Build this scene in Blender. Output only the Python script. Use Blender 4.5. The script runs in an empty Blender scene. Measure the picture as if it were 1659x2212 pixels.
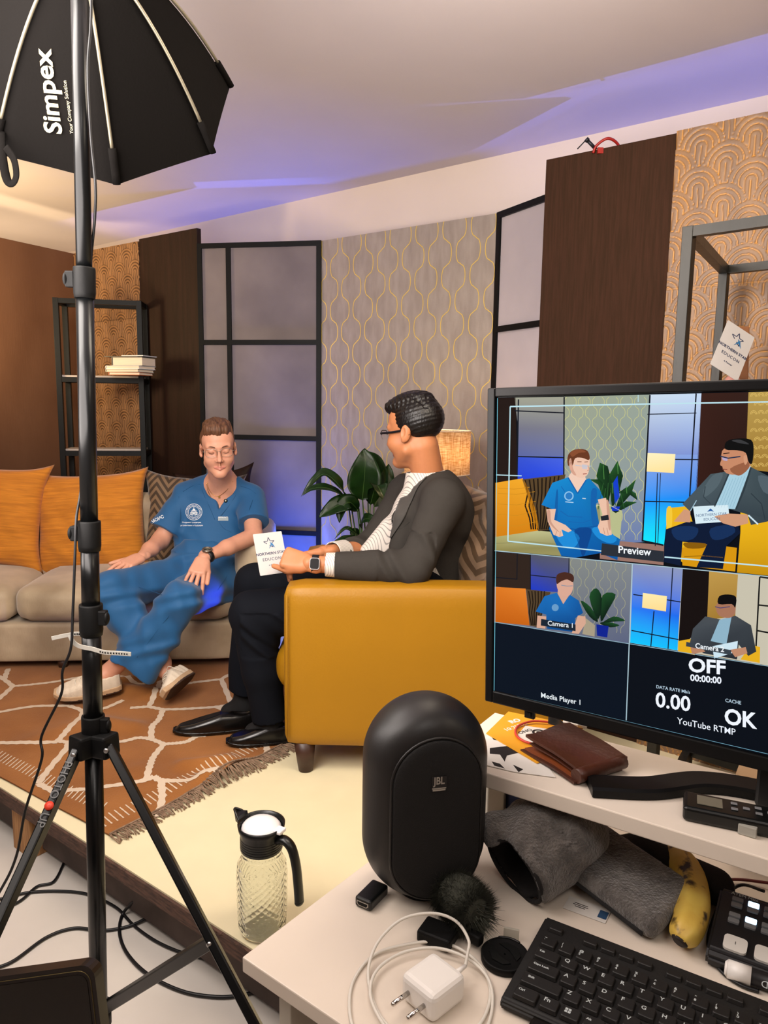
import bpy, bmesh, math, random
import numpy as np
from mathutils import Vector, Matrix, Euler
random.seed(7); rng = np.random.default_rng(7)
SC = bpy.context.scene
COL = SC.collection
PI = math.pi
# ---------------------------------------------------------------- camera
FPX, TH, PH = 1600.0, math.radians(8.2), math.radians(.8)
CAM = Vector((0, 0, 1.45))
cf = Vector((0, math.cos(TH), -math.sin(TH))); cu0 = Vector((0, math.sin(TH), math.cos(TH))); cr0 = Vector((1, 0, 0))
cr = cr0*math.cos(PH) + cu0*math.sin(PH); cu = cu0*math.cos(PH) - cr0*math.sin(PH)
cam = bpy.data.cameras.new('camera'); camo = bpy.data.objects.new('camera', cam); COL.objects.link(camo)
cam.sensor_fit = 'VERTICAL'; cam.sensor_height = 24; cam.lens = FPX/2212*24; cam.clip_start = .02; cam.clip_end = 60
camo.matrix_world = Matrix(((cr.x, cu.x, -cf.x, CAM.x), (cr.y, cu.y, -cf.y, CAM.y), (cr.z, cu.z, -cf.z, CAM.z), (0, 0, 0, 1)))
SC.camera = camo
def ray(x, y): return cf + cr*((x-829.5)/FPX) - cu*((y-1106)/FPX)
def W(x, y, Y): d = ray(x, y); return CAM + d*(Y/d.y)            # the point at forward distance Y
def G(x, y, z): d = ray(x, y); return CAM + d*((z-CAM.z)/d.z)    # the point at height z
def PLN(x, y, p, n): d = ray(x, y); return CAM + d*((p-CAM).dot(n)/d.dot(n))
# ---------------------------------------------------------------- colour management, world
SC.view_settings.view_transform = 'Standard'; SC.view_settings.look = 'None'
SC.view_settings.gamma = 1; SC.view_settings.use_curve_mapping = False
SC.view_settings.exposure = 0.0
wd = bpy.data.worlds.new('world'); SC.world = wd; wd.use_nodes = True
wd.node_tree.nodes['Background'].inputs[0].default_value = (.9, .85, .9, 1); wd.node_tree.nodes['Background'].inputs[1].default_value = .15
# ---------------------------------------------------------------- lights (studio lamps, plus added fill and bounce lights)
def area(name, loc, target, size, power, col, sy=None, spread=180):
    l = bpy.data.lights.new(name, 'AREA'); l.energy = power; l.color = col; l.size = size; l.spread = math.radians(spread)
    if sy: l.shape = 'RECTANGLE'; l.size_y = sy
    o = bpy.data.objects.new(name, l); COL.objects.link(o); o.location = loc
    o.rotation_euler = (Vector(target)-Vector(loc)).to_track_quat('-Z', 'Y').to_euler(); return o
def spot(name, loc, target, power, col, ang, blend=.3, rad=.02):
    l = bpy.data.lights.new(name, 'SPOT'); l.energy = power; l.color = col; l.spot_size = math.radians(ang); l.spot_blend = blend; l.shadow_soft_size = rad
    o = bpy.data.objects.new(name, l); COL.objects.link(o); o.location = loc
    o.rotation_euler = (Vector(target)-Vector(loc)).to_track_quat('-Z', 'Y').to_euler(); return o
LW = (1, .86, .68); LN = (1, .93, .86); LB = (.035, .13, 1)
area('key_light', (-.95, 1.25, 2.2), (-.6, 3.3, .9), .7, 30, LN)
area('overhead_fill', (.35, 1.65, 2.52), (-.5, 3.3, .7), .8, 30, LW)  # added out of view above the stage to brighten the set
area('fill_light', (1.7, .3, 2.4), (.1, 3.0, 1.3), .9, 14, LW)
area('room_light', (-1.2, .3, 2.5), (-1.0, .8, 0), 1.4, 20, (1, .9, .82))
area('desk_light', (.35, -.5, 2.45), (.2, .9, .8), .6, 8, LN)
area('ceiling_bounce', (-.9, .9, 1.75), (.1, 2.3, 2.6), 1.2, 56, (1, .91, .86))  # added area light standing in for light bounced up to the ceiling
area('warm_bounce', (-2.35, 3.6, 1.75), (-2.2, 4.5, 2.6), .4, 26, (1, .74, .38))  # added out of view to warm the ceiling at far left
area('warm_back_fill', (-2.75, 4.95, 1.5), (-2.6, 5.0, 2.6), .35, 16, (1, .74, .42))  # added unseen behind the left panel to lift the dark ceiling strip
area('blue_floor_light', (-.5, 3.84, .26), (-.62, 4.05, 1.0), .8, 20, LB, .06, 85)
area('blue_floor_lamp', (.62, 3.0, .26), (.62, 3.25, 1.2), .3, 6, LB, .06, 110)
spot('blue_uplight', (1.35, 2.82, .7), (1.30, 2.75, 2.6), 85, (.16, .2, 1), 70, .3)
spot('blue_back_uplight', (-1.05, 4.75, 1.1), (-1.05, 4.8, 2.6), 62, (.16, .2, 1), 80, .5)
spot('blue_side_light', (-.50, 3.18, .52), (-.93, 3.18, .60), 9, LB, 60, .7)
# ---------------------------------------------------------------- materials
def lin(c):
    if isinstance(c, str):
        c = c.lstrip('#'); c = [int(c[i:i+2], 16)/255 for i in (0, 2, 4)]
    return tuple((v/12.92 if v <= .04045 else ((v+.055)/1.055)**2.4) for v in c[:3])
class N:                                           # tiny node-expression helper
    def __init__(s, nt, sock): s.nt = nt; s.k = sock
    def _m(s, op, *a, clamp=False):
        n = s.nt.nodes.new('ShaderNodeMath'); n.operation = op; n.use_clamp = clamp
        for i, v in enumerate((s,)+a):
            if isinstance(v, N): s.nt.links.new(v.k, n.inputs[i])
            else: n.inputs[i].default_value = v
        return N(s.nt, n.outputs[0])
    def __add__(s, o): return s._m('ADD', o)
    def __sub__(s, o): return s._m('SUBTRACT', o)
    def __mul__(s, o): return s._m('MULTIPLY', o)
    def __truediv__(s, o): return s._m('DIVIDE', o)
    def fract(s): return s._m('FRACT')
    def abs(s): return s._m('ABSOLUTE')
    def lt(s, o): return s._m('LESS_THAN', o)
    def gt(s, o): return s._m('GREATER_THAN', o)
    def floor(s): return s._m('FLOOR')
    def min(s, o): return s._m('MINIMUM', o)
    def max(s, o): return s._m('MAXIMUM', o)
    def clamp(s): return s._m('ADD', 0., clamp=True)
MATS = {}
def mat(name, col, rough=.6, metal=0, spec=.5, var=.0, vscale=8, stretch=(1, 1, 1), bump=0, bscale=60, bstretch=None, col2=None, sheen=0, coat=0, trans=0, ior=1.45, emit=0, sss=0, fac=None, alpha=1, coord='Object', bfac=None):
    m = bpy.data.materials.new(name); m.use_nodes = True; nt = m.node_tree; L = nt.links
    b = nt.nodes['Principled BSDF']; c = lin(col)
    b.inputs['Base Color'].default_value = (*c, 1); b.inputs['Roughness'].default_value = rough; b.inputs['Metallic'].default_value = metal
    b.inputs['Specular IOR Level'].default_value = spec; b.inputs['Sheen Weight'].default_value = sheen; b.inputs['Coat Weight'].default_value = coat
    b.inputs['Transmission Weight'].default_value = trans; b.inputs['IOR'].default_value = ior; b.inputs['Alpha'].default_value = alpha
    if sss: b.inputs['Subsurface Weight'].default_value = sss; b.inputs['Subsurface Radius'].default_value = (.012, .005, .003); b.inputs['Subsurface Scale'].default_value = 1
    tc = nt.nodes.new('ShaderNodeTexCoord')
    def noise(scale, st, detail=4):
        mp = nt.nodes.new('ShaderNodeMapping'); mp.inputs['Scale'].default_value = st; L.new(tc.outputs[coord], mp.inputs[0])
        n = nt.nodes.new('ShaderNodeTexNoise'); n.inputs['Scale'].default_value = scale; n.inputs['Detail'].default_value = detail
        L.new(mp.outputs[0], n.inputs['Vector']); return n.outputs[0]
    col_sock = None
    if fac is not None:
        sp = nt.nodes.new('ShaderNodeSeparateXYZ'); L.new(tc.outputs[coord], sp.inputs[0])
        f = fac(N(nt, sp.outputs[0]), N(nt, sp.outputs[1]), N(nt, sp.outputs[2]))
        mx = nt.nodes.new('ShaderNodeMix'); mx.data_type = 'RGBA'; mx.inputs[6].default_value = (*c, 1); mx.inputs[7].default_value = (*lin(col2), 1)
        L.new(f.k, mx.inputs[0]); col_sock = mx.outputs[2]
    elif col2 is not None:
        rp = nt.nodes.new('ShaderNodeMapRange'); rp.inputs[1].default_value = .35; rp.inputs[2].default_value = .65
        L.new(noise(vscale, stretch), rp.inputs[0])
        mx = nt.nodes.new('ShaderNodeMix'); mx.data_type = 'RGBA'; mx.inputs[6].default_value = (*c, 1); mx.inputs[7].default_value = (*lin(col2), 1)
        L.new(rp.outputs[0], mx.inputs[0]); col_sock = mx.outputs[2]
    if var:
        hs = nt.nodes.new('ShaderNodeHueSaturation'); rp = nt.nodes.new('ShaderNodeMapRange')
        rp.inputs[1].default_value = .3; rp.inputs[2].default_value = .7; rp.inputs[3].default_value = 1-var; rp.inputs[4].default_value = 1+var
        L.new(noise(vscale*1.7, stretch, 6), rp.inputs[0]); L.new(rp.outputs[0], hs.inputs['Value'])
        if col_sock is not None: L.new(col_sock, hs.inputs['Color'])
        else: hs.inputs['Color'].default_value = (*c, 1)
        col_sock = hs.outputs[0]
    if col_sock is not None: L.new(col_sock, b.inputs['Base Color'])
    if emit:
        b.inputs['Emission Strength'].default_value = emit; b.inputs['Emission Color'].default_value = (*c, 1)
    if bump:
        bp = nt.nodes.new('ShaderNodeBump'); bp.inputs['Strength'].default_value = min(1, bump); bp.inputs['Distance'].default_value = .002*max(1, bump)
        L.new(noise(bscale, bstretch or (1, 1, 1)), bp.inputs['Height']); L.new(bp.outputs[0], b.inputs['Normal'])
    MATS[name] = m; return m
def mat_attr(name, rough=.6, spec=.4, emit=0, bump=0, bscale=80, metal=0):
    """colour comes from the mesh's own colour attribute 'col' (linear)"""
    m = bpy.data.materials.new(name); m.use_nodes = True; nt = m.node_tree; b = nt.nodes['Principled BSDF']
    a = nt.nodes.new('ShaderNodeAttribute'); a.attribute_name = 'col'
    b.inputs['Roughness'].default_value = rough; b.inputs['Specular IOR Level'].default_value = spec; b.inputs['Metallic'].default_value = metal
    if emit:
        b.inputs['Base Color'].default_value = (0.0015, .0015, .002, 1)
        nt.links.new(a.outputs['Color'], b.inputs['Emission Color']); b.inputs['Emission Strength'].default_value = emit
    else: nt.links.new(a.outputs['Color'], b.inputs['Base Color'])
    if bump:
        tc = nt.nodes.new('ShaderNodeTexCoord'); n = nt.nodes.new('ShaderNodeTexNoise'); n.inputs['Scale'].default_value = bscale
        bp = nt.nodes.new('ShaderNodeBump'); bp.inputs['Strength'].default_value = bump; bp.inputs['Distance'].default_value = .002
        nt.links.new(tc.outputs['Object'], n.inputs['Vector']); nt.links.new(n.outputs[0], bp.inputs['Height']); nt.links.new(bp.outputs[0], b.inputs['Normal'])
    return m
# ---------------------------------------------------------------- objects
def wm(o):
    m = o.matrix_basis.copy()
    return wm(o.parent) @ o.matrix_parent_inverse @ m if o.parent else m
def tag(o, label=None, cat=None, group=None, kind=None):
    if label: o['label'] = label
    if cat: o['category'] = cat
    if group: o['group'] = group
    if kind: o['kind'] = kind
    return o
def thing(name, label, cat, loc=(0, 0, 0), rotz=0, group=None, rot=None):
    o = bpy.data.objects.new(name, None); COL.objects.link(o); o.empty_display_size = .05
    o.location = loc; o.rotation_euler = rot if rot else (0, 0, rotz); return tag(o, label, cat, group)
def setm(me, ms):
    for m in (ms if isinstance(ms, (list, tuple)) else [ms]): me.materials.append(m)
def obj(name, b, m, parent=None, world=False, smooth=None):
    """one mesh object from a bmesh, or (verts, faces), or Mesh; world=True: its coordinates are world ones"""
    if isinstance(b, bpy.types.Mesh): me = b
    else:
        me = bpy.data.meshes.new(name)
        if isinstance(b, bmesh.types.BMesh):
            bmesh.ops.recalc_face_normals(b, faces=b.faces); b.to_mesh(me); b.free()
        else: me.from_pydata(b[0], [], b[1]); me.update()
    setm(me, m)
    if smooth is True:
        for p in me.polygons: p.use_smooth = True
    elif smooth: 
        for p in me.polygons: p.use_smooth = True
        me.set_sharp_from_angle(angle=math.radians(smooth))
    o = bpy.data.objects.new(name, me); COL.objects.link(o)
    if parent:
        o.parent = parent
        if world: o.matrix_parent_inverse = wm(parent).inverted()
    elif world is False: pass
    return o
def struct(name, b, m): return tag(obj(name, b, m), kind='structure')
def dup(root, loc=None, rot=None, label=None, group=None):
    r = root.copy(); COL.objects.link(r)
    if loc is not None: r.location = loc
    if rot is not None: r.rotation_euler = rot
    if label: r['label'] = label
    if group: r['group'] = group
    for ch in list(root.children):
        c = ch.copy(); COL.objects.link(c); c.parent = r
        for g in ch.children:
            d = g.copy(); COL.objects.link(d); d.parent = c
    return r
# ---------------------------------------------------------------- shape helpers (all add to a bmesh)
def BM(): return bmesh.new()
def box(b, c, s, M=None, bev=0, seg=2, mi=0):
    r = bmesh.ops.create_cube(b, size=1); v = r['verts']
    T = Matrix.Translation(Vector(c)) @ Matrix.Diagonal((*s, 1))
    bmesh.ops.transform(b, matrix=(M @ T) if M is not None else T, verts=v)
    fs = list({f for x in v for f in x.link_faces})
    for f in fs: f.material_index = mi
    if bev:
        es = list({e for x in v for e in x.link_edges})
        bmesh.ops.bevel(b, geom=es, offset=bev, segments=seg, profile=.5, affect='EDGES', clamp_overlap=True, material=-1)
    return b
def bar(b, p, q, w, h=None, up=(0, 0, 1), mi=0, bev=0):
    """square bar from p to q"""
    p = Vector(p); q = Vector(q); d = q-p; L = d.length; z = d/L; up = Vector(up)
    if abs(z.dot(up)) > .98: up = Vector((0, 1, 0)) if abs(z.y) < .9 else Vector((1, 0, 0))
    x = up.cross(z).normalized(); y = z.cross(x)
    M = Matrix(((x.x, y.x, z.x, p.x), (x.y, y.y, z.y, p.y), (x.z, y.z, z.z, p.z), (0, 0, 0, 1)))
    return box(b, (0, 0, L/2), (w, h or w, L), M, bev=bev, mi=mi)
def spl(pts, n=8, closed=False):
    """Catmull-Rom through points"""
    P = [Vector(p) for p in pts]; out = []; m = len(P)
    rngi = range(m if closed else m-1)
    for i in rngi:
        p1 = P[i]; p2 = P[(i+1) % m]
        p0 = P[i-1] if (i > 0 or closed) else p1*2-p2
        p3 = P[(i+2) % m] if (i+2 < m or closed) else p2*2-p1
        for k in range(n):
            t = k/n
            out.append(.5*((2*p1)+(p2-p0)*t+(2*p0-5*p1+4*p2-p3)*t*t+(3*p1-p0-3*p2+p3)*t**3))
    if not closed: out.append(P[-1].copy())
    return out
def tube(b, pts, r, n=10, closed=False, mi=0, flat=1.0, cap=True):
    pts = [Vector(p) for p in pts]; m = len(pts); rs = r if isinstance(r, (list, tuple)) else [r]*m
    ref = None; rings = []
    for i in range(m):
        a = pts[i-1] if (i > 0 or closed) else pts[i]; c = pts[(i+1) % m] if (i < m-1 or closed) else pts[i]
        t = (c-a); t = t.normalized() if t.length > 1e-9 else Vector((0, 0, 1))
        if ref is None: ref = Vector((0, 0, 1)) if abs(t.z) < .9 else Vector((1, 0, 0))
        x = ref.cross(t); x = x.normalized() if x.length > 1e-6 else Vector((1, 0, 0)); y = t.cross(x).normalized(); ref = y
        rings.append([b.verts.new(pts[i]+x*math.cos(2*PI*k/n)*rs[i]+y*math.sin(2*PI*k/n)*rs[i]*flat) for k in range(n)])
    for i in range(m if closed else m-1):
        A = rings[i]; B = rings[(i+1) % m]
        for k in range(n):
            f = b.faces.new((A[k], A[(k+1) % n], B[(k+1) % n], B[k])); f.material_index = mi; f.smooth = True
    if not closed and cap:
        for R in (rings[0][::-1], rings[-1]):
            f = b.faces.new(R); f.material_index = mi
    return b
def cyl(b, p, q, r, r2=None, n=24, mi=0): return tube(b, [p, q], [r, r if r2 is None else r2], n, mi=mi)
def lathe(b, prof, n=32, c=(0, 0, 0), M=None, mi=0, capb=False, capt=False):
    rings = []
    for (r, z) in prof:
        ring = []
        for k in range(n):
            p = Vector((c[0]+r*math.cos(2*PI*k/n), c[1]+r*math.sin(2*PI*k/n), c[2]+z))
            ring.append(b.verts.new(M @ p if M is not None else p))
        rings.append(ring)
    for A, B in zip(rings, rings[1:]):
        for k in range(n):
            f = b.faces.new((A[k], A[(k+1) % n], B[(k+1) % n], B[k])); f.material_index = mi; f.smooth = True
    if capb: b.faces.new(rings[0][::-1]).material_index = mi
    if capt: b.faces.new(rings[-1]).material_index = mi
    return b
def prism(b, poly, vec, mi=0):
    """extrude a polygon (3D points) by vec"""
    vec = Vector(vec); A = [b.verts.new(Vector(p)) for p in poly]; B = [b.verts.new(Vector(p)+vec) for p in poly]
    b.faces.new(A).material_index = mi; b.faces.new(B[::-1]).material_index = mi
    for i in range(len(A)):
        b.faces.new((A[i-1], A[i], B[i], B[i-1])).material_index = mi
    return b
def sphere(b, c, r, M=None, u=20, v=12, mi=0):
    g = bmesh.ops.create_uvsphere(b, u_segments=u, v_segments=v, radius=1)
    s = r if isinstance(r, (tuple, list)) else (r, r, r)
    T = Matrix.Translation(Vector(c)) @ (M.to_4x4() if M is not None else Matrix()) @ Matrix.Diagonal((*s, 1))
    bmesh.ops.transform(b, matrix=T, verts=g['verts'])
    for x in g['verts']:
        for f in x.link_faces: f.smooth = True; f.material_index = mi
    return b
def rrect(w, h, r, n=5, cx=0, cy=0):
    out = []
    for (sx, sy, a0) in ((1, 1, 0), (-1, 1, 90), (-1, -1, 180), (1, -1, 270)):
        for k in range(n+1):
            a = math.radians(a0+90*k/n); out.append((cx+sx*(w/2-r)+r*math.cos(a), cy+sy*(h/2-r)+r*math.sin(a)))
    return out
def text_mesh(s, size=1.0, extrude=.0, align='LEFT', bold=0.0, sx=1.0, space=1.0):
    cu_ = bpy.data.curves.new('lettering', 'FONT'); cu_.body = s; cu_.size = size; cu_.extrude = extrude; cu_.align_x = align; cu_.offset = bold; cu_.space_character = space
    cu_.resolution_u = 3
    o = bpy.data.objects.new('lettering', cu_); COL.objects.link(o)
    dg = bpy.context.evaluated_depsgraph_get(); me = bpy.data.meshes.new_from_object(o.evaluated_get(dg))
    bpy.data.objects.remove(o); bpy.data.curves.remove(cu_)
    if sx != 1: me.transform(Matrix.Diagonal((sx, 1, 1, 1)))
    return me
def frame_m(o, x, y):
    """matrix whose local x,y,z are x, y, x cross y at origin o"""
    x = Vector(x).normalized(); y = Vector(y); y = (y - x*y.dot(x)).normalized(); z = x.cross(y); o = Vector(o)
    return Matrix(((x.x, y.x, z.x, o.x), (x.y, y.y, z.y, o.y), (x.z, y.z, z.z, o.z), (0, 0, 0, 1)))
def text(name, s, M, size, m, parent=None, world=True, align='LEFT', extrude=.0003, bold=0, sx=1, space=1):
    me = text_mesh(s, size, extrude, align, bold, sx, space); me.transform(M)
    return obj(name, me, m, parent, world)
def vcol(me, cols):
    a = me.color_attributes.new('col', 'FLOAT_COLOR', 'POINT'); a.data.foreach_set('color', np.asarray(cols, dtype=np.float32).ravel())
def npmesh(name, V, Q, cols=None, smooth=True):
    me = bpy.data.meshes.new(name); V = np.asarray(V, dtype=np.float32); Q = np.asarray(Q, dtype=np.int32); k = Q.shape[1]
    me.vertices.add(len(V)); me.vertices.foreach_set('co', V.ravel())
    me.loops.add(Q.size); me.loops.foreach_set('vertex_index', Q.ravel())
    me.polygons.add(len(Q)); me.polygons.foreach_set('loop_start', np.arange(0, Q.size, k, dtype=np.int32)); me.polygons.foreach_set('loop_total', np.full(len(Q), k, dtype=np.int32))
    me.polygons.foreach_set('use_smooth', np.full(len(Q), smooth)); me.update(calc_edges=True); me.validate()
    if cols is not None: vcol(me, cols)
    return me
def grid(nu, nv):
    i = np.arange(nu-1)[:, None]*nv+np.arange(nv-1)[None, :]; i = i.ravel()
    return np.stack([i, i+nv, i+nv+1, i+1], 1)
# ---------------------------------------------------------------- soft solid modelling: distance fields -> one continuous quad surface
class SDF:
    def __init__(s, lo, hi, h):
        s.lo = np.array(lo, float); s.h = h; s.n = np.ceil((np.array(hi, float)-s.lo)/h).astype(int)+1
        s.F = np.full(s.n, .5, np.float32)
    def win(s, lo, hi, pad):
        a = np.maximum(0, np.floor((np.array(lo)-pad-s.lo)/s.h).astype(int)); b = np.minimum(s.n, np.ceil((np.array(hi)+pad-s.lo)/s.h).astype(int)+1)
        if (b <= a).any(): return None
        X = [(s.lo[i]+s.h*np.arange(a[i], b[i])).astype(np.float32) for i in range(3)]
        return tuple(slice(a[i], b[i]) for i in range(3)), X[0][:, None, None], X[1][None, :, None], X[2][None, None, :]
    def put(s, fn, lo, hi, k, op):
        w = s.win(lo, hi, k+3*s.h)
        if w is None: return s
        d = fn(w[1], w[2], w[3]); A = s.F[w[0]]
        if op == 'sub': d = -d; A2 = -A; d2 = -d
        if op == 'add':
            hh = np.maximum(k-np.abs(A-d), 0)/max(k, 1e-6); s.F[w[0]] = np.minimum(A, d)-hh*hh*k*.25
        else:
            hh = np.maximum(k-np.abs(A-d), 0)/max(k, 1e-6); s.F[w[0]] = np.maximum(A, d)+hh*hh*k*.25
        return s
    def cap(s, a, b, ra, rb, k=.01, op='add', n=None, fl=1.0, cutb=False, cuta=False, wob=None):
        """tapered limb a->b; n, fl: cross-section scaled by fl along n; cutb/cuta: flat end"""
        a = np.array(a, float); b = np.array(b, float); ba = b-a; L2 = ba@ba; L = math.sqrt(L2); R = max(ra, rb)*max(1, fl)*1.15
        nn = None if n is None else np.array(n, float)/np.linalg.norm(n)
        def fn(X, Y, Z):
            px, py, pz = X-a[0], Y-a[1], Z-a[2]; t0 = (px*ba[0]+py*ba[1]+pz*ba[2])/L2; t = np.clip(t0, 0, 1)
            qx, qy, qz = px-t*ba[0], py-t*ba[1], pz-t*ba[2]
            if nn is not None:
                dn = qx*nn[0]+qy*nn[1]+qz*nn[2]; g = (1/fl-1)*dn; qx = qx+g*nn[0]; qy = qy+g*nn[1]; qz = qz+g*nn[2]
            r = ra+(rb-ra)*t
            if wob: r = r+wob(t, px, py, pz)
            d = np.sqrt(qx*qx+qy*qy+qz*qz)-r
            if nn is not None and fl < 1: d = d*(.5+.5*fl)
            if cutb: d = np.maximum(d, (t0-1)*L)
            if cuta: d = np.maximum(d, -t0*L)
            return d
        return s.put(fn, np.minimum(a, b)-R, np.maximum(a, b)+R, k, op)
    def ell(s, c, r, M=None, k=.01, op='add'):
        c = np.array(c, float); r = np.array(r, float); M = np.eye(3) if M is None else np.array(M, float); R = r.max()
        def fn(X, Y, Z):
            px, py, pz = X-c[0], Y-c[1], Z-c[2]
            q = [(px*M[0, i]+py*M[1, i]+pz*M[2, i]) for i in range(3)]
            k0 = np.sqrt(sum((q[i]/r[i])**2 for i in range(3))); k1 = np.sqrt(sum((q[i]/r[i]**2)**2 for i in range(3)))+1e-6
            return k0*(k0-1)/k1
        return s.put(fn, c-R, c+R, k, op)
    def bx(s, c, r, M=None, k=.01, op='add', rd=.0):
        c = np.array(c, float); r = np.array(r, float); M = np.eye(3) if M is None else np.array(M, float); R = np.linalg.norm(r)
        def fn(X, Y, Z):
            px, py, pz = X-c[0], Y-c[1], Z-c[2]
            q = [np.abs(px*M[0, i]+py*M[1, i]+pz*M[2, i])-r[i]+rd for i in range(3)]
            return np.sqrt(sum(np.maximum(v, 0)**2 for v in q))+np.minimum(np.maximum(q[0], np.maximum(q[1], q[2])), 0)-rd
        return s.put(fn, c-R, c+R, k, op)
    def func(s, fn, lo, hi, k=.01, op='add'): return s.put(fn, np.array(lo), np.array(hi), k, op)
    def disp(s, fn, lo=None, hi=None):
        w = s.win(s.lo if lo is None else lo, s.lo+s.h*s.n if hi is None else hi, 0)
        if w is None: return s
        A = s.F[w[0]]; s.F[w[0]] = np.where(np.abs(A) < .05, A+fn(w[1], w[2], w[3]), A); return s
    def mesh(s, name='m', smooth_it=0):
        F = s.F; F[0] = F[-1] = .5; F[:, 0] = F[:, -1] = .5; F[:, :, 0] = F[:, :, -1] = .5
        In = F < 0; n = F.shape
        c8 = [In[i:n[0]-1+i, j:n[1]-1+j, k:n[2]-1+k] for i in (0, 1) for j in (0, 1) for k in (0, 1)]
        cnt = np.zeros(c8[0].shape, np.int8)
        for c in c8: cnt += c
        act = (cnt > 0) & (cnt < 8); idx = np.argwhere(act); num = np.full(act.shape, -1, np.int32); num[act] = np.arange(len(idx))
        P = np.zeros((len(idx), 3)); Wt = np.zeros(len(idx)); I, J, K = idx.T
        cor = [(i, j, k) for i in (0, 1) for j in (0, 1) for k in (0, 1)]
        val = {c: F[I+c[0], J+c[1], K+c[2]] for c in cor}
        for c in cor:
            for ax in range(3):
                if c[ax] == 0:
                    e = list(c); e[ax] = 1; a = val[c]; b_ = val[tuple(e)]; m = (a < 0) != (b_ < 0); t = np.where(m, a/(np.where(m, a-b_, 1)), 0)
                    q = np.array(c, float)[None, :].repeat(len(idx), 0); q[:, ax] = t; P += q*m[:, None]; Wt += m
        V = s.lo + s.h*(idx+P/Wt[:, None])
        Qs = []
        for ax in range(3):
            sh = [slice(None)]*3; sh2 = [slice(None)]*3; sh[ax] = slice(0, -1); sh2[ax] = slice(1, None)
            A = In[tuple(sh)]; B = In[tuple(sh2)]; E = np.argwhere(A != B); o1, o2 = [(1, 2), (2, 0), (0, 1)][ax]
            E = E[(E[:, o1] > 0) & (E[:, o2] > 0) & (E[:, o1] < n[o1]-1) & (E[:, o2] < n[o2]-1)]
            def g(d1, d2):
                q = E.copy(); q[:, o1] -= d1; q[:, o2] -= d2; return num[q[:, 0], q[:, 1], q[:, 2]]
            Q = np.stack([g(1, 1), g(0, 1), g(0, 0), g(1, 0)], 1); fl = ~A[E[:, 0], E[:, 1], E[:, 2]]; Q[fl] = Q[fl][:, ::-1]; Qs.append(Q)
        Q = np.concatenate(Qs)
        for _ in range(smooth_it):
            acc = np.zeros_like(V); ct = np.zeros(len(V))
            for a, b_ in ((0, 1), (1, 2), (2, 3), (3, 0)):
                np.add.at(acc, Q[:, a], V[Q[:, b_]]); np.add.at(ct, Q[:, a], 1); np.add.at(acc, Q[:, b_], V[Q[:, a]]); np.add.at(ct, Q[:, b_], 1)
            V = V*.4+.6*acc/ct[:, None]
        s.V = V; s.Q = Q; return npmesh(name, V, Q)
def join_np(name, parts):
    Vs, Qs, o = [], [], 0
    for V, Q in parts: Vs.append(V); Qs.append(Q+o); o += len(V)
    return npmesh(name, np.concatenate(Vs), np.concatenate(Qs))
def face_mats(me, fn):
    """material index per face from its centre (array n x 3 -> int array)"""
    c = np.zeros(len(me.polygons)*3, np.float32); me.polygons.foreach_get('center', c)
    me.polygons.foreach_set('material_index', np.asarray(fn(c.reshape(-1, 3)), dtype=np.int32))
def A3(M): return np.array([list(r)[:3] for r in M][:3])
# ================================================================ THE SETTING
m_ceil = mat('ceiling_paint', '#c9c0c2', .75, var=.02, vscale=2)
m_wall = mat('wall_paint', '#d8cac2', .7, var=.02, vscale=2)
m_floor = mat('floor_vinyl', '#cfc8c0', .3, spec=.4, var=.04, vscale=3)
Uw = Vector((.7826, -.6225, 0)); Vw = Vector((.6225, .7826, 0)); ZT = 2.6
B0 = Vector((-2.895, 6.33, 0)); B1 = B0+Uw*8; B2 = B1-Vw*6.5; B3 = B0-Vw*6.5
def slab(p, q, z0, z1, out, t=.1):
    b = BM(); o = Vector(out)*t
    prism(b, [p+Vector((0, 0, z0)), q+Vector((0, 0, z0)), q+o+Vector((0, 0, z0)), p+o+Vector((0, 0, z0))], (0, 0, z1-z0)); return b
struct('wall_back', slab(B0-Uw*.1, B1+Uw*.1, 0, ZT, Vw), m_wall)
struct('wall_right', slab(B1, B2, 0, ZT, Uw), m_wall)
struct('wall_rear', slab(B2+Uw*.1, B3-Uw*.1, 0, ZT, -Vw), m_wall)
struct('wall_left', slab(B3, B0, 0, ZT, -Uw), m_wall)
ex = [B0-Uw*.1+Vw*.1, B1+Uw*.1+Vw*.1, B2+Uw*.1-Vw*.1, B3-Uw*.1-Vw*.1]
b = BM(); prism(b, [p+Vector((0, 0, ZT)) for p in ex], (0, 0, .1)); struct('ceiling', b, m_ceil)
b = BM(); prism(b, [p+Vector((0, 0, -.1)) for p in ex], (0, 0, .1)); struct('floor', b, m_floor)
# ---------------------------------------------------------------- stage platform
PT = .2
m_top = mat('cream_ply_paint', '#ddd2ae', .5, var=.03, vscale=5, bump=.15, bscale=30)
m_edge = mat('rough_brown_edge', '#5a4034', .8, col2='#3a2922', vscale=30, stretch=(1, 1, 6), bump=.6, bscale=90)
m_wood = mat('raw_pine', '#b98a5a', .7, col2='#8a5f38', vscale=9, stretch=(12, 12, 1), bump=.3, bscale=60)
m_board = mat('grey_brown_board', '#5a4c46', .75, col2='#423631', vscale=6)
E0 = Vector((-1.24, 2.262, 0)); Ed = (Vector((-.31, 1.567, 0))-E0).normalized(); En = Vector((-Ed.y, Ed.x, 0))
pa = E0-Ed*1.6; pb = E0+Ed*3.2
plat = thing('stage_platform', 'low stage platform with cream painted top and brown edge holding the sofa and armchair', 'platform', (E0.x, E0.y, 0))
depth = 1.72
b = BM(); prism(b, [p+Vector((0, 0, PT-.018)) for p in (pa, pb, pb+En*depth, pa+En*depth)], (0, 0, .018)); obj('top_board', b, m_top, plat, True)
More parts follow.
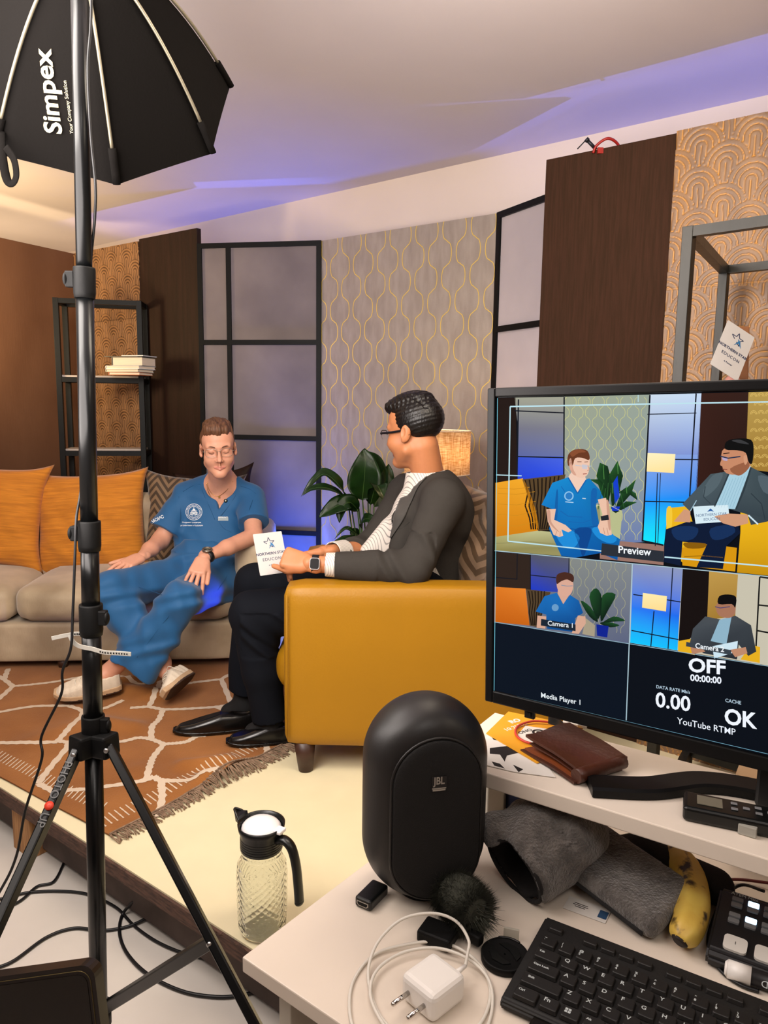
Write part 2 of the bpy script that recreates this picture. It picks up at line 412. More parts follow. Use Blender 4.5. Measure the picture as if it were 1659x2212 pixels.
b = BM(); q = [p+Vector((0, 0, PT-.045)) for p in (pa-En*.008, pb-En*.008, pb+En*.02, pa+En*.02)]; prism(b, q, (0, 0, .04))
for _ in range(150):                                              # torn splinters of the board edge
    p = pa+(pb-pa)*random.random()-En*.01+Vector((0, 0, PT-.006)); bar(b, p, p+Vector((random.uniform(-.01, .01), -.004, random.uniform(.002, .012))), .0012)
obj('edge_board', b, m_edge, plat, True)
b = BM(); prism(b, [p+Vector((0, 0, .02)) for p in (pa+En*.05, pb+En*.05, pb+En*.09, pa+En*.09)], (0, 0, PT-.07)); obj('joist', b, m_board, plat, True)
for s in (-.5, .1, 1.9):
    p = E0+Ed*s+En*.02; b = BM(); M = frame_m(p, Ed, En); box(b, (0, .045, .078), (.11, .11, .156), M, bev=.003); obj('support_block', b, m_wood, plat, True)
# ---------------------------------------------------------------- set panels
def arches(X, Y_, s=.1, h=.083, nr=4, sharp=4.6):
    """overlapping stilted arches in staggered rows; returns relief 0..1 for points (panel coords)"""
    R = s*.44; H = np.zeros_like(X); done = np.zeros(X.shape, bool)
    j0 = np.ceil((Y_-R)/h)
    for k in range(6):
        j = j0+k; cy = j*h; off = np.where(np.mod(j, 2) < .5, 0, .5)*s
        cx = np.round((X-off)/s)*s+off
        dx = X-cx; dy = np.maximum(Y_-cy, 0); d = np.sqrt(dx*dx+dy*dy)
        ins = (d < R) & ~done; t = d/R*nr; fr = np.abs(np.mod(t, 1)-.5)*2          # 0 mid-ridge, 1 groove
        H = np.where(ins, np.clip((1-fr)*sharp, 0, 1), H); done |= ins
    return H
def relief_panel(name, p, q, z0, z1, cA, cB, label, cat, step=.0042, hgt=.004, s=.1, h=.083, th=.03, rough=.55, seam=None, sharp=4.6):
    p = Vector(p); q = Vector(q); L = (q-p).length; d = (q-p)/L; n = Vector((d.y, -d.x, 0))        # n towards the camera
    nu = int(L/step)+1; nv = int((z1-z0)/step)+1; u = np.linspace(0, L, nu); v = np.linspace(z0, z1, nv); Ug, Vg = np.meshgrid(u, v, indexing='ij')
    wob_ = .002*np.sin(Vg*23+Ug*9)
    H = arches(Ug+wob_, Vg, s, h, 4, sharp)
    if seam:
        for sv in seam: H = np.where(np.abs(Vg-sv) < .0022, H*.6, H)
    grain = rng.random((nu, nv))*.25+.25*np.sin(Vg*7+Ug*60)
    hh = H*hgt; P = np.stack([p.x+d.x*Ug+n.x*hh, p.y+d.y*Ug+n.y*hh, Vg], -1).reshape(-1, 3)
    f = np.clip(H+grain*.3-.12, 0, 1)[..., None]; c = np.array(lin(cB))*(1-f)+np.array(lin(cA))*f
    cols = np.concatenate([c, np.ones_like(f)], -1).reshape(-1, 4)
    Q = grid(nu, nv)
    me = npmesh(name, P, Q, cols)
    r = thing(name, label, cat, (p.x, p.y, z0)); obj('relief_face', me, mat_attr(name+'_face', rough, .4), r, True)
    b = BM(); prism(b, [Vector((a.x, a.y, z0)) for a in (p-n*.001, q-n*.001, q-n*th, p-n*th)], (0, 0, z1-z0)); obj('backing_board', b, m_edge, r, True)
    return r
def flat_panel(name, p, q, z0, z1, th, m, label, cat='panel'):
    p = Vector((*p[:2], 0)); q = Vector((*q[:2], 0)); d = (q-p).normalized(); n = Vector((d.y, -d.x, 0)); b = BM()
    M = frame_m(p+Vector((0, 0, z0)), d, n); L = (q-p).length
    box(b, (L/2, -th/2, (z1-z0)/2), (L, th, z1-z0), Matrix(((d.x, n.x, 0, p.x), (d.y, n.y, 0, p.y), (0, 0, 1, z0), (0, 0, 0, 1))), bev=.002)
    return tag(obj(name, b, m), label, cat)
m_brownL = mat('brown_painted_ply', '#694a37', .75, spec=.15, col2='#604230', vscale=2, stretch=(2, 2, .8), var=.03, bump=.2, bscale=25, bstretch=(6, 6, .5))
m_dark = mat('dark_brown_ply', '#291710', .6, spec=.25, col2='#20120a', vscale=5, stretch=(8, 8, .5), bump=.3, bscale=60, bstretch=(6, 6, .4))
m_brownR = mat('dark_brown_linen', '#38241a', .85, spec=.1, col2='#302016', vscale=9, stretch=(14, 14, .8), var=.05, bump=.5, bscale=90, bstretch=(5, 5, .6))
ZL = 2.39
k = (ZL-1.45)/.92
cL = Vector((-1.979*k, 4.857*k, 0)); aL = Vector((-1.44*k, 4.463*k, 0)); dL = Vector((-1.03*k, 4.164*k, 0)); eL = Vector((-2.22*k, 4.416*k, 0))
flat_panel('plywood_panel', cL+(eL-cL)*3.6, cL, PT, ZL, .02, m_brownL, 'plain mid-brown painted panel behind the orange cushions at far left')
relief_panel('arch_panel', cL, aL, PT, ZL, '#946b47', '#2c190b', 'brown carved arch-pattern panel behind the thin shelf rack with books', 'panel', step=.0034, hgt=.006, sharp=1.7, rough=.7, s=.160, h=.074, seam=[1.95, 1.07])
flat_panel('plywood_panel', aL, dL, PT, ZL+.012, .03, m_dark, 'narrow dark brown panel between the left arch-pattern panel and the black-framed grey one')
ZR = 2.37
bR = Vector((.59, 2.94, 0)); cR = Vector((.968, 2.649, 0)); rd = (Vector((1.184, 2.473, 0))-cR).normalized()
flat_panel('plywood_panel', bR, cR, PT, ZR, .03, m_brownR, 'wide dark brown linen-textured panel with red clamp on top')
relief_panel('arch_panel', cR, cR+rd*.85, PT, ZR+.005, '#6f5642', '#bd832c', 'brown arch-pattern panel with golden grooves behind the right-hand metal rack', 'panel', step=.0032, hgt=.005, s=.164, h=.066, rough=.42, seam=[1.86, 1.1])
# wallpaper panel with ogee gold lines
m_paper = mat('grey_wallpaper', '#9a8f86', .65, col2='#8d827a', vscale=11, stretch=(2.5, 2.5, .7), var=.05, bump=.3, bscale=60, bstretch=(1, 1, 8))
m_gold = mat('gold_line', '#dcbd62', .4, metal=.25)
gL = Vector((-.347*1.0118, 4.05*1.0118, 0)); gR = Vector((.491*1.0118, 3.437*1.0118, 0)); ZF = 2.31
gd = (gR-gL).normalized(); gn = Vector((gd.y, -gd.x, 0)); GLn = (gR-gL).length
b = BM(); box(b, (GLn/2, -.012, (ZF-PT)/2), (GLn, .024, ZF-PT), Matrix(((gd.x, gn.x, 0, gL.x), (gd.y, gn.y, 0, gL.y), (0, 0, 1, PT), (0, 0, 0, 1))))
per, sp = .222, .077
def ogee(t):                                                      # one period of a line, t in periods
    t = t % 1; s = 1
    if t > .5: t -= .5; s = -1
    y = math.sin(PI*t*2) if t < .5 else 0
    a = abs(t*2-.5)*2                                             # 0 mid bulge, 1 pinch
    return s*(math.sqrt(max(0, 1-(a*1.02)**2.2)) if a < .86 else .36*(1-a)/.14)
nl = int(GLn/sp)
for i in range(nl+1):
    x0 = .012+i*sp; pts = []
    N_ = int((ZF-PT)/.006)
    for j in range(N_+1):
        z = PT+(ZF-PT)*j/N_; x = x0+(.0255 if i % 2 else -.0255)*ogee(z/per)
        pts.append((min(max(x, .003), GLn-.003), z))
    w = .0021; prev = None
    for (a, c) in zip(pts, pts[1:]):
        dx, dz = c[0]-a[0], c[1]-a[1]; l = math.hypot(dx, dz) or 1; nx, nz = dz/l*w, -dx/l*w
        q = []
        for (x, z) in ((a[0]-nx, a[1]-nz), (a[0]+nx, a[1]+nz), (c[0]+nx, c[1]+nz), (c[0]-nx, c[1]-nz)):
            q.append(b.verts.new(gL+gd*x+gn*.0012+Vector((0, 0, z))))
        b.faces.new(q).material_index = 1
tag(obj('wallpaper_panel', b, [m_paper, m_gold]), 'grey wallpapered panel with thin golden wavy ogee lines behind the plant', 'panel')
# black-framed panels
m_blackst = mat('black_steel', '#070808', .5, spec=.22, bump=.3, bscale=40)
m_pane = mat('grey_canvas_pane', '#79706f', .65, spec=.2, col2='#655d5f', vscale=2.2, var=.08, bump=.05)
m_paneR = mat('pale_canvas_pane', '#b7aeb2', .6, col2='#a79fa4', vscale=2, var=.04)
def frame_panel(p, q, z0, z1, vx, zs, mp, label, bw=.026):
    p = Vector((*p[:2], 0)); q = Vector((*q[:2], 0)); L = (q-p).length; d = (q-p)/L; n = Vector((d.y, -d.x, 0))
    r = thing('framed_panel', label, 'panel', (p.x, p.y, z0))
    b = BM(); X = [bw/2]+vx+[L-bw/2]
    for x in X: bar(b, p+d*x+Vector((0, 0, z0)), p+d*x+Vector((0, 0, z1)), bw, bw, up=n)
    for z in zs: bar(b, p+d*bw*.5+n*.0006+Vector((0, 0, z)), p+d*(L-bw*.5)+n*.0006+Vector((0, 0, z)), bw, bw)
    obj('steel_frame', b, m_blackst, r, True)
    zz = sorted(zs)
    for za, zb in zip(zz, zz[1:]):
        for xa, xb in zip(X, X[1:]):
            if xb-xa < .06: continue
            b = BM(); c = p+d*((xa+xb)/2)+Vector((0, 0, (za+zb)/2))
            box(b, (0, 0, 0), (xb-xa-bw*.6, .004, zb-za-bw*.6), Matrix(((d.x, n.x, 0, c.x), (d.y, n.y, 0, c.y), (0, 0, 1, c.z), (0, 0, 0, 1))))
            obj('pane', b, mp, r, True)
    return r
f0 = Vector((-1.029*1.0118, 4.173*1.0118, 0)); f1 = gL
zb = [W(600, y, 4.12).z for y in (739, 946, 1150)]
frame_panel(f0, f1, PT, ZF, [(W(497, 740, 4.19).xy-f0.xy).length], [ZF-.013]+zb+[zb[2]-.5, PT+.013], m_pane, 'tall black-framed grey panel with blue glow at its foot, left of the wallpaper panel')
fd = (Vector((.639, 3.152, 0))-Vector((.491, 3.437, 0))).normalized()
frame_panel(gR, gR+fd*.6, PT, ZF, [], [ZF-.013, W(1072, 712, 3.46).z, W(1072, 712, 3.46).z-.5, W(1072, 712, 3.46).z-1.0, PT+.013], m_paneR, 'tall black-framed pale panel between the wallpaper panel and the dark brown linen panel')
# clamp on top of the right brown panel
m_red = mat('red_enamel', '#8d1a14', .35, spec=.5); m_steel = mat('dark_steel', '#2a2a30', .4, metal=.7)
bd = (cR-bR).normalized(); bn = Vector((bd.y, -bd.x, 0)); cp = G(1300, 321, ZR)
cp = Vector((*cp.xy, ZR)); cl = thing('g_clamp', 'small red screw clamp gripping the top of the dark brown linen panel', 'clamp', cp)
b = BM(); pts = [cp+bd*x+Vector((0, 0, z))+bn*y for x, z, y in ((-.028, -.012, .008), (-.02, .006, .01), (.0, .022, .008), (.022, .03, .0), (.04, .022, -.02), (.05, .004, -.04), (.05, -.02, -.045))]
tube(b, spl(pts, 5), .0062, 8, flat=.8); obj('clamp_body', b, m_red, cl, True)
b = BM(); s0 = cp+bd*(-.045)+Vector((0, 0, .03))+bn*.03; s1 = cp+bd*(-.02)+Vector((0, 0, .0))+bn*.003; cyl(b, s0, s1, .006, n=12); cyl(b, s0+(s1-s0)*-.1, s0+(s1-s0)*.12, .0085, n=12)
obj('clamp_screw', b, m_steel, cl, True)
b = BM(); cyl(b, s0+Vector((-.03, .01, -.028)), s0+Vector((.003, -.002, .006)), .0022, n=8); obj('handle', b, m_steel, cl, True)
b = BM(); box(b, tuple(cp+bd*-.003+bn*.006+Vector((0, 0, -.008))), (.02, .01, .02)); obj('jaw', b, m_red, cl, True)
# ================================================================ FURNITURE ON THE STAGE
m_velvet = mat('beige_velvet', '#bfac8f', .5, col2='#8d7a60', vscale=3.2, stretch=(1, 1, 1), var=.10, bump=.5, bscale=120, bstretch=(4, 4, .4), sheen=.35)
m_orange = mat('orange_chenille', '#cb7f1f', .85, col2='#b36c17', vscale=30, stretch=(.25, .25, 3), var=.08, bump=.9, bscale=70, bstretch=(.35, .35, 4), sheen=.2)
def chevron(kx, kz, amp, rotated=False):
    def f(x, y, z):
        a, c = (z, x) if rotated else (x, z)
        return ((c + ((a*kx).fract()-.5).abs()*amp)*kz).fract().lt(.5)
    return f
m_chev = mat('herringbone_velvet', '#7d6347', .7, col2='#40301f', fac=chevron(8, 22, .16), bump=.3, bscale=150, sheen=.2)
m_chev2 = mat('brown_herringbone_satin', '#6d5743', .38, col2='#43311f', fac=chevron(6, 20, .13), bump=.5, bscale=30, var=.2, vscale=6, sheen=.2)
m_satin = mat('brown_satin', '#6f5236', .35, bump=.9, bscale=18, bstretch=(1, 1, 3), sheen=.2)
m_feet = mat('dark_wood_foot', '#3a231a', .4, var=.1, vscale=10, bump=.1)
def rounded(name, c, s, bev, m, parent, M=None, seg=5, puff=0, smooth=40, mi=0):
    b = BM(); box(b, (0, 0, 0), s, bev=0)
    bmesh.ops.subdivide_edges(b, edges=b.edges[:], cuts=14, use_grid_fill=True)
    hx, hy, hz = (v/2 for v in s); r = bev
    for v in b.verts:
        co = v.co; inner = Vector((max(-hx+r, min(hx-r, co.x)), max(-hy+r, min(hy-r, co.y)), max(-hz+r, min(hz-r, co.z))))
        d = co-inner
        if d.length > 1e-6: co = inner+d.normalized()*r
        if puff:
            px, py, pz = 1-(co.x/hx)**2, 1-(co.y/hy)**2, 1-(co.z/hz)**2
            co = co+Vector((math.copysign(puff*.6*py*pz*abs(co.x/hx)**3, co.x), math.copysign(puff*px*pz*abs(co.y/hy)**3, co.y), math.copysign(puff*px*py*abs(co.z/hz)**3, co.z)))
        v.co = co+Vector(c)
    if M is not None: bmesh.ops.transform(b, matrix=M, verts=b.verts[:])
    return obj(name, b, m, parent, smooth=True)
# sofa (local: x right, y back, z up)
F0 = G(503, 1425, .25); F0.z = PT
sofa = thing('velvet_sofa', 'beige velvet sofa on which the man in blue scrubs sits', 'sofa', F0, math.radians(4.5))
rounded('base', (-.79, .36, .135), (1.58, .68, .19), .02, m_velvet, sofa)
rounded('seat_cushion', (-.50, .345, .318), (.98, .69, .17), .06, m_velvet, sofa, puff=.022)
rounded('seat_cushion', (-1.285, .345, .318), (.56, .69, .17), .06, m_velvet, sofa, puff=.022)
rounded('backrest', (-.79, .62, .44), (1.58, .16, .66), .07, m_velvet, sofa)
rounded('arm', (.085, .365, .335), (.155, .71, .59), .06, m_velvet, sofa)
rounded('arm', (-1.66, .365, .335), (.155, .71, .59), .06, m_velvet, sofa)
for x, y in ((.08, .06), (.08, .66), (-1.62, .06), (-1.62, .66), (-.8, .06)):
    b = BM(); cyl(b, (x, y, 0), (x, y, .05), .02, .026, n=16); obj('foot', b, m_feet, sofa)
def pillow(name, w, h, t, m, label, M, n=34, ear=.16, wr=.004, seed=0, grp=None, cat='cushion', zrot=0):
    """square stuffed cushion: local x across, z up, y thickness"""
    r2 = np.random.default_rng(seed); ph = r2.random(6)*6
    u = np.linspace(-1, 1, n); Ug, Vg = np.meshgrid(u, u, indexing='ij')
    f = ((1-np.abs(Ug)**3.2)*(1-np.abs(Vg)**3.2))**.55
    rr = 1-.07*(1-Vg**2)*np.abs(Ug)**2; rz = 1-.07*(1-Ug**2)*np.abs(Vg)**2
    c4 = (np.abs(Ug)*np.abs(Vg))**5*ear*.35
    X = Ug*w/2*rr*(1+c4); Z = Vg*h/2*rz*(1+c4)
    wrn = wr*(np.sin(Ug*9+Vg*4+ph[0])+np.sin(Vg*11-Ug*5+ph[1])+.6*np.sin(Ug*17+Vg*13+ph[2]))*np.sqrt(f)
    V = np.concatenate([np.stack([X, -t/2*f-wrn, Z], -1).reshape(-1, 3), np.stack([X, t/2*f, Z], -1).reshape(-1, 3)])
    Q = grid(n, n); Q = np.concatenate([Q, (Q+n*n)[:, ::-1]])
    b = BM(); me = npmesh('t', V, Q); b.from_mesh(me); bpy.data.meshes.remove(me)
    bmesh.ops.remove_doubles(b, verts=b.verts[:], dist=.0006)
    o = obj(name, b, m, smooth=True); o.matrix_world = M; o.matrix_basis = M
    return tag(o, label, cat, grp)
def pm(px, py, Y, rz=0, lean=0, roll=0):
    c = W(px, py, Y); return Matrix.Translation(c) @ Matrix.Rotation(math.radians(rz), 4, 'Z') @ Matrix.Rotation(math.radians(lean), 4, 'X') @ Matrix.Rotation(math.radians(roll), 4, 'Y')
pillow('cushion', .53, .52, .17, m_orange, 'orange chenille cushion at the far left end of the sofa, cut by the picture edge', pm(-22, 1115, 3.73, 6, -12, 4), seed=1, ear=.3)
pillow('cushion', .57, .52, .17, m_orange, 'orange chenille cushion behind the tripod pole, beside the herringbone cushion', pm(197, 1128, 3.82, 4, -10, -3), seed=2, ear=.2)
pillow('cushion', .50, .50, .15, m_chev, 'brown herringbone cushion behind the shoulder of the man in blue scrubs', pm(415, 1128, 3.90, 4, -10, 3), seed=3, ear=.3)
pillow('cushion', .40, .34, .12, m_dark, 'dark cushion whose corner shows beside the neck of the man in scrubs', pm(470, 1085, 4.02, 0, -6, -8), seed=4, ear=.4)
# thin metal shelf racks
m_shelfw = mat('grey_shelf_board', '#a59a94', .5)
def rack(label, P, z0, z1, bw, shelves, m=m_blackst, horiz=None, mb=m_shelfw):
    """P: four corners FL FR BR BL (world xy)"""
    r = thing('shelf_rack', label, 'shelf', (P[0].x, P[0].y, z0)); P = [Vector((p.x, p.y, 0)) for p in P]
    for p in P: b = BM(); bar(b, p+Vector((0, 0, z0)), p+Vector((0, 0, z1)), bw, bw, up=P[1]-P[0], bev=.0015); obj('post', b, m, r, True)
    for z in [z1-bw/2]+[s-bw*.5 for s in shelves]+[z0+.08]:
        b = BM()
        for i in range(4):
            a, c = P[i], P[(i+1) % 4]; d = (c-a).normalized()*bw*.5; bar(b, a+d+Vector((0, 0, z)), c-d+Vector((0, 0, z)), bw*.92, bw*.92)
        obj('rail_frame', b, m, r, True)
    for z in shelves:
        c = sum(P, Vector())/4; b = BM(); prism(b, [p+(c-p).normalized()*.006+Vector((0, 0, z+.0005)) for p in P], (0, 0, .01)); obj('shelf_board', b, mb, r, True)
    return r
zt = 2.02; fl, fr = G(120, 643, zt), G(300, 650, zt); bk = Vector((-.02, .165, 0))
zs1 = [W(200, 813, 4.13).z, W(200, 978, 4.13).z, .95-.27]
rack('tall black metal shelf rack at left, behind the sofa, holding a small pile of books', [fl, fr, fr+bk, fl+bk], PT, zt, .03, zs1)
m_rack2 = mat('worn_black_metal', '#1c1a15', .4, metal=.3, bump=.5, bscale=30, bstretch=(1, 1, .3), var=.25, vscale=6)
zt = 1.90; r0_ = G(1490, 490, zt); r1_ = G(1659, 465, zt); rdir = (r1_-r0_).normalized(); rb_ = G(1566, 574, zt)
ZS2 = 1.495
rack('black metal shelf rack at right holding a white name card', [r0_, r0_+rdir*.62, rb_+rdir*.60, rb_], PT, zt, .027, [ZS2, 1.05, .6], m_rack2)
# books on the left rack
zsb = zs1[0]+.0106
def book(name, x, y, z, w, d, h, rot, cover, label, pages='#d9c9b4', g='books piled on the left shelf rack'):
    r = thing(name, label, 'book', (x, y, z), rot, g)
    b = BM(); box(b, (0, 0, .0012), (w, d, .0024)); box(b, (0, 0, h-.0012), (w, d, .0024)); box(b, (-w/2+.0015, 0, h/2), (.003, d, h)); obj('cover', b, mat('cover', cover, .4), r)
    b = BM(); box(b, (.001, 0, h/2), (w-.008, d-.008, h-.0048)); obj('pages', b, mat('pages', pages, .8, var=.1, vscale=60, stretch=(.1, .1, 8)), r)
    return r
bx0 = W(283, 812, 4.22)
zc = zsb
for (dx, dy, w, d, h, ro, cv, lb) in ((.0, 0, .19, .15, .016, .1, '#b0603a', 'orange-brown thin book at the bottom of the pile on the left rack'),
        (-.005, .0, .21, .15, .016, .0, '#9a9f94', 'grey-green book second from the bottom of the left rack pile'),
        (.0, 0, .22, .15, .018, -.02, '#c9ccd2', 'white-spined paperback in the middle of the left rack pile'),
        (.02, 0, .19, .14, .046, .05, '#6c6a62', 'thick grey-covered book near the top of the left rack pile'),
        (-.02, 0, .20, .13, .005, .12, '#3a2f2a', 'dark thin booklet on the thick grey book, left rack'),
        (.05, 0, .14, .13, .005, .0, '#c8c8cc', 'pale thin booklet on top of the left rack book pile')):
    book('book', bx0.x+dx, bx0.y+dy, zc, w, d, h, ro-.3, cv, lb); zc += h+.0004
# name card on the right rack
m_card = mat('white_card', '#bdbab8', .6, spec=.2)
m_ink = mat('dark_blue_ink', '#1d2b4d', .5); m_ink2 = mat('blue_ink', '#2b6a9c', .5)
def star(parent, M, s, world=True):
    """five-pointed outline star with a running-figure slash, two blues"""
    pts = []
    for k in range(10):
        a = PI/2+k*PI/5; rr = s*(1 if k % 2 == 0 else .42); pts.append(Vector((rr*math.cos(a), rr*math.sin(a), 0)))
    b = BM(); w = s*.11
    for k in range(10):
        if k in (3, 4): continue
        p, q = pts[k], pts[(k+1) % 10]; bar(b, p, q, w, .0003, up=(0, 0, 1))
    bmesh.ops.transform(b, matrix=M, verts=b.verts[:]); obj('star_outline', b, m_ink, parent, world)
    b = BM(); prism(b, [Vector((x*s, y*s, 0)) for x, y in ((-.2, -1.05), (.25, -.2), (.1, .15), (.55, -.1), (.95, -1.0), (.4, -.45), (.15, -.7))], (0, 0, .0004))
    bmesh.ops.transform(b, matrix=M, verts=b.verts[:]); obj('star_swoosh', b, m_ink2, parent, world)
def name_card(label, M, w=.15, h=.21, cat='card'):
    r = thing('name_card', label, cat, M.translation)
    b = BM(); q = [Vector((x, y, -.0012)) for x, y in rrect(w, h, .003)]; prism(b, q, (0, 0, .0012)); bmesh.ops.transform(b, matrix=M, verts=b.verts[:]); obj('card_sheet', b, m_card, r, True)
    T = lambda x, y: M @ Matrix.Translation((x, y, .0003))
    star(r, T(0, h*.25), h*.135)
    text('lettering', 'NORTHERN STAR', T(0, -h*.03), w*.128, m_ink, r, align='CENTER', bold=w*.002)
    text('lettering', 'EDUCON', T(0, -h*.17), w*.14, m_ink, r, align='CENTER', space=1.15)
    text('lettering', 'A Partner', T(0, -h*.3), w*.075, m_ink, r, align='CENTER')
    return r
q0 = W(1548, 812, 2.2); q1 = W(1628, 692, 2.3)
c0 = Vector((W(1584, 755, 2.26).x, W(1584, 755, 2.26).y, 0)); ct = W(1584, 752, 2.24)
xd = Vector((.80, -.55, .30)); yd = Vector((.30, .12, .95))
yq = (W(1583, 709, 2.24)-W(1540, 816, 2.17)).normalized(); xq = W(1629, 690, 2.27)-W(1583, 709, 2.24); xq = (xq-yq*xq.dot(yq)).normalized(); zq = xq.cross(yq); ct = W(1583, 757, 2.24)
name_card('white name card with a blue star leaning on the right-hand rack', Matrix(((xq.x, yq.x, zq.x, ct.x), (xq.y, yq.y, zq.y, ct.y), (xq.z, yq.z, zq.z, ct.z), (0, 0, 0, 1))), .10, .163)
m_tan = mat('tan_wood', '#8a5a38', .6, var=.1)
r = thing('wooden_stand', 'brown wooden stand holding up the white name card on the right rack', 'stand', (ct.x+.05, ct.y+.05, ZS2+.011))
b = BM(); box(b, (0, 0, .006), (.09, .06, .012), bev=.002); obj('base', b, m_tan, r)
b = BM(); box(b, (.008, .012, .105), (.05, .014, .19), Matrix.Rotation(-.12, 4, 'X'), bev=.004); obj('back_plate', b, m_tan, r)
b = BM(); sphere(b, (-.03, -.02, .03), (.022, .018, .02)); obj('pink_figure', b, mat('pink', '#c98c80', .5), r)
# ---------------------------------------------------------------- yellow armchair
m_yel = mat('yellow_leather', '#976a0e', .45, spec=.35, var=.03, vscale=3, bump=.25, bscale=140)
m_stitch = mat('brown_stitch', '#8a5f10', .6)
Yn = 2.36; ax0 = W(612, 1400, Yn).x; ZA0 = W(700, 1616, Yn).z; ZA1 = W(800, 1262, Yn+.06).z+.004
chair = thing('yellow_armchair', 'yellow leather armchair with brown tapered legs under the man in the grey jacket', 'armchair', (ax0, Yn, PT))
def ab(name, x0, x1, y0, y1, z0, z1, bev, m=m_yel, puff=0):
    return rounded(name, ((x0+x1)/2-ax0, (y0+y1)/2-Yn, (z0+z1)/2-PT), (x1-x0, y1-y0, z1-z0), bev, m, chair, puff=puff)
ab('arm', ax0, ax0+.95, Yn, Yn+.14, ZA0, ZA1, .032, puff=.004)
ab('arm', ax0, ax0+.95, Yn+.68, Yn+.82, ZA0, ZA1-.01, .032)
ab('seat_base', ax0+.02, ax0+.93, Yn+.13, Yn+.69, ZA0+.01, ZA0+.16, .03)
ab('seat_cushion', ax0-.05, ax0+.78, Yn+.142, Yn+.678, ZA0+.12, ZA0+.30, .075, puff=.02)
ab('backrest', ax0+.76, ax0+.94, Yn+.13, Yn+.69, ZA0+.1, ZA1+.14, .05)
b = BM()
for k in range(64):
    z = .035+k*.0083; box(b, (.0175, -.0006, ZA0-PT+z), (.0012, .0012, .005))
obj('stitching', b, m_stitch, chair)
b = BM(); tube(b, [(.012, -.0004, ZA0-PT+.03), (.012, -.0004, ZA1-PT-.03)], .0016, 6); obj('piping', b, m_yel, chair)
for x, y in ((.065, .045), (.88, .045), (.065, .775), (.88, .775)):
    b = BM(); cyl(b, (x+(.004 if x < .5 else -.004), y, .002), (x, y, ZA0-PT+.01), .025, .038, n=20); obj('leg', b, m_feet, chair)
c = W(1003, 1150, 2.86)
pillow('cushion', .50, .50, .14, m_chev2, 'brown satin herringbone cushion right behind the back of the man in the grey jacket', Matrix.Translation((.315, 2.79, c.z-.055)) @ Matrix.Rotation(math.radians(-62), 4, 'Z') @ Matrix.Rotation(math.radians(-14), 4, 'X') @ Matrix.Rotation(math.radians(5), 4, 'Y'), seed=5, wr=.006, ear=.1)
pillow('cushion', .46, .44, .12, m_satin, 'plain brown satin cushion squeezed behind the herringbone one in the armchair', Matrix.Translation((.40, 2.70, c.z-.05)) @ Matrix.Rotation(math.radians(-72), 4, 'Z') @ Matrix.Rotation(math.radians(-12), 4, 'X'), seed=6, wr=.007)
# ---------------------------------------------------------------- floor lamp
lx, ly = .228, 3.22
lamp = thing('floor_lamp', 'floor lamp with lit round linen shade behind the man in the grey jacket', 'lamp', (lx, ly, PT))
zl1, zl0 = W(985, 931, 3.2).z-PT, W(985, 1024, 3.2).z-PT
m_shade = bpy.data.materials.new('linen_shade'); m_shade.use_nodes = True; nt = m_shade.node_tree; pb_ = nt.nodes['Principled BSDF']
tr = nt.nodes.new('ShaderNodeBsdfTranslucent'); mx = nt.nodes.new('ShaderNodeMixShader'); mx.inputs[0].default_value = .6
tc = nt.nodes.new('ShaderNodeTexCoord'); sock = []
for st in ((1, 1, 9), (7, 7, .5)):
    mp = nt.nodes.new('ShaderNodeMapping'); mp.inputs['Scale'].default_value = st; nz = nt.nodes.new('ShaderNodeTexNoise'); nz.inputs['Scale'].default_value = 38
    nt.links.new(tc.outputs['Object'], mp.inputs[0]); nt.links.new(mp.outputs[0], nz.inputs['Vector']); sock.append(N(nt, nz.outputs[0]))
ff = (sock[0]*sock[1])*4; ff = (ff-.55)._m('ADD', 0., clamp=True)
cr_ = nt.nodes.new('ShaderNodeMix'); cr_.data_type = 'RGBA'; cr_.inputs[6].default_value = (*lin('#c49558'), 1); cr_.inputs[7].default_value = (*lin('#ffeccb'), 1)
nt.links.new(ff.k, cr_.inputs[0]); nt.links.new(cr_.outputs[2], tr.inputs[0]); nt.links.new(cr_.outputs[2], pb_.inputs['Base Color'])
nt.links.new(pb_.outputs[0], mx.inputs[1]); nt.links.new(tr.outputs[0], mx.inputs[2]); nt.links.new(mx.outputs[0], nt.nodes['Material Output'].inputs[0])
RS = .142
b = BM(); lathe(b, [(RS, zl0), (RS, zl1), (RS-.0015, zl1), (RS-.0015, zl0), (RS, zl0)], 64); obj('lamp_shade', b, m_shade, lamp)
b = BM()
for z in (zl0, zl1): tube(b, [(RS*math.cos(a*PI/24), RS*math.sin(a*PI/24), z) for a in range(48)], .0025, 6, closed=True)
obj('shade_rim', b, mat('shade_rim', '#e8d8c0', .6), lamp)
b = BM(); cyl(b, (0, 0, .02), (0, 0, zl1-.03), .007, n=12)
for a in range(3): cyl(b, (0, 0, zl1-.03), (RS*math.cos(a*2.094), RS*math.sin(a*2.094), zl1-.004), .0015, n=6)
obj('pole', b, m_blackst, lamp)
b = BM(); lathe(b, [(0.001, 0), (.11, 0), (.11, .012), (.1, .02), (.008, .024)], 40, capb=True); obj('base', b, m_blackst, lamp)
b = BM(); sphere(b, (0, .0, zl0+.09), (.026, .026, .034)); obj('bulb', b, mat('bulb_glow', '#ffdfb4', .5, emit=85), lamp)
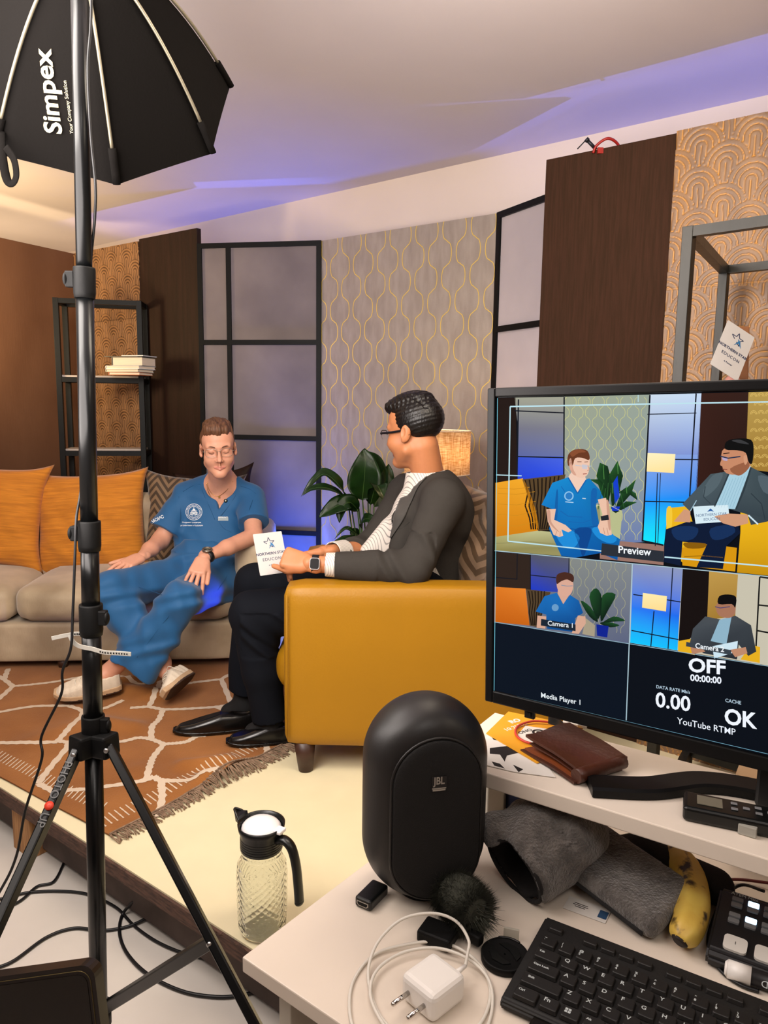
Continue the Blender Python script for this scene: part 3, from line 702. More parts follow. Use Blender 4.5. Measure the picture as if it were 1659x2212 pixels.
# ---------------------------------------------------------------- plant
m_leaf = mat('glossy_leaf', '#16320f', .33, spec=.6, fac=lambda x, y, z: ((x.abs())*0+((y*58).fract()-.5).abs()*.5), col2='#2d5a1c')
m_stem = mat('leaf_stem', '#35521f', .5)
m_pot = mat('dark_blue_pot', '#16213a', .4); m_soil = mat('soil', '#2a1d14', .95, bump=1)
pc = Vector((W(795, 1190, 3.36).x, 3.36, PT))
plant = thing('potted_plant', 'potted peace lily with broad dark leaves between the two seated men', 'plant', pc)
b = BM(); lathe(b, [(.09, 0), (.10, .02), (.13, .26), (.138, .27), (.132, .28), (.12, .26), (.12, .24)], 40, capb=True); obj('pot', b, m_pot, plant)
b = BM(); lathe(b, [(.001, .245), (.122, .24)], 30); obj('soil', b, m_soil, plant)
def leaf(spine, wid, up=None, fold=.25, prof=None, nv=9):
    """leaf with a real thin thickness along a spine (world); wid: max half width"""
    S = spl(spine, 8); n = len(S); V = []; top = []
    root = pc+Vector((random.uniform(-.03, .03), random.uniform(-.03, .03), .25))
    b = BM(); rows = []
    for i, p in enumerate(S):
        t = i/(n-1); tg = (S[min(i+1, n-1)]-S[max(i-1, 0)]).normalized()
        side = tg.cross(Vector(up) if up else Vector((0, -1, .35))).normalized(); nor = side.cross(tg).normalized()
        w = wid*max(.02, (math.sin(PI*min(1, t**.8*1.0))**.75)*(1.0-.25*t)) if t < 1 else wid*.01
        row = []
        for k in range(nv):
            s = (k/(nv-1)-.5)*2; wave = .04*wid*math.sin(t*22+k)*abs(s)+.03*wid*math.cos(t*70)*abs(s)*(1-abs(s))
            row.append(b.verts.new(p+side*(s*w)+nor*(abs(s)*w*fold+wave)))
        rows.append(row)
    for A, B in zip(rows, rows[1:]):
        for k in range(nv-1): f = b.faces.new((A[k], A[k+1], B[k+1], B[k])); f.smooth = True
    # coordinates for the veins: store as leaf-local through a second small trick: midrib tube
    bmesh.ops.solidify(b, geom=b.faces[:]+b.edges[:]+b.verts[:], thickness=.0012)
    o = obj('leaf', b, m_leaf, plant, True, smooth=True)
    b = BM(); tube(b, [p-(Vector(up) if up else Vector((0, -1, .35))).normalized()*0 for p in S[:-2]], [max(.0006, .0022*(1-i/len(S))) for i in range(len(S)-2)], 6)
    obj('midrib', b, m_stem, o, True)
    b = BM(); mid = (root+S[0])/2+Vector((0, 0, .02)); tube(b, spl([root, mid, S[0]], 6), .0035, 6); obj('leaf_stalk', b, m_stem, plant, True)
def L(pts, wid, **k): leaf([W(x, y, Y) for x, y, Y in pts], wid, **k)
L([(783, 1080, 3.36), (786, 1045, 3.34), (789, 1005, 3.33), (788, 968, 3.35)], .086, up=(0.1, -1, .1), fold=.12)
L([(795, 1085, 3.42), (812, 1040, 3.44), (808, 1000, 3.45), (795, 975, 3.46)], .07, up=(-.3, -1, .1))
L([(752, 1085, 3.36), (735, 1052, 3.30), (705, 1025, 3.28), (682, 1035, 3.27), (650, 1073, 3.26)], .036, up=(0, -.6, 1), fold=.4)
L([(758, 1088, 3.36), (735, 1068, 3.3), (706, 1054, 3.25), (672, 1056, 3.22), (655, 1070, 3.21)], .03, up=(0, -.7, 1))
L([(775, 1098, 3.36), (745, 1088, 3.28), (715, 1100, 3.25), (688, 1118, 3.24)], .05, up=(-.1, -1, .6))
L([(772, 1100, 3.33), (755, 1085, 3.28), (738, 1098, 3.26), (733, 1130, 3.25)], .042, up=(-.3, -1, .3))
L([(808, 1095, 3.36), (826, 1055, 3.40), (835, 1030, 3.42), (840, 1002, 3.44)], .055, up=(.4, -1, .1), fold=.3)
L([(800, 1090, 3.33), (812, 1050, 3.29), (822, 1060, 3.26), (838, 1092, 3.25)], .048, up=(.6, -1, .3), fold=.35)
L([(782, 1140, 3.34), (785, 1123, 3.28), (800, 1122, 3.25), (811, 1135, 3.24)], .032, up=(0, -1, .8))
L([(815, 1120, 3.36), (835, 1095, 3.32), (862, 1085, 3.3), (890, 1100, 3.3)], .045, up=(0, -.8, 1))
L([(785, 1170, 3.36), (765, 1150, 3.3), (745, 1142, 3.28), (722, 1165, 3.27)], .016, up=(0, -.7, 1))
L([(790, 1172, 3.33), (765, 1165, 3.26), (738, 1168, 3.22), (714, 1178, 3.2)], .03, up=(0, -.6, 1))
L([(760, 1160, 3.4), (768, 1150, 3.42), (775, 1158, 3.43)], .025, up=(0, -1, .3))
L([(830, 1110, 3.42), (870, 1070, 3.48), (905, 1060, 3.5), (940, 1090, 3.5)], .05, up=(0, -.6, 1))
# ---------------------------------------------------------------- rug
def fold_h(x, y):
    h = np.zeros_like(x)
    for (p, q, a, w) in RF:
        d = q-p; L_ = np.hypot(*d); t = ((x-p[0])*d[0]+(y-p[1])*d[1])/L_**2; tc_ = np.clip(t, 0, 1)
        ds = np.hypot(x-p[0]-tc_*d[0], y-p[1]-tc_*d[1]); h += a*np.exp(-(ds/w)**2)
    h += .0022*(1+np.sin(x*13+y*5)*np.cos(y*9-x*4))
    return h
def g2(x, y, z=.21): v = G(x, y, z); return np.array([v.x, v.y])
RF = [(g2(400, 1652), g2(490, 1640), .022, .035), (g2(445, 1682), g2(550, 1655), .034, .035), (g2(515, 1700), g2(545, 1660), .026, .03),
      (g2(255, 1490), g2(335, 1500), .030, .05), (g2(215, 1560), g2(285, 1570), .025, .05), (g2(250, 1470), g2(300, 1462), .016, .03),
      (g2(400, 1700), g2(300, 1660), .008, .05), (g2(60, 1600), g2(140, 1570), .008, .06)]
RC = G(237, 1806, PT+.003); RC.z = 0
rv = (G(620, 1606, PT+.003)-G(237, 1806, PT+.003)); rv.z = 0; rv.normalize()
ru = (G(0, 1680, PT+.003)-G(237, 1806, PT+.003)); ru.z = 0; ru.normalize()
m_rug = mat('rust_brown_rug', '#965f2a', .95, col2='#84501f', vscale=4, bump=.8, bscale=220, var=.05, sheen=.1)
m_cream = mat('cream_rug_line', '#c9b6a0', .95, bump=.6, bscale=200)
nu_, nv_ = 170, 140; RL, RW = 1.75, 1.42
uu = np.linspace(0, RL, nu_); vv = np.linspace(0, RW, nv_); Ug, Vg = np.meshgrid(uu, vv, indexing='ij')
wav = .012*np.sin(Ug*5)*1.0+.008*np.sin(Vg*9)*(Vg < 2)
X = RC.x+ru.x*Ug+rv.x*(Vg); Y_ = RC.y+ru.y*Ug+rv.y*(Vg)
edge = np.minimum.reduce([Ug, Vg])
X = X+.010*np.sin(Vg*11)*np.exp(-Ug/.15)*ru.x; Y_ = Y_+.010*np.sin(Vg*11)*np.exp(-Ug/.15)*ru.y
Zr = PT+.004+fold_h(X, Y_)
P1 = np.stack([X, Y_, Zr], -1).reshape(-1, 3); P0 = P1.copy(); P0[:, 2] -= .003
Qr = grid(nu_, nv_); b = BM(); me = npmesh('t', np.concatenate([P1, P0]), np.concatenate([Qr[:, ::-1], Qr+nu_*nv_])); b.from_mesh(me); bpy.data.meshes.remove(me)
def ribbon(pts, w, dz=.0012, mi=1):
    S = spl([(p[0], p[1], 0) for p in pts], 10); prev = None
    for i, p in enumerate(S):
        tg = (S[min(i+1, len(S)-1)]-S[max(i-1, 0)]); tg.normalize(); sd = Vector((-tg.y, tg.x, 0)); ww = w*(1+.18*math.sin(i*1.7+p.x*30))
        row = []
        for s in (-1, 0, 1):
            c = p+sd*ww*s; hz = float(fold_h(np.array([c.x]), np.array([c.y]))[0]); row.append(b.verts.new((c.x, c.y, PT+.004+hz+dz)))
        if prev:
            for k in range(2): f = b.faces.new((prev[k], row[k], row[k+1], prev[k+1])); f.material_index = mi; f.smooth = True
        prev = row
lines = [[(18, 1444), (9, 1466)], [(-30, 1455), (0, 1462), (28, 1481)], [(28, 1481), (0, 1507), (-30, 1530)], [(28, 1481), (70, 1477), (119, 1472), (179, 1463), (221, 1463)],
 [(221, 1463), (259, 1460), (301, 1478), (331, 1469)], [(-30, 1542), (0, 1538), (75, 1526), (149, 1523)], [(149, 1523), (179, 1538), (150, 1575), (125, 1601)], [(179, 1538), (200, 1533), (226, 1529), (266, 1513)],
 [(125, 1601), (147, 1609), (110, 1655), (82, 1692)], [(82, 1692), (119, 1710)], [(119, 1707), (188, 1703), (229, 1698), (313, 1687), (332, 1681)], [(-20, 1602), (0, 1603), (60, 1606), (125, 1603)],
 [(332, 1681), (348, 1689), (392, 1690), (440, 1684), (475, 1678)], [(348, 1691), (350, 1720), (342, 1762)], [(317, 1684), (325, 1655), (332, 1635), (354, 1607)], [(354, 1607), (380, 1605), (404, 1601), (425, 1590), (445, 1588)],
 [(147, 1609), (200, 1606), (263, 1601), (298, 1593), (326, 1596), (354, 1607)], [(326, 1596), (329, 1569), (343, 1553), (352, 1532)], [(321, 1526), (352, 1532)], [(281, 1529), (321, 1526)], [(321, 1526), (335, 1505), (342, 1488)],
 [(352, 1532), (410, 1531), (466, 1527), (500, 1520)], [(400, 1476), (426, 1472), (478, 1467)], [(478, 1467), (520, 1440), (540, 1400)], [(466, 1527), (560, 1560), (590, 1600)], [(575, 1610), (578, 1628)], [(342, 1488), (350, 1470), (400, 1476)], [(478, 1467), (500, 1520)]]
for l in lines: ribbon([g2(x, y, PT+.008) for x, y in l], .0115)
for k in range(5, 85):                                               # short woven dashes along both borders
    a = RC+ru*(.03+k*.02)+rv*.055; c = a+rv*.05+ru*.03
    ribbon([(a.x, a.y), (c.x, c.y)], .0022)
for k in range(66):
    a = RC+rv*(.02+k*.02)+ru*.045; c = a+ru*.06+rv*.01
    ribbon([(a.x, a.y), (c.x, c.y)], .0022)
rug = thing('woven_rug', 'rust-brown woven rug with cream crazed lines and fringe on the stage', 'rug', (RC.x, RC.y, PT))
obj('rug_cloth', b, [m_rug, m_cream], rug, True)
m_fringe = mat('fringe_yarn', '#8f7660', .95, col2='#6e5846', vscale=60, bump=.5)
b = BM()
for k in range(420):
    t = k/420*RW; p = RC+rv*t; hz = float(fold_h(np.array([p.x]), np.array([p.y]))[0]); p = Vector((p.x, p.y, PT+.005+hz)); ln = random.uniform(.035, .062)*(1.25 if .5 < t < .8 else 1)
    q = p-ru*ln+rv*random.uniform(-.02, .02); q.z = PT+.003+random.random()*.004; m_ = (p+q)/2+rv*random.uniform(-.008, .008); m_.z = max(PT+.004, (p.z+q.z)/2+.003)
    tube(b, spl([p, m_, q], 3), .0019, 5)
for k in range(110):
    t = k/110*RW; p = RC+rv*t; hz = float(fold_h(np.array([p.x]), np.array([p.y]))[0]); bar(b, Vector((p.x, p.y, PT+.006+hz)), Vector((p.x, p.y, PT+.006+hz))+rv*.015, .006)
tag(obj('fringe', b, m_fringe, rug, True), kind='stuff')
# ---------------------------------------------------------------- glass jug
jc = G(567, 2008, PT); jug = thing('glass_jug', 'cut-glass water jug with black lid and handle standing on the stage', 'jug', (jc.x, jc.y, PT), math.radians(-28))
jc = Vector((jc.x, jc.y, PT))
m_glass = mat('clear_glass', '#f4f6f2', .03, trans=1, ior=1.3, spec=.5); m_bplast = mat('black_plastic', '#0b0d0d', .32, spec=.5); m_wplast = mat('white_plastic', '#e6e2e2', .28)
JS = 1.0
prof = [(.044, .0), (.052, .006), (.057, .022), (.0585, .05), (.060, .10), (.0605, .15), (.058, .175), (.050, .19), (.0455, .197), (.0475, .205), (.0475, .215), (.043, .222), (.043, .238)]
pz = np.array([z for r_, z in prof]); prr = np.array([r_ for r_, z in prof]); NZ, NA = 150, 180
zz_ = np.linspace(0, .238, NZ); aa = np.arange(NA)*2*PI/NA; Zg, Ag = np.meshgrid(zz_, aa, indexing='ij')
Rg = np.interp(Zg, pz, prr); kd = 20
d1 = np.abs(np.mod(Ag*kd/(2*PI)+Zg*62, 1)-.5); d2 = np.abs(np.mod(Ag*kd/(2*PI)-Zg*62, 1)-.5)
mask = np.clip((Zg-.02)/.01, 0, 1)*np.clip((.172-Zg)/.01, 0, 1); Rg = Rg+mask*(-.0014*(np.exp(-(d1/.12)**2)+np.exp(-(d2/.12)**2)))
Rin = np.interp(Zg, pz, prr)-.0055
def lat(R): return np.stack([R*np.cos(Ag), R*np.sin(Ag), Zg], -1).reshape(-1, 3)
Vo = lat(Rg); Vi = lat(Rin); Vi[:, 2] = np.maximum(Vi[:, 2], .008)
ii = (np.arange(NZ-1)[:, None]*NA+np.arange(NA)[None]).ravel(); jj = (np.arange(NZ-1)[:, None]*NA+(np.arange(NA)+1) % NA).ravel()
Qo = np.stack([ii, jj, jj+NA, ii+NA], 1); o2 = NZ*NA; Qi = (Qo+o2)[:, ::-1]
tp = (NZ-1)*NA+np.arange(NA); tq = (NZ-1)*NA+(np.arange(NA)+1) % NA; Qt = np.stack([tp, tq, tq+o2, tp+o2], 1)
Vall = np.concatenate([Vo, Vi, [[0, 0, 0], [0, 0, .008]]]); cb = len(Vall)-2
me = bpy.data.meshes.new('jar'); fc = [tuple(q) for q in np.concatenate([Qo, Qi, Qt]).tolist()]+[(int(cb), int((k+1) % NA), int(k)) for k in range(NA)]+[(int(cb+1), int(o2+k), int(o2+(k+1) % NA)) for k in range(NA)]
me.from_pydata(Vall.tolist(), [], fc); me.update(); obj('jar', me, m_glass, jug, smooth=35)
b = BM(); lathe(b, [(.0475, .212), (.0495, .214), (.0495, .252), (.0535, .262), (.0555, .276), (.0525, .276), (.050, .262), (.0465, .250), (.0465, .212)], 48)
for z in (.218, .224, .230, .236, .242): lathe(b, [(.0494, z), (.0503, z+.0015), (.0494, z+.003)], 48)
sp_ = [(-.050, -.016), (-.072, -.006), (-.076, 0), (-.072, .006), (-.050, .016)]
prism(b, [Vector((x, y, .262)) for x, y in sp_], (0, 0, .003)); tube(b, spl([(-.048, -.017, .268), (-.066, -.010, .283), (-.079, 0, .289), (-.066, .010, .283), (-.048, .017, .268)], 5), .0032, 8)
prism(b, [Vector((x, y, .262)) for x, y in sp_], (-.004, 0, .022))
obj('collar', b, m_bplast, jug)
b = BM(); sphere(b, (.0, 0, .262), (.048, .046, .024), u=32); box(b, (.052, 0, .272), (.022, .026, .009), bev=.003); obj('flip_lid', b, m_wplast, jug)
b = BM(); hp = spl([(.044, 0, .245), (.066, 0, .252), (.086, 0, .238), (.098, 0, .20), (.104, 0, .15), (.107, 0, .112)], 8); tube(b, hp, [.013+.0*i for i in range(len(hp))], 14, flat=.75); sphere(b, (.107, 0, .112), (.010, .0135, .01)); obj('handle', b, m_bplast, jug)
# ---------------------------------------------------------------- octagonal softbox
m_sbox = mat('black_softbox_fabric', '#0a0807', .9, bump=.3, bscale=220, var=.08, vscale=3, spec=.08); m_rod = mat('grey_rod', '#77705f', .35, metal=.5)
m_diff = mat('white_diffuser', '#fff3e2', .6, emit=2.2)
SO = Vector((-.688, 1.834, 2.177)); R3 = (Matrix.Rotation(.304, 3, 'Z') @ Matrix.Rotation(-.582, 3, 'X') @ Matrix.Rotation(-.159, 3, 'Y')); RR = .32
SM = Matrix.Translation(SO) @ R3.to_4x4()
sb = thing('octagonal_softbox', 'large black octagonal softbox on a stand at top left', 'softbox', SO)
def sbp(a, t):                                                    # a: corner angle (turns/8), t: 0 rim .. 1 apex
    r = RR*(1-t)**.56 if t < 1 else 0; y = -.30*t
    return r, y
b = BM(); rows = []; NT = 14
for i in range(NT+1):
    t = i/NT*.93; r, y = sbp(0, t); row = []
    for k in range(64):
        a = k/64*8; fr_ = a-math.floor(a); c0_ = math.floor(a)*PI/4; c1_ = c0_+PI/4
        p0_ = Vector((r*math.cos(c0_), 0, r*math.sin(c0_))); p1_ = Vector((r*math.cos(c1_), 0, r*math.sin(c1_)))
        p = p0_.lerp(p1_, fr_); sag = fr_*(1-fr_)*4
        p *= 1-.006*sag*(1-t); yy = y
        row.append(b.verts.new((p.x, yy, p.z)))
    rows.append(row)
for A, B in zip(rows, rows[1:]):
    for k in range(64): f = b.faces.new((A[k], A[(k+1) % 64], B[(k+1) % 64], B[k])); f.smooth = True
bmesh.ops.transform(b, matrix=SM, verts=b.verts[:]); obj('fabric_shell', b, m_sbox, sb, True)
for k in range(8):
    a = k*PI/4; b = BM(); pts = []
    for i in range(3, 15): t = i/15*.93; r, y = sbp(0, t); pts.append(Vector(((r+.004)*math.cos(a), y-.004, (r+.004)*math.sin(a))))
    tube(b, [SM @ p for p in pts], .0036, 8); rib = obj('rib', b, m_rod, sb, True)
    b = BM(); pts = [Vector(((sbp(0, t)[0]+.003)*math.cos(a), sbp(0, t)[1]-.004, (sbp(0, t)[0]+.003)*math.sin(a))) for t in (0, .06, .13, .2)]
    tube(b, [SM @ p for p in pts], .0085, 8, flat=.8); obj('rib_pocket', b, m_sbox, rib, True)
b = BM(); lathe(b, [(.001, 0), (RR*.9, 0), (RR*.9, .004), (.001, .004)], 8, M=SM @ Matrix.Rotation(-PI/2, 4, 'X') @ Matrix.Rotation(0, 4, 'Z')); obj('diffuser', b, m_diff, sb, True)
m_print = mat('printed_lettering', '#cfc3a2', .6)
def on_shell(a, t):                                               # frame on the facet between corners
    r, y = sbp(0, t); c0_ = math.floor(a)*PI/4; c1_ = c0_+PI/4; f_ = a-math.floor(a)
    p = Vector((r*math.cos(c0_), 0, r*math.sin(c0_))).lerp(Vector((r*math.cos(c1_), 0, r*math.sin(c1_))), f_); return Vector((p.x, y, p.z))
def sb_text(s, px, py, size_px, sx=1, bold=0):
    """lettering laid on the facet seen at that spot, running up it"""
    best = None
    for a in np.linspace(5.02, 5.98, 60):
        for t in np.linspace(.02, .7, 60):
            p = SM @ on_shell(a, t); d = p-CAM; x = 829.5+FPX*d.dot(cr)/d.dot(cf); y = 1106-FPX*d.dot(cu)/d.dot(cf); e = (x-px)**2+(y-py)**2
            if best is None or e < best[0]: best = (e, a, t)
    return best
_, a_, t_ = sb_text('', 133, 292, 0); p0s = SM @ on_shell(a_, t_); _, a2, t2 = sb_text('', 112, 105, 0); p1s = SM @ on_shell(a2, t2)
nrm = ((SM @ on_shell(a_+.1, t_))-p0s).cross(p1s-p0s).normalized()
if nrm.dot(CAM-p0s) < 0: nrm = -nrm
me = text_mesh('Simpex', 1, .002, bold=.022); xs = [v.co.x for v in me.vertices]; k_ = (p1s-p0s).length/max(xs)
Mt = frame_m(p0s+nrm*.002, p1s-p0s, nrm.cross(p1s-p0s)); 
def drape(me, Mt, kx, ky):
    for v in me.vertices:
        p = Mt @ Vector((v.co.x*kx, v.co.y*ky, 0)); best = p
        t = max(0, min(.9, -(SM.inverted() @ p).y/.30)); q = SM.inverted() @ p; a = (math.atan2(q.z, q.x)/(PI/4)) % 8; r, y = sbp(0, t)
        s_ = on_shell(a, t); 
        v.co = SM @ (s_*1.0+Vector((s_.x, -.12, s_.z)).normalized()*(.003+abs(v.co.z)*.2))
    return me
obj('lettering', drape(me, Mt, k_, k_*.92), m_print, sb, True)
me = text_mesh('Your Company Solution', 1, .001); k2 = k_*6.6/21
Mt2 = frame_m(p0s+(p1s-p0s)*.02+nrm.cross(p1s-p0s).normalized()*-.022+nrm*.002, p1s-p0s, nrm.cross(p1s-p0s)); obj('small_lettering', drape(me, Mt2, k2*.62, k2*.62), m_print, sb, True)
b = BM(); sm = [W(2, 285, 1.62), W(4, 330, 1.6), W(14, 385, 1.6), W(26, 397, 1.6), W(35, 380, 1.6), W(30, 345, 1.6), W(12, 318, 1.6)]
tube(b, spl(sm, 8), .0085, 8, flat=.35); obj('strap_loop', b, m_sbox, sb, True)
# ---------------------------------------------------------------- light stand
m_tube = mat('black_tube', '#08090a', .28, spec=.4); m_collar = mat('black_matte_plastic', '#0b0b0b', .55, spec=.2, bump=.1, bscale=200); m_screw = mat('steel_screw', '#b8b8b8', .3, metal=1)
YS = 1.34
def SPt(y, x=None): return W(x if x is not None else 172+40*(y-0)/2212*1.05+2, y, YS)
base_p = W(214, 2200, YS); top_p = W(168, -120, YS+.03); ax = (top_p-base_p)
def onp(y):                                                       # point of the stand axis that shows at image height y
    t = min(((W(829, y, YS+.015).z-base_p.z)/ax.z) for _ in (0,)); lo, hi = -.2, 1.4
    for _ in range(40):
        m_ = (lo+hi)/2; d = base_p+ax*m_-CAM; yy = 1106-FPX*d.dot(cu)/d.dot(cf)
        if yy > y: lo = m_
        else: hi = m_
    return base_p+ax*lo
zfeet = 0.0
st = thing('light_stand', 'black tripod light stand in the left foreground carrying the softbox', 'light stand', (base_p.x, base_p.y, 0))
def seg(name, y0, y1, r): b = BM(); cyl(b, onp(y0), onp(y1), r, n=28); return obj(name, b, m_tube, st, True)
seg('upper_tube', -120, 600, .0135); seg('upper_middle_tube', 600, 1150, .0155); seg('middle_tube', 1150, 1345, .0165); seg('lower_tube', 1340, 1560, .0178)
seg('centre_column', 1590, 2195, .0168)
a1 = ax.normalized()
for (y0, y1, r, kx) in ((578, 645, .0190, -1), (1125, 1190, .0205, -1), (1305, 1372, .0215, 1), (1545, 1590, .0215, 1)):
    p, q = onp(y0), onp(y1); b = BM(); tube(b, [p, p-a1*.003, q+a1*.01, q], [r*.97, r, r, r*.93], 28); co = obj('collar', b, m_collar, st, True)
    b = BM(); m_ = (p*.6+q*.4); sd = Vector((kx, -.25, 0)).normalized(); box(b, tuple(m_+sd*(r+.004)), (.016, .014, .028), bev=.002); sphere(b, m_+sd*(r+.012), (.005, .008, .012)); obj('clamp_knob', b, m_collar, co, True)
sp0, sp1 = onp(1583), onp(1625)
b = BM(); cyl(b, sp0, sp1, .024, n=24)
legdirs = []
def foot(px0, py0, px1, py1, Y1):                                 # leg from the spider towards a floor point
    return W(px0, py0, YS), W(px1, py1, Y1)
P_r0 = W(237, 1612, YS-.01); P_l0 = W(167, 1622, YS-.02)
# right leg: passes (455,2035) and (550,2212); left leg passes (0,2000)
def leg_through(p0, px, py, zfloor=0.0, Yg=None):
    q = W(px, py, Yg); d = q-p0; t = (zfloor-p0.z)/d.z; return p0+d*t, q
fr_, jr = leg_through(P_r0, 456, 2033, 0, 1.15)
fl_, jl = leg_through(P_l0, 0, 1992, 0, 1.10)
bk_ = Vector((base_p.x+.05, base_p.y+.50, 0))
arms = [P_r0, P_l0, sp1+Vector((.0, .035, .012))]
for p in arms: bar(b, (sp0+sp1)/2, Vector((p.x, p.y, (sp0.z+sp1.z)/2))+(p-sp1).normalized()*.008, .040, .044, bev=.005)
obj('spider', b, m_collar, st, True)
for p, q in ((P_r0, fr_), (P_l0, fl_)):
    b = BM(); bar(b, p, q+Vector((0, 0, .01)), .026, .016, up=(1, 0, 0), bev=.003); lg = obj('leg', b, m_tube, st, True)
    b = BM(); sphere(b, q+Vector((0, 0, .012)), (.016, .016, .012)); obj('rubber_foot', b, m_collar, lg, True)
    b = BM(); sphere(b, p+Vector((0, -.019, 0)), (.005, .003, .005)); obj('rivet', b, m_screw, lg, True)
bj = onp(2185); jr = P_r0+(fr_-P_r0)*((jr-P_r0).length/(fr_-P_r0).length)
for j in (jr, P_l0+(fl_-P_l0)*.62):
    b = BM(); bar(b, bj+(j-bj).normalized()*.02, j, .024, .012, up=(0, 1, 0), bev=.002); br = obj('brace', b, m_tube, st, True)
    b = BM()
    for p in (j, bj+(j-bj).normalized()*.03): sphere(b, p+Vector((0, -.012, .003)), (.0055, .004, .0055))
    obj('rivet', b, m_screw, br, True)
b = BM(); cyl(b, onp(2170), onp(2212), .024, n=24); obj('lower_hub', b, m_collar, st, True)
# printed word on the left leg
d_ = (fl_-P_l0).normalized(); tl = W(146, 1655, YS-.06); 
def onleg(y):
    lo, hi = 0, 1
    for _ in range(40):
        m_ = (lo+hi)/2; d = P_l0+(fl_-P_l0)*m_-CAM
        if 1106-FPX*d.dot(cu)/d.dot(cf) < y: lo = m_
        else: hi = m_
    return P_l0+(fl_-P_l0)*lo
m_grey = mat('grey_print', '#5e5e5e', .5); m_redp = mat('red_print', '#c8371e', .5)
pL = onleg(1652); nL = Vector((0, -1, 0)); nL = (nL-d_*nL.dot(d_)).normalized(); yd_ = nL.cross(d_).normalized()
Mt = frame_m(pL+nL*.0165-yd_*.008, d_, yd_)
Mt = Matrix(((d_.x, yd_.x, nL.x, Mt.translation.x), (d_.y, yd_.y, nL.y, Mt.translation.y), (d_.z, yd_.z, nL.z, Mt.translation.z), (0, 0, 0, 1)))
text('lettering', 'PHOTO', Mt, .021, m_grey, st, sx=.95); b = BM(); lathe(b, [(.0005, 0), (.008, 0), (.008, .0008), (.0005, .0008)], 20, M=Mt @ Matrix.Translation((.082, .007, 0))); obj('red_dot', b, m_redp, st, True)
text('lettering', 'UP', Mt @ Matrix.Translation((.094, 0, 0)), .021, m_grey, st)
# lamp head joining stand and softbox
apx = SM @ Vector((0, -.31, 0)); lh = thing('lamp_head', 'lamp head joining the softbox to the top of its stand', 'lamp', apx)
b = BM(); cyl(b, SM @ Vector((0, -.27, 0)), SM @ Vector((0, -.40, 0)), .05, n=28); obj('housing', b, m_collar, lh, True)
b = BM(); bar(b, SM @ Vector((0, -.36, 0)), top_p, .02, .02); obj('bracket', b, m_collar, lh, True)
# cable ties and the cable hanging along the stand
m_tie = mat('grey_silicone', '#a9a59c', .5)
def strap(name, pts, w, label, holes=True):
    S = spl(pts, 10); b = BM(); rows = []
    for i, p in enumerate(S):
        tg = (S[min(i+1, len(S)-1)]-S[max(i-1, 0)]).normalized(); upv = Vector((0, 0, 1)); upv = (upv-tg*upv.dot(tg)).normalized(); n_ = tg.cross(upv)
        rows.append([b.verts.new(p+upv*a_*w+n_*c_*.0012) for a_, c_ in ((-1, -1), (1, -1), (1, 1), (-1, 1))])
    for A, B in zip(rows, rows[1:]):
        for k in range(4): b.faces.new((A[k], A[(k+1) % 4], B[(k+1) % 4], B[k]))
    b.faces.new(rows[0][::-1]); b.faces.new(rows[-1]); r = thing(name, label, 'strap', S[0]); obj('band', b, m_tie, r, True)
    if holes:
        b = BM(); L0 = len(S)
        for i in range(int(L0*.62), L0-2, 2): box(b, tuple(S[i]+Vector((0, -.0014, 0))), (.0022, .0012, .0026))
        obj('slot', b, m_collar, r, True)
    return r
pc_ = lambda x, y, d=0: W(x, y, YS-.021+d)
strap('cable_tie', [pc_(112, 1379, .03), pc_(135, 1374, .03), pc_(165, 1369, .035), pc_(185, 1372, .04)], .0036, 'grey reusable cable tie whose free end points left behind the stand pole')
strap('cable_tie', [pc_(151, 1372, .0), pc_(158, 1386, .0), pc_(172, 1396, .0), pc_(200, 1402, .0), pc_(225, 1409, .0), pc_(255, 1411, .0), pc_(283, 1413, 0)], .0038, 'grey reusable cable tie wrapped round the stand pole with free end pointing right')
m_cable = mat('black_cable', '#0b0b0e', .45)
def cable(name, pts, r, label, n=10, m=m_cable, cat='cable', grp=None): b = BM(); tube(b, spl(pts, n), r, 8); o = obj(name, b, m); return tag(o, label, cat, grp)
cable('power_cable', [W(198, -20, 1.36), W(196, 60, 1.355), W(190, 150, 1.355), W(196, 290, 1.36), (onp(400)+Vector((.024, -.004, 0))), (onp(470)+Vector((.018, .006, 0))), (onp(600)+Vector((.0, .026, 0))), (onp(900)+Vector((-.006, .026, 0))), (onp(1060)+Vector((-.019, .012, 0))), W(165, 1120, 1.34), W(162, 1200, 1.33), W(157, 1330, 1.32), W(153, 1400, 1.31), W(135, 1450, 1.31), W(132, 1500, 1.31), W(90, 1590, 1.31), W(90, 1640, 1.3), W(55, 1750, 1.3), W(35, 1850, 1.3), W(0, 1925, 1.3), W(-80, 2050, 1.3)], .0026, 'long thin black cable hanging down along the light stand', 12)
g = lambda x, y, z=.006: G(x, y, z)
cable('floor_cable', [g(-40, 1942), g(0, 1942), g(60, 1928), g(130, 1925), g(190, 1932), g(250, 1960), g(290, 2000), g(340, 2035), g(400, 2060), g(470, 2075), g(560, 2075)], .004, 'black floor cable running beside the stage edge behind the stand')
cable('floor_cable', [g(0, 1968), g(45, 1945), g(80, 1915), g(115, 1905), g(135, 1870), g(145, 1840, .03)], .004, 'black floor cable coming out under the stage near the wooden block')
cable('floor_cable', [g(-20, 2095), (g(30, 2075)), g(100, 2025), g(160, 2005), g(220, 2010), g(280, 2000), g(340, 1970, .02), g(352, 1955, .06)], .0042, 'black floor cable curving from the dark screen to under the stage')
cable('floor_cable', [g(290, 1945, .05), g(265, 1975), g(258, 2015), g(275, 2060), g(320, 2105), g(390, 2140), g(460, 2153), g(520, 2150), g(600, 2130)], .0045, 'thick black floor cable looping between the stand legs and the desk')
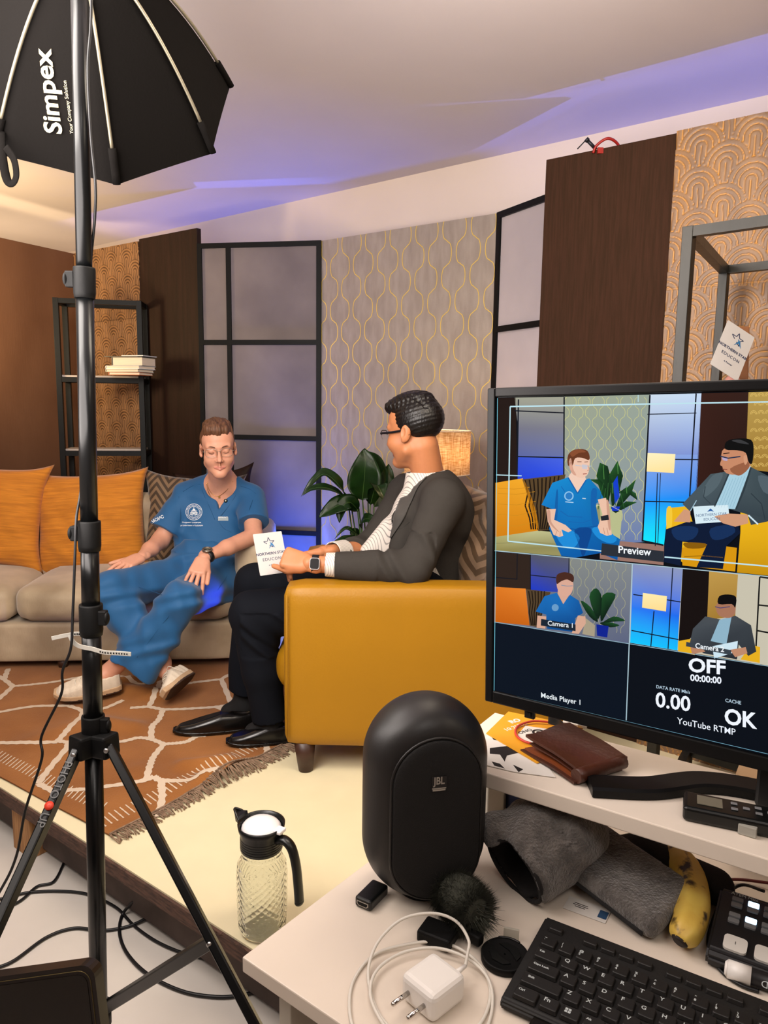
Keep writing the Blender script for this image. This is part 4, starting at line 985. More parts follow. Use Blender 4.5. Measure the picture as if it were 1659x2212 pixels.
# dark glossy screen at lower left
m_gloss = mat('dark_glossy_panel', '#15110c', .25, spec=.6); m_rim = mat('brown_black_rim', '#1c1613', .35)
Yd = .98; pA, pB, pC_ = W(-60, 2115, Yd+.01), W(208, 2078, Yd), W(240, 2260, Yd-.03)
Md = frame_m(pB, pA-pB, pC_-pB); w_ = .32; h_ = .22
dsp = thing('field_monitor', 'dark glossy monitor with rounded corner cut off at the lower left corner', 'monitor', pB)
b = BM(); prism(b, [Vector((x, y, -.012)) for x, y in rrect(w_, h_, .02, cx=w_/2-.002, cy=h_/2-.003)], (0, 0, .024)); bmesh.ops.transform(b, matrix=Md, verts=b.verts[:]); obj('casing', b, m_rim, dsp, True)
sgn = 1 if (Md.to_3x3() @ Vector((0, 0, 1))).dot(CAM-pB) > 0 else -1
b = BM(); prism(b, [Vector((x, y, sgn*.012)) for x, y in rrect(w_-.024, h_-.024, .014, cx=w_/2-.002, cy=h_/2-.003)], (0, 0, sgn*.0012)); bmesh.ops.transform(b, matrix=Md, verts=b.verts[:]); obj('screen_glass', b, m_gloss, dsp, True)
b = BM(); tube(b, [Md @ Vector((x, y, sgn*.0125)) for x, y in rrect(w_-.014, h_-.014, .018, cx=w_/2-.002, cy=h_/2-.003)], .0006, 6, closed=True); obj('gold_trim', b, mat('gold_trim', '#5a4d2c', .4, metal=.6), dsp, True)
mp_ = Md @ Vector((w_/2, h_-.01, 0))
b = BM(); cyl(b, mp_, Vector((mp_.x-.02, mp_.y, .02)), .012, n=16); obj('pole', b, m_collar, dsp, True)
b = BM(); lathe(b, [(.001, 0), (.12, 0), (.12, .012), (.012, .03)], 32, c=(mp_.x-.02-pB.x, mp_.y-pB.y, -pB.z), capb=True); obj('base', b, m_collar, dsp)
# ================================================================ PEOPLE
def P_(x, y, Y): return np.array(W(x, y, Y))
def nrm3(v): v = np.array(v, float); return v/np.linalg.norm(v)
def head_axes(fwd, tilt_up=0, roll=0):
    """columns: right-hand x, forward y, up z"""
    f = nrm3(fwd); z = np.array([0, 0, 1.]); x = nrm3(np.cross(f, z)); z = np.cross(x, f)
    M = np.stack([x, f, z], 1); a = math.radians(tilt_up); R = np.array([[1, 0, 0], [0, math.cos(a), -math.sin(a)], [0, math.sin(a), math.cos(a)]])
    r = math.radians(roll); Q = np.array([[math.cos(r), 0, math.sin(r)], [0, 1, 0], [-math.sin(r), 0, math.cos(r)]]); return M @ R @ Q
def head_sdf(S, o, M, sc=1.0, closed=True, cheek=1.0, jaw=1.0):
    T = lambda p: o+M @ (np.array(p, float)*sc)
    E_ = lambda c, r, k=.012, op='add', R=None: S.ell(T(c), np.array(r)*sc, M if R is None else M @ R, k*sc, op)
    C_ = lambda a, b, ra, rb, k=.012, op='add': S.cap(T(a), T(b), ra*sc, rb*sc, k*sc, op)
    E_((0, -.014, .040), (.0745, .094, .080)); E_((0, .040, .045), (.062, .050, .052), .03)
    E_((0, .030, -.030), (.060*cheek, .062, .082), .03)
    C_((-.048*jaw, .006, -.066), (-.012, .070, -.103), .020, .017, .03); C_((.048*jaw, .006, -.066), (.012, .070, -.103), .020, .017, .03)
    E_((0, .080, -.106), (.021, .017, .016), .02)
    for s in (-1, 1):
        E_((s*.040*cheek, .060, -.036), (.024*cheek, .026, .026), .03)
        C_((s*.010, .0915, .020), (s*.046, .076, .022), .009, .008, .018)
    for s in (-1, 1): E_((s*.0315, .103, .001), (.020, .017, .0135), .012, 'sub')
    for s in (-1, 1):
        E_((s*.0310, .0775, .0005), (.0155, .0135, .0125), .003)
        C_((s*.0195, .0885, -.0035), (s*.0430, .0815, -.0035), .0016, .0016, .001)      # lash line
    C_((0, .088, .012), (0, .1110, -.034), .0068, .0098, .012); E_((0, .1130, -.037), (.0095, .010, .0088), .006)
    for s in (-1, 1): E_((s*.0125, .1010, -.0405), (.0068, .0095, .0068), .006); E_((s*.0068, .1055, -.0475), (.0032, .005, .003), .002, 'sub')
    C_((0, .0990, -.050), (0, .0965, -.062), .003, .004, .006)
    for s in (-1, 1):
        C_((0, .0965, -.0700), (s*.0250, .0845, -.0725), .0046, .0020, .004); C_((0, .0955, -.0790), (s*.0215, .0845, -.0755), .0055, .0024, .004)
    C_((-.018, .1005, -.0745), (.018, .1005, -.0745), .0022, .0022, .002, 'sub') if not closed else None
    for s in (-1, 1):
        R = np.array(Matrix.Rotation(-s*.35, 3, 'Z')) @ np.array(Matrix.Rotation(.18, 3, 'X'))
        E_((s*.0770, -.008, -.006), (.0085, .0185, .031), .006, 'add', R); E_((s*.0860, -.001, -.002), (.005, .0105, .018), .004, 'sub', R)
        E_((s*.0765, .004, -.030), (.006, .008, .009), .006)
    return T
def hand_sdf(S, w, d, n, side, sc=1.0, curl=(15, 15, 15, 15), curl2=(20, 20, 20, 20), spread=6, thumb=(45, 10), k=.006):
    """w wrist, d towards fingers, n out of the back of the hand, side=+1: thumb on the +cross(n,d) side"""
    d = nrm3(d); n = np.array(n, float); n = nrm3(n-d*n.dot(d)); s = np.cross(n, d)*side
    q = lambda a, b, c: w+(d*a+s*b+n*c)*sc
    S.cap(q(-.03, 0, 0), q(.012, 0, 0), .027*sc, .026*sc, .01, n=n, fl=.72)
    for b in (-.026, -.009, .009, .026): S.cap(q(.012, b*.7, 0), q(.082-abs(b)*.15, b, .002), .0155*sc, .0115*sc, .012)
    S.cap(q(.02, .018, -.004), q(.055, .030, -.006), .015*sc, .012*sc, .012)
    L_ = ((.043, .026, .021), (.047, .029, .022), (.044, .027, .021), (.035, .021, .019)); tips = []
    for i, b in enumerate((.029, .010, -.010, -.028)):
        p = q(.083-abs(b)*.2, b, 0); a = math.radians(spread*(1.5-i)*1.0); dd = d*math.cos(a)+s*math.sin(a); ang = 0; rr = .0092 if i < 3 else .0080
        for j, l in enumerate(L_[i]):
            ang += math.radians(curl[i] if j == 0 else curl2[i]); v = dd*math.cos(ang)-n*math.sin(ang); p2 = p+v*l*sc
            S.cap(p, p2, rr*sc*(1-.07*j), rr*sc*(.93-.07*j), .0035 if j == 0 else .002); p = p2
        tips.append(p)
    a, c = map(math.radians, thumb); v = d*math.cos(a)+s*math.sin(a); p0 = q(.022, .022, -.006); p1 = p0+v*.038*sc-n*.006*sc
    v2 = nrm3(d*math.cos(a-c)+s*math.sin(a-c)-n*.15); p2 = p1+v2*.032*sc; p3 = p2+nrm3(v2+d*.15)*.026*sc
    S.cap(p0, p1, .0150*sc, .0115*sc, .010); S.cap(p1, p2, .0112*sc, .0100*sc, .003); S.cap(p2, p3, .0100*sc, .0084*sc, .002)
    return tips
def bbox(pts, pad):
    a = np.array(pts); return a.min(0)-pad, a.max(0)+pad
m_lips = '#c07a6c'
def skin(name, c, rough=.45): return mat(name, c, rough, sss=.12, spec=.4, var=.03, vscale=40, bump=.06, bscale=300)
m_skinA = skin('fair_skin', '#cf967c'); m_lipA = mat('pink_lips', '#c98474', .4, sss=.1); m_browA = mat('brown_brow', '#5f4030', .8)
m_skinB = skin('brown_skin', '#b5764f'); m_lipB = mat('brown_lips', '#94524a', .4, sss=.1); m_browB = mat('black_brow', '#1a1210', .8)
m_hairA = mat('light_brown_hair', '#6e4a33', .5, col2='#4f3424', vscale=60, stretch=(2, 2, .3), bump=1, bscale=160, bstretch=(2, 1, .25), spec=.5)
m_hairB = mat('black_hair', '#0d0a0a', .35, bump=1, bscale=150, bstretch=(1, 1, .4), spec=.5)
m_scrub = mat('blue_scrub_cloth', '#145282', .7, var=.04, vscale=5, bump=.2, bscale=300, sheen=.15)
m_white = mat('white_print', '#dfe6ea', .6)
def foldfn(amp, dirs):
    def f(X, Y, Z):
        s = 0
        for (dx, dy, dz, fr, ph) in dirs: q = X*dx+Y*dy+Z*dz; s = s+np.sin(q*fr+ph+1.7*np.sin(q*fr*.37+X*11+Z*7))
        return amp*s/len(dirs)
    return f
# ================================================================ man in blue scrubs
hA = P_(471, 968, 3.42); FA = head_axes((.26, -1, 0), -7, 3)
neckA = P_(476, 1040, 3.56); chA = P_(470, 1112, 3.62); waA = P_(452, 1190, 3.56); peA = P_(440, 1240, 3.50)
shR = P_(405, 1070, 3.62); shL = P_(543, 1072, 3.60)                 # his right (image left), his left
elR = P_(346, 1168, 3.50); wrR = P_(306, 1203, 3.28); elL = P_(548, 1158, 3.42); wrL = P_(440, 1205, 3.16)
hipR = P_(415, 1244, 3.50); hipL = P_(470, 1252, 3.47); knR = P_(236, 1278, 3.08); knL = P_(385, 1302, 3.00)
anR = P_(350, 1432, 3.04); anL = P_(236, 1452, 3.00)
A = thing('person', 'man in blue short-sleeved scrubs with glasses, eyes closed, sitting on the beige sofa', 'person', tuple(peA))
lo, hi = bbox([hA, neckA], .17); lo[2] = chA[2]-.07; lo[0] -= .06; hi[0] += .06; S = SDF(lo, hi, .0024); head_sdf(S, hA, FA, 1.0, closed=False)
Tn = lambda p: hA+FA @ np.array(p)
S.cap(Tn((0, -.026, -.06)), neckA+[0, .015, 0], .053, .056, .02); S.cap(neckA+[0, .03, -.01], chA+[0, -.0, .02], .075, .115, .03, n=(0, 1, 0), fl=.62)
S.cap(neckA+[-.03, .01, -.005], shR*.7+neckA*.3, .034, .04, .03); S.cap(neckA+[.03, .01, -.005], shL*.7+neckA*.3, .034, .04, .03)

S.mesh(smooth_it=1); parts = [(S.V, S.Q)]
for (sh, el, wr) in ((shR, elR, wrR), (shL, elL, wrL)):
    S = SDF(*bbox([sh, el, wr], .08), .004); S.cap(sh, el, .048, .040, .01); S.cap(el, el*.45+wr*.55, .040, .036, .02); S.cap(el*.45+wr*.55, wr, .036, .0265, .02, n=(0, 0, 1), fl=.85); S.mesh(); parts.append((S.V, S.Q))
fwR = nrm3(P_(238, 1237, 3.12)-wrR); S = SDF(*bbox([wrR, wrR+fwR*.2], .09), .0024)
hand_sdf(S, wrR+fwR*.01, fwR, (.15, -.25, 1), -1, 1.0, curl=(10, 12, 14, 16), curl2=(14, 14, 14, 16), spread=7, thumb=(48, 12)); S.mesh(); parts.append((S.V, S.Q))
fwL = nrm3(P_(414, 1262, 3.03)-wrL); S = SDF(*bbox([wrL, wrL+fwL*.2], .09), .0024)
hand_sdf(S, wrL+fwL*.01, fwL, (.10, -.75, .65), 1, 1.0, curl=(22, 18, 18, 20), curl2=(22, 20, 20, 20), spread=8, thumb=(30, 15)); S.mesh(); parts.append((S.V, S.Q))
S = SDF(*bbox([chA, peA], .2), .008); S.cap(chA, peA, .12, .12, .02, n=(0, 1, 0), fl=.7); S.mesh(); parts.append((S.V, S.Q))
for (kn, an, toe) in ((knR, anR, P_(362, 1478, 2.98)), (knL, anL, P_(190, 1478, 2.93))):
    S = SDF(*bbox([kn, an], .08), .005); S.cap(kn*.35+an*.65, an, .044, .036, .03); S.cap(an, an+(toe-an)*.4, .035, .03, .02); S.mesh(); parts.append((S.V, S.Q))
me = join_np('body', parts)
body = obj('body', me, [m_skinA, m_lipA], A, True)
def lipmat(o, M, sc=1):
    def f(c):
        q = (c-o) @ M/sc; x, y, z = q.T; lip = (np.abs(x) < .0250) & (y > .083) & (z < -.0660-.10*np.abs(x)) & (z > -.0850+.30*np.abs(x)) & (y < .12); return lip.astype(int)
    return f
face_mats(me, lipmat(hA, FA))
def brows(o, M, m, parent, sc=1):
    for s in (-1, 1):
        b = BM(); pts = [o+M @ (np.array(p)*sc) for p in ((s*.011, .0985, .0175), (s*.022, .0980, .0225), (s*.036, .0915, .0245), (s*.047, .0815, .0195))]
        tube(b, spl(pts, 5), [.0024]*3+[.0040]*8+[.0028]*3+[.0012]*2, 8, flat=.7); obj('eyebrow', b, m, parent, True)
        b = BM(); tube(b, spl([o+M @ (np.array(p)*sc) for p in ((s*.0185, .0885, -.0050), (s*.0250, .0912, -.0078), (s*.0320, .0912, -.0088), (s*.0395, .0868, -.0075), (s*.0440, .0815, -.0045))], 5), [.0005]*3+[.0011]*12+[.0008]*6, 6); obj('eyelashes', b, m, parent, True)
brows(hA, FA, m_browA, body)
def hair(name, o, M, m, parent, blobs, cuts, h=.0028, sc=1.0, dis=None):
    S = SDF(o-.17, o+.19, h)
    for c, r, k in blobs: S.ell(o+M @ (np.array(c)*sc), np.array(r)*sc, M, k)
    for f in cuts:
        def fn(X, Y, Z, f=f):
            x, y, z = X-o[0], Y-o[1], Z-o[2]; q = [(x*M[0, i]+y*M[1, i]+z*M[2, i])/sc for i in range(3)]; return f(*q)
        S.func(fn, o-.17, o+.19, .006, 'sub')
    if dis:
        def dn(X, Y, Z):
            x, y, z = X-o[0], Y-o[1], Z-o[2]; return dis(*[(x*M[0, i]+y*M[1, i]+z*M[2, i]) for i in range(3)])
        S.disp(dn)
    return obj(name, S.mesh(smooth_it=0), m, parent, True)
# keep-regions: function > 0 is kept
hairlineA = lambda x, y, z: np.minimum(np.maximum(z-(.058+np.clip(-y-.0, 0, .1)*0)+np.clip(.045-y, 0, .2)*1.9, -.2), 9)
hair('hair', hA, FA, m_hairA, body, [((0, -.016, .045), (.0790, .0985, .083), .01), ((0, .030, .092), (.058, .060, .036), .02), ((0, -.02, .105), (.060, .070, .032), .02), ((.02, .055, .100), (.035, .030, .026), .02)],
     [lambda x, y, z: z-np.where(y > .035, .062, np.where(y > .012, .062-(.035-y)*3.2, -.012-np.clip(.012-y, 0, .06)*.9)), lambda x, y, z: .004+np.maximum(np.maximum(-(y-.02), z-.05), .0)-0*x if False else z+.085],
     dis=lambda x, y, z: .0016*np.sin(x*420+3*np.sin(y*60))*np.clip((z-.04)*20, 0, 1)+.0025*np.sin(x*130+y*60))
# glasses
m_wire = mat('thin_metal_frame', '#a79c90', .25, metal=.9); m_lens = mat('lens_glass', '#ffffff', .02, trans=1, ior=1.12, spec=.4)
def glasses(o, M, parent, m, w=.052, h=.034, r=.0009, yb=.113, rim=True, zc=-.002, temple=.0011):
    g_ = None; T = lambda p: Vector(o+M @ np.array(p))
    b = BM()
    for s in (-1, 1):
        pts = [T((s*(.0335)+x, yb-abs(s*.0335+x)*.18, zc+z)) for x, z in rrect(w, h, .011)]
        if rim: tube(b, pts, r, 6, closed=True)
        else: tube(b, [T((s*.0335+x, yb-abs(s*.0335+x)*.18, zc+z)) for x, z in ((-w/2, .0), (-w/2+.001, h*.36), (-w/2+.008, h/2), (w/2-.008, h/2), (w/2-.001, h*.36), (w/2, 0))], r, 6)
    tube(b, spl([T((-.0085, yb-.001, zc+.004)), T((0, yb+.002, zc+.008)), T((.0085, yb-.001, zc+.004))], 4), r, 6)
    fr = obj('glasses', b, m, parent, True)
    for s in (-1, 1):
        b = BM(); tube(b, spl([T((s*.0605, yb-.011, zc+.006)), T((s*.0720, yb-.020, zc+.006)), T((s*.0775, .05, zc+.005)), T((s*.0800, -.002, zc+.006)), T((s*.0790, -.022, zc-.012))], 5), temple, 6, flat=1.6); obj('temple', b, m, fr, True)
        b = BM(); A_ = []; 
        for dy in (.0004, -.0004): A_.append([b.verts.new(T((s*.0335+x, yb+dy-abs(s*.0335+x)*.18, zc+z))) for x, z in rrect(w-.001, h-.001, .0105)])
        b.faces.new(A_[0]); b.faces.new(A_[1][::-1])
        for i in range(len(A_[0])): b.faces.new((A_[0][i-1], A_[0][i], A_[1][i], A_[1][i-1]))
        obj('lens', b, m_lens, fr, True)
glasses(hA, FA, body, m_wire)
# scrub top
lo, hi = bbox([shR, shL, chA, peA, P_(350, 1160, 3.5), P_(575, 1150, 3.5)], .16); S = SDF(lo, hi, .0045)
S.cap(chA+[0, .02, .03], waA, .165, .165, .03, n=(0, 1, 0), fl=.60); S.cap(waA, peA+[0, .0, -.01], .165, .178, .03, n=(0, 1, 0), fl=.66, cutb=True)
S.cap(neckA+[-.04, .03, -.012], shR+[.01, .0, -.004], .052, .060, .05); S.cap(neckA+[.04, .03, -.012], shL+[-.01, 0, -.004], .052, .060, .05)
S.cap(chA+[-.07, -.01, .01], chA+[.07, -.01, .01], .10, .10, .05, n=(0, 1, 0), fl=.85)
slR = shR+(elR-shR)*.80+[-.004, 0, 0]; slL = shL+(elL-shL)*.70
S.cap(shR, slR, .066, .079, .03, cutb=True, n=(0, 1, 0), fl=.9); S.cap(shL, slL, .066, .076, .03, cutb=True, n=(0, 1, 0), fl=.9)
# v neck: wedge taken out of the front
vb = P_(465, 1110, 3.45); 
def vneck(X, Y, Z):
    t = (Z-vb[2]); c = vb[0]+t*.085; half = np.clip(t*.40, 0, .066); return np.maximum(np.abs(X-c)-half, np.maximum(-t, np.where(Z > neckA[2]+.02, -9, Y-(neckA[1]+.035+0*X))))*.8
S.func(vneck, (vb[0]-.12, vb[1]-.3, vb[2]-.02), (vb[0]+.13, neckA[1]+.05, neckA[2]+.12), .004, 'sub')
S.cap(neckA+[0, .02, -.03], Tn((0, -.03, -.02)), .072, .062, .006, 'sub')
S.disp(foldfn(.0065, [(.9, 0, .8, 34, 0), (-.8, 0, 1, 29, 2), (.15, 0, 1, 48, 1)])); S.disp(foldfn(.006, [(-.25, 0, 1, 62, .5), (.4, 0, 1, 40, 2)]), (lo[0], lo[1], lo[2]), (hi[0], hi[1], waA[2]+.05))
top = obj('scrub_top', S.mesh(smooth_it=1), m_scrub, A, True)
# trousers
allp = [hipR, hipL, knR, knL, anR, anL]
lo, hi = bbox(allp, .16); S = SDF(lo, hi, .0048)
S.cap(hipR, hipL, .125, .125, .04, n=(0, 1, 0), fl=.95); S.cap(peA+[0, 0, .02], peA+[0, .02, -.04], .17, .16, .04, n=(0, 1, 0), fl=.7)
hemR = knR+(anR-knR)*.80; hemL = P_(288, 1440, 2.985)
S.cap(hipL, knL, .098, .082, .05); S.cap(hipR, knR, .098, .084, .05)
S.cap(knR, hemR, .083, .088, .03, cutb=True); S.cap(knL, hemL, .083, .104, .03, cutb=True, n=(.3, 1, 0), fl=.78)
S.disp(foldfn(.0085, [(1, .2, .5, 36, 0), (.7, 0, -.8, 31, 1.5), (.9, .3, .1, 52, 2)])); S.disp(foldfn(.005, [(-.45, .3, 1, 60, .5)]), lo, (hi[0], hi[1], knL[2]+.12))
pants = obj('scrub_trousers', S.mesh(smooth_it=1), m_scrub, A, True)
# necklaces, pin, badge, crest, lettering on the top (projected to the cloth surface)
from mathutils.bvhtree import BVHTree
def surf(o):
    me = o.data; off = np.array(wm(o).translation); vs = [wm(o) @ v.co for v in me.vertices]; return BVHTree.FromPolygons(vs, [tuple(p.vertices) for p in me.polygons])
def on(tree, px, py, lift=.001):
    d = ray(px, py).normalized(); h, n, i, dd = tree.ray_cast(CAM, d)
    if h is None: return None
    return h+n*(lift if n.dot(d) < 0 else -lift)
tA = surf(top); bA = surf(body); pA_ = surf(pants)
def decal(tree, me, px, py, s, m, parent, name, rot=0, lift=.0012):
    """lay flat lettering/marks (mesh in pixel-like units, x right y up) on a surface around a spot"""
    bad = []; c, s_ = math.cos(rot), math.sin(rot)
    for v in me.vertices:
        x, y = v.co.x*s, v.co.y*s; h = on(tree, px+x*c+y*s_, py-(y*c-x*s_)*1, lift+(v.co.z*.0005))
        if h is None: bad.append(v.index); v.co = Vector((0, 0, 0))
        else: v.co = h
    if bad:
        b = BM(); b.from_mesh(me); b.verts.ensure_lookup_table(); bmesh.ops.delete(b, geom=[b.verts[i] for i in bad], context='VERTS'); b.to_mesh(me); b.free()
    return obj(name, me, m, parent, True)
def ring_mesh(rs, w=.9, n=48):
    b = BM()
    for r in rs:
        ia = [b.verts.new(((r-w/2)*math.cos(k*2*PI/n), (r-w/2)*math.sin(k*2*PI/n), 0)) for k in range(n)]; oa = [b.verts.new(((r+w/2)*math.cos(k*2*PI/n), (r+w/2)*math.sin(k*2*PI/n), 0)) for k in range(n)]
        for k in range(n): b.faces.new((ia[k], ia[(k+1) % n], oa[(k+1) % n], oa[k]))
    return b
def b2m(b, name='m'): me = bpy.data.meshes.new(name); b.to_mesh(me); b.free(); return me
b = ring_mesh([17.6, 12], .8)
for k in range(30):
    a = k/30*2*PI; q = Matrix.Rotation(a, 4, 'Z'); vs = [b.verts.new(q @ Vector(p)) for p in ((-.55, 13.6, 0), (.55, 13.6, 0), (.55, 16.2, 0), (-.55, 16.2, 0))]; b.faces.new(vs)
def q_(b, x0, y0, x1, y1): b.faces.new([b.verts.new((x, y, 0)) for x, y in ((x0, y0), (x1, y0), (x1, y1), (x0, y1))])
q_(b, -8, -6.5, 8, -5.2); q_(b, -8, -1.6, 8, -.6); q_(b, -6.5, 2.2, 6.5, 3.0)
for x in (-7, -5, -3, 3, 5, 7): q_(b, x-.5, -5, x+.5, -1.8)
for x in (-5.4, -3.6, -1.2, 1.2, 3.6, 5.4): q_(b, x-.4, -.4, x+.4, 2.1)
for x0, y0, x1, y1 in ((-3.4, 3.2, 3.4, 5), (-2, 5, 2, 7), (-.5, 7, .5, 10.5), (-1.4, -5, 1.4, -1.8), (-5, -9, -1, -8.2), (1, -9, 5, -8.2)): q_(b, x0, y0, x1, y1)
decal(tA, b2m(b), 419, 1106, 1.0, m_white, top, 'printed_crest')
for s_, y in (('Создавая традиции,', 1130), ('устремлены в будущее', 1136.5)): decal(tA, text_mesh(s_, 1, 0, align='CENTER', bold=.01), 414, y, 4.3, m_white, top, 'lettering')
decal(tA, text_mesh('АМОИС', 1, 0, bold=.02, align='CENTER'), 339, 1126, 9.5, m_white, top, 'lettering', rot=-.45)
b = BM(); q_(b, -11, -4, 11, 4); me = b2m(b); decal(tA, me, 482, 1121, 1.0, mat('grey_badge', '#8d9aa0', .4), top, 'name_badge', lift=.0025)
decal(tA, text_mesh('МФЮАИТ', 1, 0, align='CENTER', bold=.02), 482, 1119, 4.2, m_white, top, 'lettering', lift=.0032)
h = on(tA, 488, 1082, .003)
if h: b = BM(); sphere(b, h, (.0095, .003, .0095)); obj('lapel_pin', b, mat('dark_pin', '#1c2422', .3, metal=.6), top, True); b = BM(); sphere(b, h+Vector((0, -.003, 0)), (.004, .002, .004)); obj('pin_emblem', b, mat('pin_silver', '#cfcfc0', .3, metal=.6), top, True)
m_goldc = mat('gold_chain', '#c9a35a', .25, metal=1)
def chain(pts, r=.0014, name='necklace'):
    H = [on(bA, x, y, .0015) for x, y in pts]; H = [h for h in H if h]
    b = BM()
    S_ = spl(H, 6)
    tube(b, S_, r, 6); return obj(name, b, m_goldc, body, True)
chain([(449, 1040), (451, 1055), (458, 1066), (466, 1072), (474, 1071), (490, 1058), (503, 1040)], .0010)
chain([(447, 1043), (449, 1058), (455, 1072), (462, 1082), (467, 1087)], .0012); 
h = on(bA, 474, 1072, .004); 
if h: b = BM(); prism(b, [h+Vector((x*.001, -.001, z*.001)) for x, z in ((-2, 4), (2, 4), (5, 0), (3, -3), (5, -9), (0, -7), (-5, -9), (-3, -3), (-5, 0))], (0, -.0012, 0)); obj('gold_pendant', b, m_goldc, body, True)
h = on(bA, 467, 1087, .004)
if h: b = BM(); cyl(b, h+Vector((0, 0, .008)), h+Vector((0, 0, -.012)), .0045, n=12); obj('dark_pendant', b, mat('black_pendant', '#15151a', .3), body, True)
m_scrubd = mat('blue_seam', '#124a76', .8)
def seamline(pts, tree, parent, m, r=.0012, name='seam'):
    H = [on(tree, x, y, .0) for x, y in pts]; H = [h for h in H if h is not None]
    if len(H) > 2: b = BM(); tube(b, spl(H, 4), r, 6); obj(name, b, m, parent, True)
for pts in ([(432, 1046), (441, 1070), (452, 1094), (464, 1122)], [(520, 1050), (508, 1072), (492, 1096), (470, 1122)], [(470, 1122), (482, 1140), (500, 1150)], [(386, 1072), (390, 1100), (388, 1130), (378, 1158)], [(546, 1080), (538, 1102), (532, 1130)], [(432, 1046), (415, 1050), (395, 1062)], [(520, 1050), (538, 1056), (552, 1066)]): seamline(pts, tA, top, m_scrubd)
for pts in ([(250, 1250), (300, 1268), (350, 1285), (372, 1300)], [(365, 1330), (330, 1375), (296, 1420), (270, 1455)], [(505, 1215), (490, 1245), (470, 1275)]): seamline(pts, pA_, pants, m_scrubd)
# wrist watch
m_strap = mat('black_rubber', '#101014', .5)
def band(c, axis, r, w, th=.003, fl=1.0, n=None, m=m_strap, name='strap', parent=None):
    b = BM(); a = Vector(axis).normalized(); x = Vector(n).normalized(); x = (x-a*x.dot(a)).normalized(); y = a.cross(x); M = Matrix(((x.x*fl, y.x, a.x, c[0]), (x.y*fl, y.y, a.y, c[1]), (x.z*fl, y.z, a.z, c[2]), (0, 0, 0, 1)))
    lathe(b, [(r, -w/2), (r+th, -w/2), (r+th, w/2), (r, w/2), (r, -w/2)], 32, M=M); return obj(name, b, m, parent, True)
wa = wrL+(elL-wrL)*.07; axw = nrm3(elL-wrL); nw = nrm3(np.array([-.35, -.75, .55]))
wat = thing('wrist_watch', 'black sports watch with steel bezel on the left wrist of the man in scrubs', 'watch', tuple(wa))
band(wa, axw, .0300, .022, .003, .92, nw, parent=wat)
fcn = nrm3(nw-axw*nw.dot(axw)); wc = wa+fcn*.030; Mw = frame_m(wc, np.cross(axw, fcn), axw)
Mw = Matrix((tuple(list(np.cross(axw, fcn))[i:i+1]+[axw[i], fcn[i], wc[i]] for i in range(3))[0], )) if False else Matrix(((np.cross(axw, fcn)[0], axw[0], fcn[0], wc[0]), (np.cross(axw, fcn)[1], axw[1], fcn[1], wc[1]), (np.cross(axw, fcn)[2], axw[2], fcn[2], wc[2]), (0, 0, 0, 1)))
b = BM(); lathe(b, [(.001, -.004), (.022, -.004), (.0235, .002), (.0215, .0065), (.017, .0072), (.017, .005), (.001, .005)], 36, M=Mw); obj('bezel', b, mat('steel_bezel', '#8e8578', .3, metal=.9), wat, True)
b = BM(); prism(b, [Mw @ Vector((x, y, .0056)) for x, y in rrect(.021, .016, .004)], fcn*.0006); obj('display', b, mat('grey_lcd', '#59594c', .3), wat, True)
